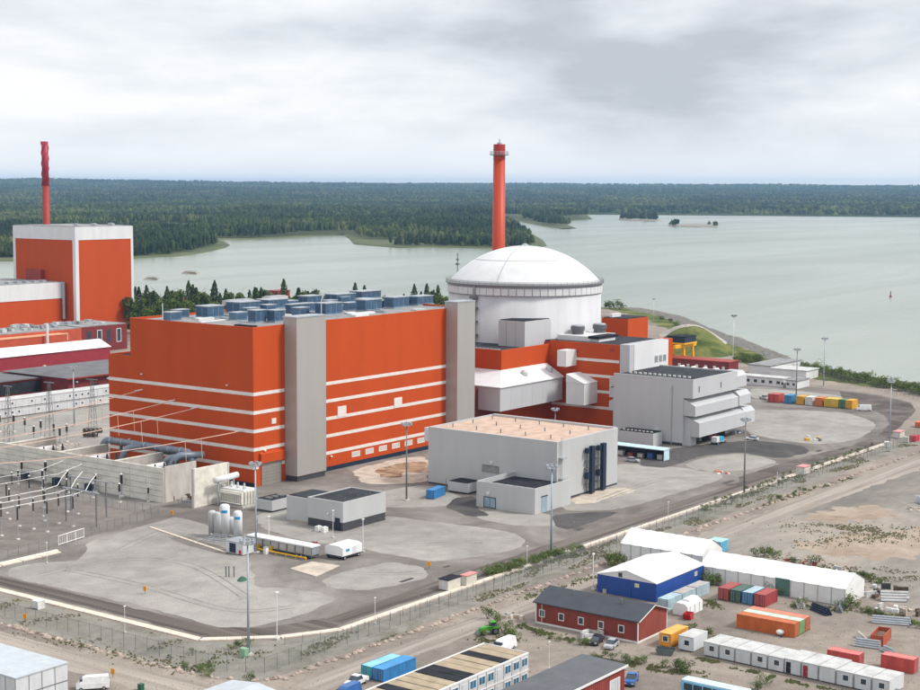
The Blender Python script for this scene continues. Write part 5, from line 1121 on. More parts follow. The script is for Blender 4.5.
# ================================================================== CONTAINERS AND CABINS
def container(name, label, loc, L, W, H, m, rz=0.0, roof=None, group=None, open_top=False, doors=True, cat='container'):
    # long axis along local x; doors on the x = 0 end
    t_ = thing(name, label, cat, loc, group, rz); ORG[t_.name] = (0, 0, 0)
    q = MB(); n = max(6, int(L / .55)); amp = .06
    for (ya, sgn) in ((0, -1), (W, 1)):
        pts = []
        for i in range(n + 1):
            x = .08 + (L - .16) * i / n; pts.append((x, ya - sgn * (amp if i % 2 else 0)))
        vs = [(p[0], p[1], .15) for p in pts] + [(p[0], p[1], H - .05) for p in pts]; k = len(pts)
        fs = [(i, i + 1, k + i + 1, k + i) if sgn < 0 else (i + 1, i, k + i, k + i + 1) for i in range(k - 1)]
        q.add(vs, fs)
    q.box(L - .1, L, .06, W - .06, .15, H - .05); q.box(.05, .12, .06, W - .06, .15, H - .05)
    for x in (0, L - .14):
        for y in (-.02, W - .12): q.box(x, x + .14, y, y + .14, .02, H)
    for y in (-.02, W - .1): q.box(.14, L - .14, y, y + .12, .02, .2); q.box(.14, L - .14, y, y + .12, H - .14, H)
    q.box(.14, L - .14, .1, W - .1, .1, .2)
    b_ = q.build('body', m, t_)
    if open_top: box(.2, L - .2, .12, W - .12, .25, 1.3).build('contents', mat('scrap', (.16, .10, .08), .9, .2, .4, 1.2), t_)
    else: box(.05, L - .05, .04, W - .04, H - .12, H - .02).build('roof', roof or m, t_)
    if doors:
        for s_ in (0, 1):
            d_ = box(-.05, .03, .1 + s_ * (W / 2 - .08), W / 2 - .03 + s_ * (W / 2 - .08), .22, H - .18).build('door', m, t_)
            for y in (.3, .8): MB().tube([(-.08, y + s_ * W / 2, .2), (-.08, y + s_ * W / 2, H - .2)], .03, 5).build('lock_rod', STEEL, d_)
    return t_
def cabin(label, loc, L, W, H, wallm, roofm, rz=0.0, group=None, win=1, door=False, name='site_cabin'):
    # front on the x = 0 face, width W along y, depth L along x
    t_ = thing(name, label, 'cabin', loc, group, rz); ORG[t_.name] = (0, 0, 0)
    box(0, L, 0, W, .25, H).build('body', wallm, t_); box(-.08, L + .08, .0, W, H, H + .14).build('roof', roofm, t_)
    for y in (.4, W - .6): box(.2, L - .2, y, y + .2, 0, .25).build('skid', STEELD, t_)
    for y in (.02, W - .1): box(-.03, 0.02, y, y + .08, .25, H).build('corner_post', STEEL, t_)
    if door: d_ = box(-.05, .03, W * .62, W * .62 + .9, .3, 2.3).build('door', ROOFB if door == 2 else (CRIMSON if door == 3 else CABW), t_); box(-.09, -.05, W * .62 + .1, W * .62 + .2, 1.2, 1.35).build('handle', STEEL, d_)
    if win: window(t_, '-x', 0, W * .28, W * .28 + 1.0, 1.2, 2.15, .1, TRIM, GLASS)
    return t_
RED, DKGRN, BLU, CRED = paint('red_box', (.33, .055, .045)), paint('dark_green_box', (.05, .10, .075)), paint('blue_box', (.055, .17, .31)), paint('crimson_box', (.30, .045, .05))
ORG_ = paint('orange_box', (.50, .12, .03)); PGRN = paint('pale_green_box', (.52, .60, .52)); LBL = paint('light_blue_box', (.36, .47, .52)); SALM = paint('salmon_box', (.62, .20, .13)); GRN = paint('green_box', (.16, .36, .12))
# four in a row before the long tent
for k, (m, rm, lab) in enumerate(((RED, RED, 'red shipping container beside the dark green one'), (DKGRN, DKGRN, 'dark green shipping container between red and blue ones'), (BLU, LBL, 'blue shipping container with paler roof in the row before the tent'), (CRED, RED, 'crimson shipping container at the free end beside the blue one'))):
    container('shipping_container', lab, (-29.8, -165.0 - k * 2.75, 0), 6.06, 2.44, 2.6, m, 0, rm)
# long ones side by side, axis along y
for k, (m, rm, lab) in enumerate(((ORG_, ORG_, 'long rusty orange container with a white trolley parked beside it'), (GRN, PGRN, 'long container with bright green end and pale weathered roof'), (ORG_, SALM, 'long orange container with salmon roof behind the pale one'))):
    container('shipping_container', lab, (-46.5 + 2.44 + k * 2.5, -187.3, 0), 12.2, 2.44, 2.75, m, R(90), rm)
g_ = G(883, 647); container('open_skip_container', 'open-topped rusty red container full of scrap', (g_[0], g_[1], 0), 6.5, 2.4, 2.1, paint('rust_red', (.40, .085, .04)), R(8), None, None, True, False)
# light-blue small containers along the blue building
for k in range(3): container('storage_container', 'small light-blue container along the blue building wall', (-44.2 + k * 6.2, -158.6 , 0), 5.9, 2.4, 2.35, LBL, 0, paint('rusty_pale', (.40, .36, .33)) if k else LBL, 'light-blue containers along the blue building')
# blue pair beside the tan-roofed cabins
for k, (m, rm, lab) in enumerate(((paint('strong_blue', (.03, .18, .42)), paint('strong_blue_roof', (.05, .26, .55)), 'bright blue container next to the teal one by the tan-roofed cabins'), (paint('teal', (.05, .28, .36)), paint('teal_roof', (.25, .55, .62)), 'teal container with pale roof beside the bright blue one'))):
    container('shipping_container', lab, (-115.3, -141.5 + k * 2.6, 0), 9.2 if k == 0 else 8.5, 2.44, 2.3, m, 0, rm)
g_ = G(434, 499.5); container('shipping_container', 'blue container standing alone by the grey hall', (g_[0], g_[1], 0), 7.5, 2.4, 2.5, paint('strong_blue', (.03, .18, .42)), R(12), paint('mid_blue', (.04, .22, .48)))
for k, (px, py, lab) in enumerate(((848, 663, 'red container behind the white cabin row, partly hidden'), (902, 668, 'red container at the end of the white cabin row'))):
    g_ = G(px, py); container('shipping_container', lab, (g_[0], g_[1] - 3, 0), 6.06, 2.44, 2.6, paint('bright_red', (.48, .07, .06)), R(90), paint('faded_red', (.62, .17, .15)))
# cabins beside the red house
g_ = G(668, 648); cabin('orange site cabin squeezed between red house and white cabin', (g_[0], g_[1] - .6, 0), 6.8, 2.5, 2.6, paint('cabin_orange', (.66, .27, .02)), paint('cabin_orange_roof', (.66, .38, .08)), 0, None, 1)
g_ = G(693.3, 653); cabin('single white cabin beside the orange cabin', (g_[0], g_[1], 0), 5.6, 3.2, 2.75, CABW, CABR, 0, None, 1, True)
# the white row, turned a little
a, b = G(702.4, 655.5), G(889, 697); v = (a - b)[:2]; rzrow = math.atan2(v[1], v[0]) - R(90); n = 11; W = np.linalg.norm(v) / n
for k in range(n):
    p = b[:2] + v * (k / n); kk = n - 1 - k
    lab = 'white site cabin in the long row beyond the single cabin'
    dr_ = {5: 2, 6: 3, 2: True}.get(kk, False); wn = 0 if kk in (2, 5, 6, 7) else 1
    if kk in (5, 6, 2): lab = {5: 'white row cabin with an open dark door', 6: 'white row cabin with a dark red door', 2: 'white row cabin with closed white door and no window'}[kk]
    cabin(lab, (p[0], p[1], 0), 6.0 + (.5 if 4 < kk < 8 else 0), W - .2, 2.65 + .12 * (kk in (5, 6, 7)), CABW, CABR, rzrow, 'row of white site cabins', wn, dr_)
st_ = thing('steps', 'small grey stairs at the end of the white cabin row', 'stairs', (b[0] + 2, b[1] - 1.6, 0))
for k in range(4): box(b[0] + 1 + k * .35, b[0] + 1.35 + k * .35, b[1] - 1.5, b[1] - .3, .02 + k * .25, .25 + k * .25).build('step', STEEL, st_)
# kerbside sheds
for k, (q, m, lab) in enumerate(((B(448, 591.4, 460.5, 438.8, 581.2), ROOFB, 'cream hut with a black roof at the kerb'), (B(466.5, 587, 476.6, 460.5, 576), paint('pink_roof', (.62, .25, .24)), 'cream hut with a pink roof at the kerb'), (B(806, 471, 808, 799, 463), paint('pink_roof', (.62, .25, .24)), 'pink-topped cream hut along the kerb near the far mast'), (B(878, 443, 882, 871, 434), paint('pink_roof', (.62, .25, .24)), 'small pink-topped hut by the road bend'))):
    if k == 2: g_ = G(804, 471); q = (g_[0], g_[0] + 4.5, g_[1], g_[1] + 2.4, 2.4); g_ = G(804.5, 472.5)
    if k == 2: g_ = G(804.5, 471); g2 = G(800, 470); q = (115, 119.5, -117.8, -115.2, 2.4)
    if k == 3: g_ = G(899, 438); q = (g_[0] - 2, g_[0] + 2.6, g_[1] - 1, g_[1] + 1.5, 2.4)
    x0, x1, y0, y1, h = q; t_ = thing('kerbside_hut', lab, 'hut', (x0, y0, 0)); cm = mat('cream_panel', (.58, .55, .48), .7, 0, .1, .8)
    box(x0, x1, y0, y1, .15, 2.3).build('wall', cm, t_); box(x0 - .15, x1 + .15, y0 - .15, y1 + .15, 2.3, 2.5).build('roof', m, t_); box(x0 - .05, x0 + .03, y0 + .7, y0 + 1.6, .2, 2.1).build('door', CABW, t_)
    box(x0 + .2, x1 - .2, y0 + .2, y1 - .2, -.05, .15).build('skid', STEELD, t_)
# roadside containers on the far right bend and the coloured row by the white office
cols = [((.45, .06, .05), 'red'), ((.03, .20, .40), 'blue'), ((.62, .32, .02), 'amber'), ((.60, .60, .58), 'white'), ((.58, .16, .03), 'orange'), ((.62, .42, .03), 'yellow'), ((.62, .42, .03), 'yellow'), ((.05, .16, .09), 'green'), ((.62, .36, .03), 'amber')]
xs = (778, 791, 803, 812, 822, 831, 838, 845, 852)
seen_y = 0
for k, ((c_, nm), px) in enumerate(zip(cols, xs)):
    g_ = G(px, 403 + (px - 778) * .085)
    lab = {0: 'red waste container in the roadside row beside the blue one', 1: 'blue waste container in the roadside row', 2: 'amber waste container beside the white one in the roadside row', 3: 'white waste container in the roadside row', 4: 'orange waste container in the roadside row', 5: 'yellow waste container in the roadside row', 6: 'yellow waste container in the roadside row', 7: 'dark green waste container in the roadside row', 8: 'amber waste container at the end by the white truck'}[k]
    container('waste_container', lab, (g_[0], g_[1], 0), 5.6, 3.0 if px not in (778,) else 4.5, 3.4, paint('row_' + nm, c_), 0, None, 'waste containers in the roadside row')
for k, (px, py, c_, lab) in enumerate(((915, 442, (.45, .03, .04), 'dark red container by the road bend'), (921, 428, (.62, .13, .02), 'orange container at the road bend'), (908, 443, (.62, .62, .6), 'white tank box next to the dark red container'), (889, 448, (.68, .68, .66), 'white plastic tank at the mast foot'))):
    g_ = G(px, py); container('roadside_container', lab, (g_[0], g_[1], 0), 4.2 if k < 2 else 1.8, 2.2 if k < 2 else 1.6, 2.0, paint('rs%d' % k, c_), R(5 * k))
g_ = G(38, 610); container('roadside_container', 'white plastic tank box on the verge by the left road', (g_[0], g_[1], 0), 1.8, 2.0, 1.7, paint('rs3', (.68, .68, .66)), 0)
# bright open container
g_ = G(72, 690)

# ================================================================== FOREGROUND BUILDINGS
def gabled(t_, x0, x1, y0, y1, h, rise, ridge, wallm, roofm, ov=.45, gablem=None, th=.22):
    box(x0, x1, y0, y1, -.2, h).build('wall', wallm, t_)
    if ridge == 'y':
        xm = (x0 + x1) / 2; MB().extr([(x0, h), (x1, h), (xm, h + rise)], 'y', y0 + .002, y1 - .002).build('gable', gablem or wallm, t_)
        k = rise / (xm - x0); o = ov
        for s_ in (-1, 1):
            xe = xm + s_ * (xm - x0 + o); ze = h - o * k
            MB().extr([(xm, h + rise + .02), (xe, ze + .02), (xe, ze + th), (xm, h + rise + th)][::s_], 'y', y0 - ov, y1 + ov).build('roof', roofm, t_)
    else:
        ym = (y0 + y1) / 2; MB().extr([(y0, h), (y1, h), (ym, h + rise)], 'x', x0 + .002, x1 - .002).build('gable', gablem or wallm, t_)
        k = rise / (ym - y0); o = ov
        for s_ in (-1, 1):
            ye = ym + s_ * (ym - y0 + o); ze = h - o * k
            MB().extr([(ym, h + rise + .02), (ye, ze + .02), (ye, ze + th), (ym, h + rise + th)][::s_], 'x', x0 - ov, x1 + ov).build('roof', roofm, t_)
x0, x1, y0, y1, h = B(637.8, 643.5, 666.2, 535.6, 619.5); h = 4.3
rh = thing('red_house', 'long red wooden house with a black gabled roof', 'house', (x0, y0, 0))
gabled(rh, x0, x1, y0, y1, h, 1.9, 'y', REDWOOD, mat('black_sheet_roof', (.045, .052, .065), .6, 0, .12, .3), .5)
L = y1 - y0
for k in range(5): window(rh, '-x', x0, y0 + L * (.115 + .195 * k) + .5, y0 + L * (.115 + .195 * k) + 1.5, 1.6, 2.8, .16)
box(x0 - .12, x0 + .03, y1 - .2, y1 + .06, 0, h).build('corner_board', TRIM, rh); box(x0 - .1, x0 + .1, y0 - .06, y0 + .12, 0, h).build('corner_board', TRIM, rh); box(x1 - .12, x1 + .06, y0 - .06, y0 + .1, 0, h).build('corner_board', TRIM, rh)
box(x0 - .06, x1 + .06, y0 - .05, y1, -.1, .35).build('plinth', TRIM, rh)
xm = (x0 + x1) / 2
for s_, xa in ((-1, x0 - .5), (1, x1 + .5)): MB().tube([(xm, y0 - .52, h + 2.0), (xa, y0 - .52, h - .05)], .1, 4).build('barge_board', TRIM, rh)
for yy in (y0 + 6, y0 + 17): MB().cyl(xm - 1.6, yy, h + 1.0, h + 2.5, .2, .2, 8).build('flue', STEELD, rh)
MB().tube([(x0 - .12, y1 - 1.5, .2), (x0 - .12, y1 - 1.5, h)], .07, 5).build('downpipe', TRIM, rh)
for k in range(40): yy = y0 + L * (k + .5) / 40; box(x0 - .035, x0 + .01, yy - .03, yy + .03, .4, h).build('batten', REDWOOD, rh)
# blue building with white roof
x0, x1, y0, y1, h = B(656, 602.5, 703, 597, 590); h = 3.9
bb_ = thing('blue_hall', 'bright blue steel hall with a low white gabled roof', 'building', (x0, y0, 0))
gabled(bb_, x0, x1, y0, y1, h, 1.7, 'x', BLUEW, TENT, .15, WHITE)
box(x0 - .1, x0 + .03, y0 + 6, y0 + 7.2, 0, 2.3).build('door', MATS['blue_steel_wall'], bb_); window(bb_, '-x', x0, y0 + 4.2, y0 + 5.0, 2.6, 3.2, .1, TRIM, paint('sign_yellow', (.7, .6, .2))); window(bb_, '-x', x0, y0 + 8.3, y0 + 9, 4.2, 4.9, .1, DARK, GLASS); window(bb_, '-y', y0, x0 + 17, x0 + 18, 2.3, 3.0, .1, TRIM, PALEC)
# tents
def tent(name, label, x0, x1, y0, y1, h, rise, bays=8, ridge='y'):
    t_ = thing(name, label, 'tent', (x0, y0, 0)); xm = (x0 + x1) / 2
    prof = [(x0, 0), (x1, 0), (x1, h), (xm + .8, h + rise), (xm - .8, h + rise), (x0, h)]
    MB().extr([(x0 + .05, -.1), (x1 - .05, -.1), (x1 - .05, h), (xm, h + rise - .1), (x0 + .05, h)], 'y', y0 + .05, y1 - .05).build('wall', TENTW, t_)
    n = 5
    for s_ in (-1, 1):
        pts = [(xm + s_ * (x1 - xm + .12) * (k / n), h + rise * (1 - (k / n) ** 1.15) + .02) for k in range(n + 1)]
        q = MB(); yy = np.linspace(y0 - .1, y1 + .1, bays + 1)
        vs = []
        for i, y in enumerate(np.linspace(y0 - .1, y1 + .1, bays * 2 + 1)):
            sag = .0 if i % 2 == 0 else -.10
            vs += [(p[0], y, p[1] + sag) for p in pts] 
        m_ = n + 1; fs = [((i * m_ + k), (i * m_ + k + 1), ((i + 1) * m_ + k + 1), ((i + 1) * m_ + k))[::s_] for i in range(bays * 2) for k in range(n)]
        q.add(vs, fs); q.build('roof', TENT, t_)
    for k in range(bays + 1):
        y = y0 + (y1 - y0) * k / bays; box(x0 - .05, x0 + .06, y - .06, y + .06, 0, h).build('frame_post', STEEL, t_)
    return t_
g_ = G(858, 606); x1t = PY(863, 600, -186)[0]
wx0, wy0 = -18.6, -186.0
tt = tent('storage_tent', 'long white storage tent beyond the four-container row', wx0, wx0 + 10.5, wy0, -152.5, 3.6, 2.4, 11)
box(wx0 - .12, wx0 + .05, -173.6, -170.4, .05, 3.7).build('door', OLIVE, tt)
c = G(693, 578)
tent('storage_tent', 'white storage tent behind the blue hall', -12, -2, -149.5, -122.5 - 6, 4.0, 2.8, 8)
g_ = G(696, 552); t_ = thing('toilet_cabin', 'small bright blue cabin behind the white tents', 'cabin', (8, -141, 0)); box(8, 12, -144, -140.6, .1, 2.6).build('wall', paint('sky_blue', (.10, .36, .55)), t_); box(7.9, 12.1, -144.1, -140.5, 2.6, 2.8).build('roof', paint('sky_blue_pale', (.35, .58, .70)), t_); box(7.94, 8.02, -142.9, -142, .2, 2.2).build('door', CABW, t_)
# tan-roofed two-storey cabins
rx1, ry0 = G(528.5, 652.7, 5.8)[:2]; ry1 = G(483.5, 643, 5.8)[1]; rx0 = rx1 - 48
tn = thing('office_block', 'two-storey white cabin office with striped tan and black roof', 'building', (rx1, ry0, 0))
box(rx0, rx1, ry0, ry1, .1, 5.6).build('wall', CABW, tn)
n = 19; cyc = [0, 0, 1, 0, 0, 0, 1, 1, 0, 0, 0, 1, 0, 0, 0, 1, 0, 0, 0]
for k in range(n):
    a, b = rx1 - (rx1 - rx0) * k / n, rx1 - (rx1 - rx0) * (k + 1) / n
    box(b + .12, a - .12, ry0 + .25, ry1 - .25, 5.6, 5.74 + .03 * (k % 2)).build('roof_panel', ROOFB if cyc[k] else ROOFT, tn)
    if k: box(a - .12, a + .12, ry0 + .25, ry1 - .25, 5.6, 5.69).build('roof_joint', ROOFB, tn)
MB().box(rx0, rx1 + .05, ry0 - .05, ry0 + .25, 5.6, 5.85).box(rx1 - .1, rx1 + .05, ry0 + .25, ry1 - .25, 5.6, 5.85).box(rx0, rx1 + .05, ry1 - .25, ry1 + .05, 5.6, 5.85).build('roof_edge', TRIM, tn)
for k in range(n):
    a = rx1 - (rx1 - rx0) * (k + 1) / n; w = (rx1 - rx0) / n
    box(a - .05, a + .05, ry0 - .06, ry0 + .02, .1, 5.6).build('panel_joint', STEEL, tn)
    for z in (3.75, .95):
        if k % 4 == 3: box(a + .7, a + 1.7, ry0 - .06, ry0 + .03, z - .85, z + 1.3).build('door', CABW, tn)
        else: window(tn, '-y', ry0, a + .45, a + w - .45, z, z + 1.3, .1, TRIM, GLASSB, mull=1)
box(rx0, rx1 + .02, ry0 - .08, ry0 + .02, 2.72, 2.95).build('floor_band', TRIM, tn)
# dark-roofed red building at the lower edge
dx1, dy0 = G(628, 664, 5)[:2]; dy1 = G(570, 659.5, 5)[1]; dx0 = dx1 - 40
dk = thing('red_workshop', 'red workshop with a broad shallow dark grey roof', 'building', (dx1, dy0, 0))
box(dx0, dx1 - .4, dy0 + .4, dy1 - .4, -.2, 4.6).build('wall', paint('workshop_red', (.27, .05, .04)), dk)
MB().extr([(dy0, 4.6), (dy1, 4.9), (dy1, 5.1), (dy0, 4.9)], 'x', dx0, dx1).build('roof', mat('slate_roof', (.105, .11, .12), .75, 0, .12, .3), dk)
box(dx0, dx1 + .02, dy0 - .06, dy0 + .02, 4.55, 4.95).build('fascia', TRIM, dk)
for k in range(4): window(dk, '-y', dy0 + .4, dx1 - 5.2 - k * 9, dx1 - 2.2 - k * 9, .4, 3.1, .2, TRIM, CABW)
for k in range(60): box(dx1 - .8 - k * .65, dx1 - .72 - k * .65, dy0 + .36, dy0 + .42, 0, 4.5).build('batten', paint('workshop_red', (.27, .05, .04)), dk)
# modules, lower left
mx, my = G(15.5, 678.4, 6)[:2]; mx1 = PY(60.7, 663, my)[0]
wm = thing('module_office', 'two-storey white module block with pale blue-grey roof, lower corner of site', 'building', (mx, my, 0))
mx1 = mx + (G(60.7, 663, 6)[0] - mx) + .8
box(mx, mx1, my, my + 24, .1, 5.9).build('wall', CABW, wm); box(mx - .15, mx1 + .15, my - .15, my + 24, 5.9, 6.1).build('roof', mat('pale_blue_roof', (.46, .50, .53), .6, 0, .08, .5), wm)
for k in range(1, 5): xx = mx + (mx1 - mx) * k / 4.0; box(xx - .06, xx + .06, my - .04, my + .02, .2, 5.85).build('panel_joint', STEELD, wm) if k < 4 else None
for k in range(9): box(mx - .04, mx + .02, my + 2.6 * k, my + 2.6 * k + .1, .2, 5.85).build('panel_joint', STEELD, wm)
box(mx - .05, mx1 + .05, my - .06, my + .02, 2.9, 3.05).build('floor_band', STEELD, wm)
g_ = G(232, 678, 5); rl_ = thing('grey_roofed_shed', 'shed with a pale grey-blue sheet roof at the site corner', 'shed', (g_[0] - 14, g_[1] - 8, 0))
xa, ya = g_[0], g_[1]
box(xa - 13.6, xa - .4, ya - 11.6, ya - .4, -.2, 4.4).build('wall', CABW, rl_); MB().extr([(ya - 12, 4.4), (ya, 4.4), (ya, 4.7), (ya - 6, 5.4), (ya - 12, 4.7)], 'x', xa - 14, xa).build('roof', MATS['pale_blue_roof'], rl_)
# low white office by the shore
lw_ = thing('shore_office', 'low white office wings with grey flat roofs by the shore', 'building', (285, -30, 0))
c = G(770, 387)
def wing(cx, cy, R_, L_, h, rm):
    x0, x1, y0, y1, _ = B(cx, cy, R_, L_, cy - 8); x1 = min(x1, x0 + 60); y1 = min(y1, y0 + 60)
    box(x0, x1, y0, y1, -.2, h).build('wall', WHITE, lw_); box(x0 - .4, x1 + .4, y0 - .4, y1 + .4, h, h + .4).build('roof', rm, lw_); return x0, x1, y0, y1
a = wing(783, 387.5, 790, 738, 3.6, CABR)
for k in range(9): window(lw_, '-x', a[0], a[2] + 1.5 + k * 3.6, a[2] + 3.1 + k * 3.6, 1.3, 2.6, .1)
b_ = wing(797, 389, 809, 786, 3.3, ROOFG)
for k in range(3): window(lw_, '-x', b_[0], b_[2] + 1 + k * 2.6, b_[2] + 2.2 + k * 2.6, 1.3, 2.4, .1)
wing(806, 380, 818, 770, 3.9, CABR); wing(770, 375.5, 800, 748, 4.2, ROOFG)

# ================================================================== YELLOW CRANE, red low sheds by the bank
g_ = G(683, 367); cx_, cy_ = g_[0], g_[1]
yc = thing('gantry_crane', 'yellow gantry crane with a dark covered hoist before the grass bank', 'crane', (cx_, cy_, 0))
for dx_, dy_ in ((0, 0), (0, 5), (9, 0), (9, 5)): MB().tube([(cx_ + dx_, cy_ + dy_ + (-.8 if dy_ == 0 else .8), -.1), (cx_ + dx_, cy_ + dy_, 9.6)], .75, 4).build('leg', YELLOW, yc)
for dy_ in (0, 5): MB().box(cx_ - 9, cx_ + 12, cy_ + dy_ - .7, cy_ + dy_ + .7, 9.6, 11.2).build('girder', YELLOW, yc)
for dx_ in (0, 9): MB().box(cx_ + dx_ - .5, cx_ + dx_ + .5, cy_ + .72, cy_ + 4.28, 9.0, 10.4).build('cross_beam', YELLOW, yc)
MB().box(cx_ - 3.4, cx_ + 9.4, cy_ - 2.4, cy_ + 7.4, 11.22, 11.9).build('hoist_deck', YELLOW, yc)
hb = box(cx_ - 3, cx_ + 9, cy_ - 2, cy_ + 7, 11.9, 14.6).build('hoist_house', NAVY, yc); box(cx_ - 3.2, cx_ + 9.2, cy_ - 2.2, cy_ + 7.2, 14.6, 15.0).build('hoist_roof', ROOFB, yc)
a, b = G(664, 369), G(735, 373)
rw = thing('intake_building', 'low dark-red building with white doors below the grass bank', 'building', (a[0], b[1], 0))
box(a[0], a[0] + 10, b[1], a[1] + 4, -.2, 5.4).build('wall', DKRED, rw); box(a[0] - .3, a[0] + 10.3, b[1] - .3, a[1] + 4.3, 5.4, 5.8).build('roof', RUST, rw)
for k in range(7): box(a[0] - .1, a[0] + .03, b[1] + 2 + k * 4.6, b[1] + 3.4 + k * 4.6, .1, 3.4).build('door', TRIM if k % 2 else CABW, rw)
rwb = G(620, 318, 8); t_ = thing('rear_red_building', 'low brick-red building by the water beyond the dome', 'building', (420, 150, 0)); box(400, 425, 150, 168, -.3, 8).build('wall', RUST, t_); box(399, 426, 149, 169, 8, 8.6).build('roof', ROOFD, t_)
cl_ = thing('cloth_tents', 'row of small white tents beside the low red building', 'tents', (328, 20, 0))
for k in range(4): MB().extr([(18 + k * 6, 0), (22.5 + k * 6, 0), (20.2 + k * 6, 3.2)], 'x', 326, 330).build('small_tent', TENTW, cl_)

# ================================================================== VEHICLES
def car(label, loc, rz, m, kind='car', cat='car'):
    t_ = thing('parked_' + kind, label, cat, loc, None, rz); ORG[t_.name] = (0, 0, 0)
    if kind == 'car':
        L, W = 4.4, 1.78
        prof = [(0, .32), (.05, .62), (.12, .82), (1.15, .95), (1.2, .97), (3.85, .98), (4.3, .92), (4.4, .6), (4.38, .32)]; cab = [(1.05, .94), (1.75, 1.42), (2.6, 1.5), (3.4, 1.44), (4.1, .96)]
    elif kind == 'pickup':
        L, W = 5.2, 1.85
        prof = [(0, .42), (.05, .8), (.15, 1.0), (1.4, 1.1), (5.15, 1.1), (5.2, .5), (5.15, .42)]; cab = [(1.3, 1.08), (1.95, 1.72), (3.2, 1.78), (3.5, 1.1)]
    else:
        L, W = 5.6, 2.0
        prof = [(0, .4), (.03, .95), (.5, 1.25), (5.6, 1.25), (5.6, .4)]; cab = [(.35, 1.2), (1.1, 2.1), (1.5, 2.3), (5.45, 2.3), (5.58, 1.2)]
    n = len(prof); q = MB(); q.extr(prof[::-1], 'x', 0, 0) if False else None
    def ex(pf, y0, y1, tp=0):
        b = MB(); k = len(pf); top = max(p[1] for p in pf); bot = min(p[1] for p in pf)
        ins = [tp * (p[1] - bot) / max(top - bot, 1e-6) for p in pf]
        vs = [(p[0], y0 + i_, p[1]) for p, i_ in zip(pf, ins)] + [(p[0], y1 - i_, p[1]) for p, i_ in zip(pf, ins)]
        b.add(vs, [tuple(range(k)), tuple(range(2 * k - 1, k - 1, -1))] + [(k + i, k + (i + 1) % k, (i + 1) % k, i) for i in range(k)]); return b
    b_ = ex(prof, 0, W, .05).build('body', m, t_)
    c_ = ex(cab, .06, W - .06, .2).build('cabin', GLASS if kind != 'van' else m, t_)
    zt = max(p[1] for p in cab); xs_ = [p[0] for p in cab if p[1] > zt - .12]
    box(min(xs_) + .1, max(xs_) - .02, .24, W - .24, zt - .04, zt + .035).build('roof', m, t_)
    if kind == 'van': box(.62, 1.1, .15, W - .15, 1.5, 2.05).build('windscreen', GLASS, t_)
    for yy in (.3, W - .3): box(-.02, .06, yy - .2, yy + .2, .58, .74).build('headlight', TRIM, t_)
    for yy in (.3, W - .3): box(L - .06, L + .02, yy - .18, yy + .18, .65, .85).build('tail_light', CRIMSON, t_)
    for xx in (.85, L - .95):
        for yy in (.08, W - .08): wheel(t_, xx, yy, .33, .33, .2, 'y')
    return t_
def lp(px, py): g_ = G(px, py); return (g_[0], g_[1], 0)
WP, BP, SP, TP = paint('car_white', (.75, .75, .75), .3), paint('car_black', (.02, .02, .025), .25), paint('car_silver', (.42, .43, .44), .3), paint('car_blue', (.03, .12, .35), .3)
car('black car parked beside the silver one by the red house', lp(597, 647), R(12), BP)
car('silver car parked beside the black one by the red house', lp(612, 651), R(12), SP)
car('white pickup parked by the blue containers', lp(352, 690), R(5), WP, 'pickup', 'pickup')
car('blue van parked next to the white pickup', lp(343, 704), R(5), TP, 'van', 'van')
car('white van behind the tan-roofed office', lp(500, 655), R(0), WP, 'van', 'van')
car('white car at the dark doors of the stepped grey block', lp(745, 440), R(-80), WP)
car('white truck at the end of the coloured container row', lp(857, 411), R(-60), WP, 'van', 'truck')
car('pale pickup at the head of the coloured container row', lp(770, 400), R(60), SP, 'pickup', 'pickup')
car('blue pickup beside the red workshop', lp(634, 688), R(20), TP, 'pickup', 'pickup')
car('white van parked at the lower site edge by the module block', lp(76, 692), R(-40), WP, 'van', 'van')
car('dark car by the far tents on the field', lp(731, 562), R(40), BP)
car('grey car beside the pale-blue shelter', lp(640, 462), R(100), SP)
# teal truck in front of the stepped block
t_ = thing('flatbed_truck', 'white and turquoise flatbed truck at the stepped grey block', 'truck', (148.5, -71.5, 0))
box(148.5, 156, -71.5, -69.2, .7, 1.0).build('bed', STEEL, t_); box(148.7, 150.6, -71.4, -69.3, 1.0, 2.6).build('cab', WP, t_); box(151.4, 154, -71.3, -69.4, 1.0, 2.3).build('load', paint('turquoise', (.03, .35, .52)), t_)
for xx in (149.5, 155): wheel(t_, xx, -71.4, .45, ax='y'); wheel(t_, xx, -69.3, .45, ax='y')
# green tractor
gx, gy = G(489, 634)[:2]; GR = paint('tractor_green', (.06, .30, .03), .5)
tr = thing('green_tractor', 'bright green loader tractor among shrubs', 'tractor', (gx, gy, 0), None, R(-35)); ORG[tr.name] = (0, 0, 0); tr.scale = (.85, .85, .85)
MB().extr([(-2.2, .9), (-2.3, 1.5), (-1.9, 1.75), (.1, 1.9), (.1, .9)], 'y', -.55, .55).build('bonnet', GR, tr); box(.1, 2.2, -.85, .85, .8, 1.6).build('rear_body', GR, tr)
MB().extr([(.1, 1.4), (.25, 2.75), (1.5, 2.75), (1.75, 1.4)], 'y', -.66, .66).build('cab', GLASS, tr); box(.15, 1.6, -.75, .75, 2.75, 2.9).build('cab_roof', GR, tr)
for s_ in (-1, 1): MB().tube([(1.0, s_ * .62, 1.9), (-.8, s_ * .62, 1.8), (-2.6, s_ * .62, .8)], .12, 5).build('loader_arm', GR, tr); wheel(tr, 1.2, s_ * .95, .85, .85, .5, 'y', STEELD); wheel(tr, -1.5, s_ * .85, .6, .6, .4, 'y', STEELD)
MB().extr([(-2.5, .2), (-3.1, .2), (-2.6, .9)], 'y', -1.2, 1.2).build('bucket', STEELD, tr)
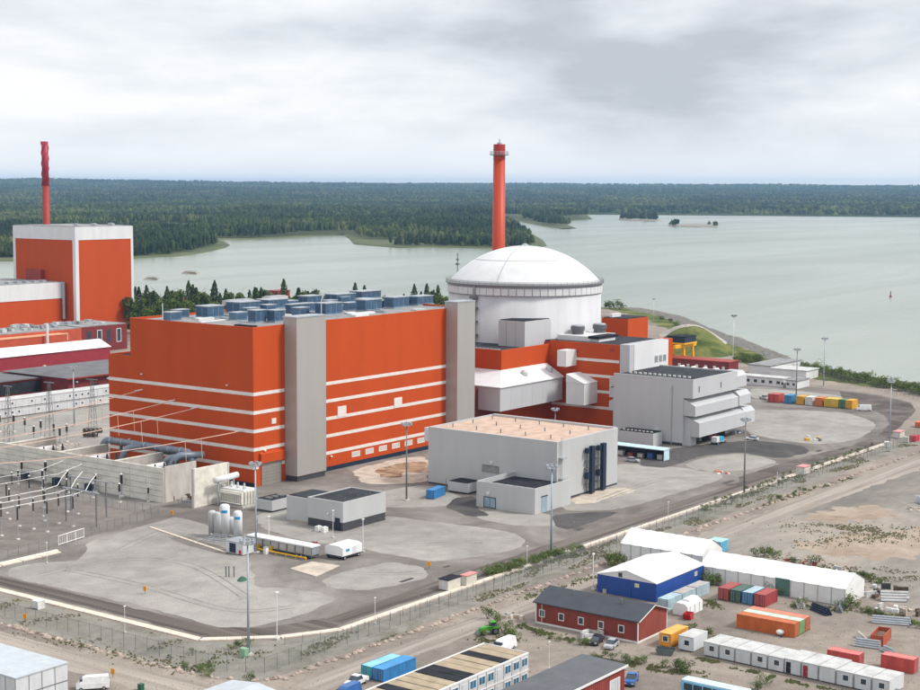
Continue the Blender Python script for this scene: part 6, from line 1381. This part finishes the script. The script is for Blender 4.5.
for s_ in (-1, 1): MB().extr([(.5, 1.5), (.6, 1.85), (1.7, 1.85), (1.95, 1.4)], 'y', s_ * .95 - .28, s_ * .95 + .28).build('mudguard', GR, tr)
# bus at the lower edge
bx0, by0 = G(745, 711)[:2]; t_ = thing('bus', 'light-blue and white bus parked by the cabins', 'bus', (bx0, by0, 0)); SB = paint('bus_blue', (.22, .50, .68), .35)
bl = G(694, 690); by1 = by0 + 12
box(bx0, bx0 + 2.5, by0, by1, .4, 2.9).build('body', SB, t_); box(bx0 + .1, bx0 + 2.4, by0 + .1, by1 - .1, 2.9, 3.1).build('roof', paint('bus_roof', (.55, .70, .78), .4), t_)
for k in range(6): window(t_, '-x', bx0, by0 + .9 + k * 1.8, by0 + 2.3 + k * 1.8, 1.5, 2.5, .06, NAVY, GLASS)
for yy in (by0 + 2.4, by1 - 2.6): wheel(t_, bx0 + .1, yy, .48, .48, .3); wheel(t_, bx0 + 2.4, yy, .48, .48, .3)

# ================================================================== YARD CLUTTER
q = B(687.6, 617, 707, 677, 605); x0, y0 = q[0], q[2]
tp = thing('tarpaulin_bundle', 'big stack wrapped in white tarpaulin by the light-blue containers', 'bundle', (x0, y0, 0))
MB().extr([(y0, .05), (y0 + 3.4, .05), (y0 + 3.3, 2.1), (y0 + 2.6, 2.6), (y0 + .7, 2.5), (y0 + .05, 2.0)], 'x', x0, x0 + 6.5).build('wrap', TENT, tp); MB().extr([(y0 + .5, 2.5), (y0 + 2.8, 2.5), (y0 + 2.2, 3.0), (y0 + 1, 3.0)], 'x', x0 + 2, x0 + 6).build('upper_wrap', TENT, tp)
for k in range(3): box(x0 + 1 + k * 2, x0 + 1.12 + k * 2, y0 - .03, y0 + .1, .1, 2.0).build('strap', STEEL, tp)
def skip(label, px, py, m, L=3.4, W=1.7, H=1.3, rz=0):
    g_ = G(px, py); t_ = thing('skip', label, 'skip', (g_[0], g_[1], 0), None, rz); ORG[t_.name] = (0, 0, 0)
    for y in (0, W - .08): MB().extr([(.5, 0.05), (L - .5, .05), (L, H), (0, H)], 'y', y, y + .08).build('side', m, t_)
    MB().add([(.5, .08, .06), (0, .08, H), (0, W - .08, H), (.5, W - .08, .06)], [(0, 1, 2, 3)]).add([(L - .5, .08, .06), (L, .08, H), (L, W - .08, H), (L - .5, W - .08, .06)], [(3, 2, 1, 0)]).build('ends', m, t_, 'stuff'); box(.5, L - .5, .08, W - .08, .05, .6).build('contents', DARK, t_)
skip('small red skip in front of the white tarpaulin bundle', 690, 621, paint('skip_red', (.45, .02, .03)), 2.6, 1.6, 1.2, R(10))
skip('dark grey skip beside the orange cabin', 655, 655, paint('skip_grey', (.12, .14, .14)), 3.6, 1.8, 1.2, R(-70)); 
g_ = G(780, 636); bo = thing('trolley', 'white rounded trolley beside the orange container', 'trolley', (g_[0], g_[1], 0)); MB().lathe(g_[0], g_[1], [(.6, .4), (.8, .8), (.7, 1.1), (.2, 1.3)], 12).smooth().build('body', TENT, bo)
for s_ in (-.6, .6): wheel(bo, g_[0] + s_, g_[1] - .6, .25, .25, .15, 'y')
def stackp(label, px, py, n, L, m, rz, r_=.22, cat='pipes', group=None):
    g_ = G(px, py); t_ = thing('pipe_stack', label, cat, (g_[0], g_[1], 0), group, rz); ORG[t_.name] = (0, 0, 0); k = 0; row = n
    z = r_
    while row > 0:
        for i in range(row): MB().tube([(0, (i - row / 2) * 2 * r_, z), (L * random.uniform(.85, 1), (i - row / 2) * 2 * r_, z)], r_ * .97, 8).build('pipe', m, t_)
        z += r_ * 1.75; row -= 1
stackp('stack of long grey pipes on the ground by the open-topped container', 872, 622, 4, 8, STEEL, R(-70)); stackp('bundle of grey beams next to the open-topped container', 880, 649, 4, 5, STEEL, R(100)); stackp('short silver pipe bundle near the cabin row end', 892, 655, 3, 3, STEEL, R(60)); stackp('grey pipe pile beside the open-topped container', 866, 645, 3, 6, CONC, R(40))
stackp('dark pipe bundle behind the long containers', 828, 616, 4, 6, NAVY, R(60)); stackp('scattered dark beams behind the long containers', 838, 613, 3, 7, STEELD, R(20)); stackp('pale boards stacked by the long tent', 800, 609, 3, 4, CABR, R(30), .3); stackp('pale pipes stacked beyond the long tent end', 880, 600, 4, 6, CABR, R(-60), .3)
def pile(label, px, py, n, ms, spread=2.0, smax=1.4, group=None):
    g_ = G(px, py); t_ = thing('timber_pile', label, 'pile', (g_[0], g_[1], 0), group)
    for k in range(n):
        a, b = g_[0] + rng.uniform(-spread, spread), g_[1] + rng.uniform(-spread, spread); L = rng.uniform(.6, smax) * 1.6; W = rng.uniform(.3, .8); H = rng.uniform(.3, smax); th = rng.uniform(0, 3.14); c_, s_ = math.cos(th), math.sin(th)
        MB().prism([(a + x * c_ - y * s_, b + x * s_ + y * c_) for x, y in ((-L / 2, -W / 2), (L / 2, -W / 2), (L / 2, W / 2), (-L / 2, W / 2))], -.03 - .01 * k, H).build('block', ms[k % len(ms)], t_)
pile('grey pallet stack by the cars', 590, 637, 8, [CONC, CABR], 1.8); pile('mixed timber pile beyond the long tent', 795, 565, 10, [BARK, PALEC, RED], 3); pile('reddish timber pile beyond the long tent', 809, 563, 9, [RED, PALEC, CABR], 3); pile('pale board pile at the far end of the tent', 842, 574, 9, [CABR, PALEC], 3); pile('dark scrap pile past the tent end', 868, 594, 12, [DARK, BARK, CABR], 3); pile('mixed scrap pile past the tent end, nearer the field', 886, 592, 12, [DARK, CABR, BARK], 4); pile('white sacks beside the scrap past the tent', 890, 610, 7, [TENTW, CABR], 2.5, 1.0); pile('brown timber at the field edge', 908, 613, 8, [BARK, PALEC], 3)
pile('timber on the ground behind the red house', 605, 590, 8, [PALEC, BARK], 2.5, .9); pile('pale stone heap between boulders and red house', 515, 617, 7, [PALEC, CABR, KERBM], 2.2, .8); pile('dark scrap heap against the white tent end', 735, 560, 9, [DARK, BLUEW, CRIMSON], 2.5); pile('pale planks at the sandy field edge', 912, 510, 6, [PALEC, KERBM], 3, .8); pile('white box heap on the sandy field', 920, 503, 4, [CABW], 1.5, 2.2)
pile('debris under the stepped block hoods', 738, 433, 8, [CABR, BLU, STEEL], 3, 1.0); pile('small red and white markers on the gravel by the road', 720, 474, 6, [TRIM, SALM], 3, .7); pile('yellow and white markers on the far gravel area', 812, 439, 8, [TRIM, YELLOW, STEELD], 5, .9)
pile('concrete rubble in the transformer bay', 60, 447, 14, [CONC, KERBM], 6, 1.2); pile('concrete rubble under the bus ducts', 150, 462, 14, [CONC, KERBM], 5, 1.2); pile('equipment parts behind the fire wall', 186, 500, 10, [CONC, BARK, STEEL], 2.5, 1.4)
# orange road signs / markers
for k, (px, py, lab) in enumerate(((145, 594, 'orange warning marker on the big gravel area'), (25, 622, 'orange warning marker by the boulder line near the left road'), (113, 678, 'orange warning marker on the outer dirt track'), (172, 517, 'orange marker post at the switchyard corner'), (429, 569, 'orange marker cone at the gravel island tip'))):
    g_ = G(px, py); t_ = thing('warning_marker', lab, 'marker', (g_[0], g_[1], 0)); MB().tube([(g_[0], g_[1], -.05), (g_[0], g_[1], .8)], .06, 5).build('post', STEELD, t_); box(g_[0] - .08, g_[0] + .08, g_[1] - .45, g_[1] + .45, .7, 1.7).build('board', paint('marker_orange', (.75, .30, .02)), t_)
g_ = G(141, 690); t_ = thing('bin', 'small green bin on the dirt track', 'bin', (g_[0], g_[1], 0)); box(g_[0] - .4, g_[0] + .4, g_[1] - .4, g_[1] + .4, 0, 1.0).build('body', paint('dark_green', (.02, .10, .06)), t_); box(g_[0] - .45, g_[0] + .45, g_[1] - .45, g_[1] + .45, 1.0, 1.1).build('lid', paint('dark_green', (.02, .10, .06)), t_)
g_ = G(244, 657); t_ = thing('electric_cabinet', 'pale green electric cabinet at the foot of the big light mast', 'cabinet', (g_[0], g_[1], 0)); box(g_[0] - .5, g_[0] + .5, g_[1] - .7, g_[1] + .7, .1, 1.7).build('casing', paint('pale_green', (.25, .42, .28)), t_); box(g_[0] - .6, g_[0] + .6, g_[1] - .8, g_[1] + .8, -.05, .1).build('plinth', CONC, t_)

# ================================================================== LIGHT MASTS AND POLES
def mast(h, m, headm):
    t_ = thing('light_mast', 'x', 'light mast', (0, 0, 0)); MB().box(-.7, .7, -.7, .7, -.1, .35).build('footing', CONC, t_)
    MB().cyl(0, 0, .3, h, .28, .14, 10).smooth().build('pole', m, t_)
    MB().lathe(0, 0, [(.2, h - .3), (1.1, h - .25), (1.1, h - .1), (.2, h)], 10).build('platform', headm, t_)
    for k in range(6):
        a = k * math.pi / 3; c_, s_ = math.cos(a), math.sin(a); l_ = MB().prism([(1.0 * c_ - .35 * s_, 1.0 * s_ + .35 * c_), (1.0 * c_ + .35 * s_, 1.0 * s_ - .35 * c_), (1.5 * c_ + .35 * s_, 1.5 * s_ - .35 * c_), (1.5 * c_ - .35 * s_, 1.5 * s_ + .35 * c_)], h + .05, h + .65).build('floodlight', headm, t_)
    MB().tube([(0, 0, h), (0, 0, h + 1.2)], .05, 4).build('rod', m, t_)
    return t_
m0, m1_, m2_ = mast(21, mat('mast_blue_grey', (.36, .43, .48), .5, .3, .06, .4), STEEL), mast(21, STEELD, STEEL), mast(21, MASTW, STEELD)
MS = [(248.5, 655, m0, 'blue-grey light mast at the road corner with a green cabinet'), (256, 553, m0, 'light mast beside the gas tanks and silver trailer'), (551, 556, m0, 'light mast at the kerb in front of the grey hall'), (744, 494, m1_, 'dark light mast at the kerb facing the stepped grey block'), (889.4, 443, m0, 'light mast at the road bend'), (823.5, 387, m0, 'light mast beside the shore office and shrubs'), (796, 401.5, m1_, 'dark light mast among the coloured waste containers'), (733, 357, m2_, 'white light mast at the low red building by the shore'), (406.5, 500.4, m1_, 'dark light mast at the bare soil by the turbine hall'), (653.5, 320, m2_, 'white light mast beyond the orange auxiliary block'), (74.3, 426.5, m0, 'light mast in front of the two-storey white cabins'), (555, 443, m1_, 'light mast standing between grey hall and canopy'), (162, 314, m2_, 'slim pale mast behind the low wing of the turbine hall'), (376, 302, m1_, 'light mast behind the blue roof housings')]
us = set()
for px, py, pr, lab in MS:
    g_ = G(px, py); s_ = 1.0
    if px in (653.5,): s_ = .65
    if px == 555: g_ = np.array([80.0, PX(555, 430, 80)[1], 0]); s_ = .85
    if px == 376: k_ = polar(376, 760); g_ = np.array([*k_, 0]); s_ = 1.5
    if px == 162: k_ = polar(162, 640); g_ = np.array([*k_, 0]); s_ = 1.45
    place(pr, pr.name in us, (g_[0], g_[1], 0), px * .1, lab, 'light masts around the site', s_); us.add(pr.name)
def lamp(h):
    t_ = thing('lamp_post', 'x', 'lamp post', (0, 0, 0), 'small lamp posts'); MB().tube([(0, 0, -.1), (0, 0, h)], .055, 6).build('pole', MASTW, t_); MB().box(-.22, .22, -.12, .12, h, h + .16).build('lantern', TRIM, t_); MB().box(-.25, .25, -.25, .25, -.1, .25).build('footing', CONC, t_); return t_
l0 = lamp(5.2); us = False
for px, py, s_, lab in ((125, 633, 1, 'small white lamp post behind the left kerb'), (375, 624, 1, 'small white lamp post behind the kerb before the road bend'), (277, 640, 1.75, 'plain white flagpole-like post at the kerb corner'), (593, 590, 1.5, 'tall white post behind the red house'), (549, 669, .95, 'white lamp post between office block and workshop'), (527, 569, 1, 'small lamp post on the verge beside the shrubs'), (668, 522, 1, 'small lamp post at the kerb opposite the soil patch'), (777, 487, .8, 'small post at the fence beside the grass strip'), (47, 563, .9, 'post by the switchyard gate'), (363, 552, 1.5, 'slim post by the white trailer'), (333, 538, 1.3, 'slim post by the small grey building'), (269, 549, 1.5, 'slim post over the silver trailer')):
    g_ = G(px, py); place(l0, us, (g_[0], g_[1], 0), 0, lab, None, s_); us = True
def lamppole2(): pass

# ================================================================== FENCES, BOULDERS
fence('perimeter_fence', 'tall wire fence running along the verge outside the kerb', [(300, -121.5), (-124, -121.5), (-128.4, -112), (-128.4, 60)], 2.9, 3.2)
fence('shore_fence', 'grey wire fence along the shore shrubs', [tuple(G(*p)[:2]) for p in ((752, 362), (800, 372), (850, 384), (900, 396), (940, 404))], 3.2, 3.0, True, None, STEELD)
fence('inner_fence', 'second low wire fence parallel to the tall fence behind the boulders', [(60, -117.9), (-100, -117.9), (-109, -112.5)], 1.6, 4.0, False)
protos = []
for k in range(6):
    mb = MB(); n = 8; vs = [(0, 0, .55)]; fs = []
    sx_, sy_ = rng.uniform(.6, 1.1), rng.uniform(.45, .8)
    for ring, (rr, z) in enumerate(((.55, .45), (1.0, .15), (.95, -.25))):
        for i in range(n): a = 2 * math.pi * i / n; j = rng.uniform(.75, 1.2); vs.append((sx_ * rr * j * math.cos(a), sy_ * rr * j * math.sin(a), z * rng.uniform(.8, 1.2)))
    for i in range(n): fs.append((0, 1 + i, 1 + (i + 1) % n))
    for g in range(2):
        for i in range(n): fs.append((1 + g * n + i, 1 + (g + 1) * n + i, 1 + (g + 1) * n + (i + 1) % n, 1 + g * n + (i + 1) % n))
    mb.add(vs, fs); me_o = mb.build('boulder', ROCKM); protos.append(me_o)
bl_ = [(-132.6, 10), (-132.4, -106), (-130, -122), (-124, -126.2), (20, -127.6), (70, -128.6), (180, -131)]
nb = 0
for a, b in zip(bl_[:-1], bl_[1:]):
    a, b = np.array(a, float), np.array(b, float); L = np.linalg.norm(b - a); t = 0
    while t < L and nb < 270:
        near = a[0] < 0
        p = a + (b - a) * t / L + rng.normal(0, .35, 2); src = protos[nb % 6]
        o = src if nb < 6 else src.copy()
        if nb >= 6: col.objects.link(o)
        s_ = rng.uniform(.45, 1.05); o.location = (p[0], p[1], .05); o.scale = (s_ * 1.1, s_, s_ * rng.uniform(.8, 1.2)); o.rotation_euler = (0, 0, rng.uniform(0, 6.28))
        tag(o, 'rough pinkish boulder in the line of stones outside the fence', 'boulder', 'boulders lined up outside the fence'); nb += 1
        t += rng.uniform(.9, 2.4) * (1 if near else 1.35)

# ================================================================== TREES AND SHRUBS
def leafcloud(n, shape, size, rs):
    V, F = [], []
    for k in range(n):
        c, nr = shape(rs); s_ = size * rs.uniform(.6, 1.3)
        nn = Vector(nr) + Vector(rs.normal(0, .5, 3)); nn.normalize(); a = nn.orthogonal().normalized(); a = Matrix.Rotation(rs.uniform(0, 6.28), 3, nn) @ a; b = nn.cross(a); c = Vector(c); j = len(V)
        V += [c + a * s_ * rs.uniform(.7, 1.2) , c + b * s_ * rs.uniform(.5, 1), c - a * s_ * rs.uniform(.7, 1.2), c - b * s_ * rs.uniform(.5, 1)]; F.append((j, j + 1, j + 2, j + 3))
    return V, F
def tree(kind, seed):
    rs = np.random.default_rng(seed); H = 1.0
    t_ = thing('spruce_tree' if kind == 'c' else 'birch_tree', 'x', 'tree', (0, 0, 0))
    tm = MB().tube([(0, 0, -.5), (.15, .1, 8), (0, .1, 17 if kind == 'c' else 12)], .32, 7, .08)
    for k in range(7): a = rs.uniform(0, 6.28); z = 5 + k * 1.5; tm.tube([(0, .1, z), (1.8 * math.cos(a), 1.8 * math.sin(a), z + (-.3 if kind == 'c' else 1.6))], .1, 4, .04)
    tm.build('trunk', BARK, t_)
    lob = [(rs.uniform(0, 6.28), rs.uniform(.25, .95), rs.uniform(.8, 1.5)) for _ in range(9)]
    def cone(rs_):
        z = rs_.uniform(0, 1) ** 1.35; tier = .72 + .28 * abs(math.sin(z * 19 + seed)); r_ = 4.0 * (1 - z) ** .75 * tier * rs_.uniform(.55, 1.05) + .12; a = rs_.uniform(0, 6.28); r_ *= 1 + .22 * math.sin(a * 3 + z * 9)
        return (r_ * math.cos(a), r_ * math.sin(a) + .1, 2.2 + 16.3 * z), (math.cos(a), math.sin(a), .5)
    def blob(rs_):
        a, z, s_ = lob[rs_.integers(len(lob))]; c = np.array([2.2 * math.cos(a) * (1.15 - z * .7), 2.2 * math.sin(a) * (1.15 - z * .7), 4.2 + 9.0 * z]); d_ = rs_.normal(0, 1, 3); d_ /= np.linalg.norm(d_)
        return tuple(c + d_ * np.array([1.9, 1.9, 1.7]) * s_ * rs_.uniform(.65, 1.0)), tuple(d_)
    V, F = leafcloud(900, cone if kind == 'c' else blob, .5 if kind == 'c' else .55, rs)
    mb = MB(); mb.v = [tuple(v) for v in V]; mb.f = F; mb.build('crown', LEAFC if kind == 'c' else LEAFD, t_); return t_
def onland(p):
    p = np.array(p, float)
    for _ in range(60):
        if inpoly(p[None, :2] + np.array([[3., -3.]]), site)[0] and inpoly(p[None, :2], site)[0]: break
        v_ = CAM[:2] - p[:2]; p[:2] += v_ / np.linalg.norm(v_) * 3
    return p
tps = [tree('c', 1), tree('c', 5), tree('b', 2), tree('b', 9), tree('c', 14), tree('b', 21)]
us = set(); nt_ = 0
for px in np.linspace(128, 452, 240):
    k = int(rng.choice(6, p=(.08, .08, .26, .26, .08, .24))); dd = rng.uniform(880, 1040); x, y = onland((*polar(px + rng.uniform(-2, 2), dd), 0))[:2]
    env = 1.38 if px < 290 else (1.3 if px < 380 else 1.2)
    s_ = rng.uniform(.66, 1.0) * env
    if rng.random() < .06: s_ *= 1.2
    lab = ['dark narrow spruce in the tree belt behind the plant', 'dark spruce with stepped branches in the tree belt', 'leafy rounded tree in the tree belt behind the plant', 'broad leafy tree in the tree belt behind the plant', 'slim dark conifer in the tree belt', 'light green leafy tree in the tree belt'][k]
    place(tps[k], k in us, (x, y, 0), rng.uniform(0, 6.28), lab, 'tree belt behind the plant', s_); us.add(k)
def shrub(seed, dense=560):
    rs = np.random.default_rng(seed); t_ = thing('shrub', 'x', 'shrub', (0, 0, 0)); tm = MB()
    for k in range(5): a = rs.uniform(0, 6.28); tm.tube([(0, 0, -.1), (.35 * math.cos(a), .35 * math.sin(a), .5), (.7 * math.cos(a), .7 * math.sin(a), 1.2)], .035, 4, .015)
    tm.build('stems', BARK, t_, 'stuff')
    lob = [(rs.normal(0, .5), rs.normal(0, .5), rs.uniform(.5, 1.4), rs.uniform(.3, .6)) for _ in range(8)]
    def blob(rs_):
        a = lob[rs_.integers(8)]; d_ = rs_.normal(0, 1, 3); d_ /= np.linalg.norm(d_); return (a[0] + d_[0] * a[3], a[1] + d_[1] * a[3], max(.05, a[2] + d_[2] * a[3])), tuple(d_)
    V, F = leafcloud(dense, blob, .085, rs); mb = MB(); mb.v = [tuple(v) for v in V]; mb.f = F; mb.build('foliage', LEAFB, t_); return t_
sps = [shrub(3), shrub(8), shrub(15), shrub(27)]; us = set(); nsh = 0
def bush(px, py, s_, lab, group):
    global nsh
    k = nsh % 4; g_ = onland(G(px, py)); place(sps[k], k in us, (g_[0], g_[1], 0), rng.uniform(0, 6.28), lab, group, s_ * .82); us.add(k); nsh += 1
for t in np.linspace(0, 1, 80): bush(803 + 128 * t + rng.uniform(-2, 2), 368.5 + 27 * t + rng.uniform(-1.5, 3), rng.uniform(1.8, 3.4), 'green shrub in the hedge-like strip along the shore', 'shrubs along the shore')
for t in np.linspace(0, 1, 12): bush(738 + 22 * t, 362 + 3 * t + rng.uniform(-3, 1), rng.uniform(2, 3.6), 'green shrub between the shore office and the grass bank', 'shrubs by the shore office')
for t in np.linspace(0, 1, 44): bush(485 + 97 * t + rng.uniform(-2, 2), 576.5 - 25 * t + rng.uniform(-3, 2), rng.uniform(.8, 1.6), 'low green shrub on the verge beside the two kerbside huts', 'shrubs on the verge by the huts')
for t in np.linspace(0, 1, 60): bush(700 + 170 * t + rng.uniform(-3, 3), 509.5 - 62 * t + rng.uniform(-3, 3), rng.uniform(.5, 1.1), 'small tuft of greenery on the verge by the dark mast', 'verge greenery by the dark mast')
for t in np.linspace(0, 1, 14): bush(770 + 40 * t + rng.uniform(-4, 4), 503 - 14 * t + rng.uniform(-2, 1.5), rng.uniform(.5, .9), 'yellowish tuft growing between the boulders', 'tufts between the boulders')
for (px, py, s_) in ((488, 619, 1.7), (497, 622, 1.6), (503, 633, 2.0), (508, 637, 1.6), (513, 639, 1.4), (483, 636, 1.1)): bush(px, py, s_, 'leafy shrub around the green tractor', 'shrubs around the tractor')
for (px, py, s_) in ((525, 628, .9), (533, 633, .8), (541, 636, .9), (550, 639, .8), (560, 641, .9), (570, 643, .9), (580, 645, .9), (586, 645, 1.3)): bush(px, py, s_, 'low scrub along the foot of the red house', 'scrub by the red house')
for (px, py, s_) in ((594, 660, 1.0), (605, 655, .9), (612, 660, 1), (626, 661, 1.2), (633, 664, 1.0), (641, 665, 1.3), (645, 663, 1.0), (677, 669, 1.6), (681, 672, 1.7), (687, 673, 1.5), (664, 668, 1.1), (758, 690, 1.4), (765, 684, 1.5)): bush(px, py, s_, 'shrub on the rough strip below the cars and cabins', 'shrubs on the rough strip')
for (px, py, s_) in ((616, 566, 2.6), (621, 568, 2.4), (612, 568, 1.8)): bush(px, py, s_, 'tall green bush against the white tent behind the blue hall', 'bushes at the tent')
for (px, py, s_) in ((710, 584, 2.2), (718, 586, 1.8), (735, 583, 1.8), (752, 586, 1.6), (770, 592, 1.8), (778, 595, 1.6), (801, 608, 1.6), (850, 606, 2.2), (846, 609, 1.5), (706, 637, 1.5)): bush(px, py, s_, 'bush along the long tent wall and containers', 'bushes along the long tent')
for t in np.linspace(0, 1, 14): bush(857 + 65 * t, 609 + 19 * t + rng.uniform(-1.5, 1.5), rng.uniform(.7, 1.1), 'low bush in the strip leading away from the tent end', 'bush strip from the tent end')
for (px, py, s_) in ((757, 557, 1.6), (764, 556, 2.2), (775, 561, 1.8), (793, 564, 1.5), (815, 566, 1.8), (862, 577, 1.3), (870, 582, 1.4), (880, 584, 1.2)): bush(px, py, s_, 'bush at the field edge behind the long tent', 'bushes at the field edge')
for (px, py, s_) in ((232, 650, .9), (240, 647, 1.3), (247, 646, 1.2), (200, 672, 1.3), (208, 676, 1.2), (213, 670, 1.1), (192, 653, .7), (186, 668, 1), (252, 680, 1.1), (170, 657, .5), (82, 649, .6), (113, 654, .6)): bush(px, py, s_, 'weedy shrub on the verge around the big light mast', 'weeds around the big mast')
for (px, py, s_) in ((615, 309, 5.0), (610, 309, 4.5), (620, 310, 4.2), (662, 320, 2.5), (676, 326, 2.5), (670, 322, 2.2)): bush(px, py, s_, 'tree-like bush by the water beyond the dome', 'bushes beyond the dome')
# grass tufts on the verge: too many to count
gv, gf = [], []
for k in range(15000):
    t = rng.random(); 
    if k < 9500: x = rng.uniform(-118, 190); y = -116.6 - rng.random() ** 1.0 * 9.0
    elif k < 12500: x = -118.6 - rng.random() * 12; y = rng.uniform(-110, 40)
    else:
        cx2, cy2 = ((58, -172) if k % 2 else (28, -182)); aa = rng.normal(0, 1, 2); cg = G(868, 531) if k % 2 else G(850, 574); x = cg[0] + aa[0] * 4 - aa[1] * 3; y = cg[1] + aa[1] * 9
    if k < 12500 and mnoise.noise(Vector((x * .07, y * .2, 4))) < .2: continue
    if k >= 12500 and mnoise.noise(Vector((x * .2, y * .2, 4))) < -.1: continue
    s_ = rng.uniform(.07, .2); a = rng.uniform(0, 3.14)
    for q in range(2):
        c_, n_ = math.cos(a + q * 1.57) * s_, math.sin(a + q * 1.57) * s_; j = len(gv); gv += [(x - c_, y - n_, 0), (x + c_, y + n_, 0), (x + c_ * 1.3, y + n_ * 1.3 + .1, s_ * 1.3), (x - c_ * .6, y - n_ * 1.2, s_ * 1.6)]; gf.append((j, j + 1, j + 2, j + 3))
mb = MB(); mb.v = gv; mb.f = gf; o = mb.build('verge_grass', leaf_mat('verge_grass_blades', (.17, .165, .09), (.32, .29, .18), .3)); o['kind'] = 'stuff'; tag(o, 'thin dry grass tufts scattered over the verge', 'grass')

# green weeds in the rough strips and loose stones on the yard, beyond counting
wv, wf = [], []
def scatter(px0, py0, px1, py1, n, sp, smin=.07, smax=.2):
    a, b = G(px0, py0), G(px1, py1)
    for k in range(n):
        p = a + (b - a) * rng.random(); x, y = p[0] + rng.normal(0, sp), p[1] + rng.normal(0, sp)
        if mnoise.noise(Vector((x * .35, y * .35, 9))) < -.08: continue
        s_ = rng.uniform(smin, smax); th = rng.uniform(0, 3.14)
        for q in range(2):
            c_, n_ = math.cos(th + q * 1.57) * s_, math.sin(th + q * 1.57) * s_; j = len(wv); wv.extend([(x - c_, y - n_, 0), (x + c_, y + n_, 0), (x + c_ * 1.2, y + n_ * 1.3, s_ * 1.2), (x - c_ * .7, y - n_ * 1.1, s_ * 1.7)]); wf.append((j, j + 1, j + 2, j + 3))
for a in ((520, 626, 590, 646, 500, .8), (590, 658, 650, 668, 600, 1.0), (650, 668, 700, 676, 500, 1.0), (700, 659, 800, 684, 700, .5), (800, 684, 900, 705, 400, .6), (480, 640, 515, 640, 350, 1.2), (705, 600, 720, 608, 200, 1.2), (790, 606, 850, 610, 350, 1.0), (855, 608, 925, 628, 700, .8), (690, 625, 712, 640, 250, 1.0), (780, 562, 880, 580, 900, 2.0), (800, 545, 920, 535, 500, 3), (182, 668, 260, 650, 450, 1.6), (20, 632, 190, 672, 350, 1.2), (490, 578, 585, 553, 900, 1.0), (700, 512, 870, 450, 1300, .9), (760, 507, 850, 478, 600, .6), (520, 600, 600, 575, 300, .8)): scatter(*a)
mb = MB(); mb.v = wv; mb.f = wf; o = mb.build('weed_patches', leaf_mat('weed_leaves', (.08, .105, .035), (.24, .25, .11), .3)); o['kind'] = 'stuff'; tag(o, 'green weeds in ragged strips along buildings and verges', 'weeds')
sv_, sf_ = [], []
for k in range(3800):
    px, py = rng.uniform(-10, 930), rng.uniform(520, 700); g_ = G(px, py)
    if g_[1] > -112 and g_[0] > -112 and rng.random() < .75: continue
    r_ = rng.uniform(.05, .20) * (1.6 if rng.random() < .06 else 1); j = len(sv_); ph = rng.uniform(0, 6.28)
    sv_ += [(g_[0] + r_ * rng.uniform(.7, 1.3) * math.cos(ph + a), g_[1] + r_ * rng.uniform(.7, 1.3) * math.sin(ph + a), -.01) for a in (0, 1.57, 3.14, 4.71)] + [(g_[0], g_[1], r_ * rng.uniform(.6, 1.1))]
    sf_ += [(j, j + 1, j + 4), (j + 1, j + 2, j + 4), (j + 2, j + 3, j + 4), (j + 3, j, j + 4)]
mb = MB(); mb.v = sv_; mb.f = sf_; o = mb.build('loose_stones', leaf_mat('loose_stone', (.10, .085, .075), (.42, .37, .32), .2)); o['kind'] = 'stuff'; tag(o, 'loose stones and crumbs scattered over the dirt', 'stones')
# sea marks
g_ = G(890.5, 297, SEA); t_ = thing('channel_buoy', 'small red channel buoy on the open water', 'buoy', (g_[0], g_[1], SEA)); MB().cyl(g_[0], g_[1], SEA - .5, SEA + 1, 1.1, 1.1, 10).build('float', CRIMSON, t_); MB().cyl(g_[0], g_[1], SEA + 1, SEA + 5, .5, .35, 8).build('top_mark', CRIMSON, t_)

# ================================================================== HAZE: one box of even pale air round everything
hz_ = MB().box(-2500, 19500, -14000, 19500, SEA - 2.5, 205).build('haze', bpy.data.materials.new('pale_air')); hz_['kind'] = 'stuff'; tag(hz_, 'thin blue-grey haze over sea and land', 'haze')
hm = hz_.data.materials[0]; hm.use_nodes = True; t = hm.node_tree; t.nodes.clear(); o_ = N(t, 'ShaderNodeOutputMaterial'); v_ = N(t, 'ShaderNodeVolumePrincipled')
v_.inputs['Color'].default_value = (.40, .67, 1.0, 1); v_.inputs['Density'].default_value = 4.2e-5; v_.inputs['Anisotropy'].default_value = 0.1
t.links.new(v_.outputs[0], o_.inputs['Volume'])
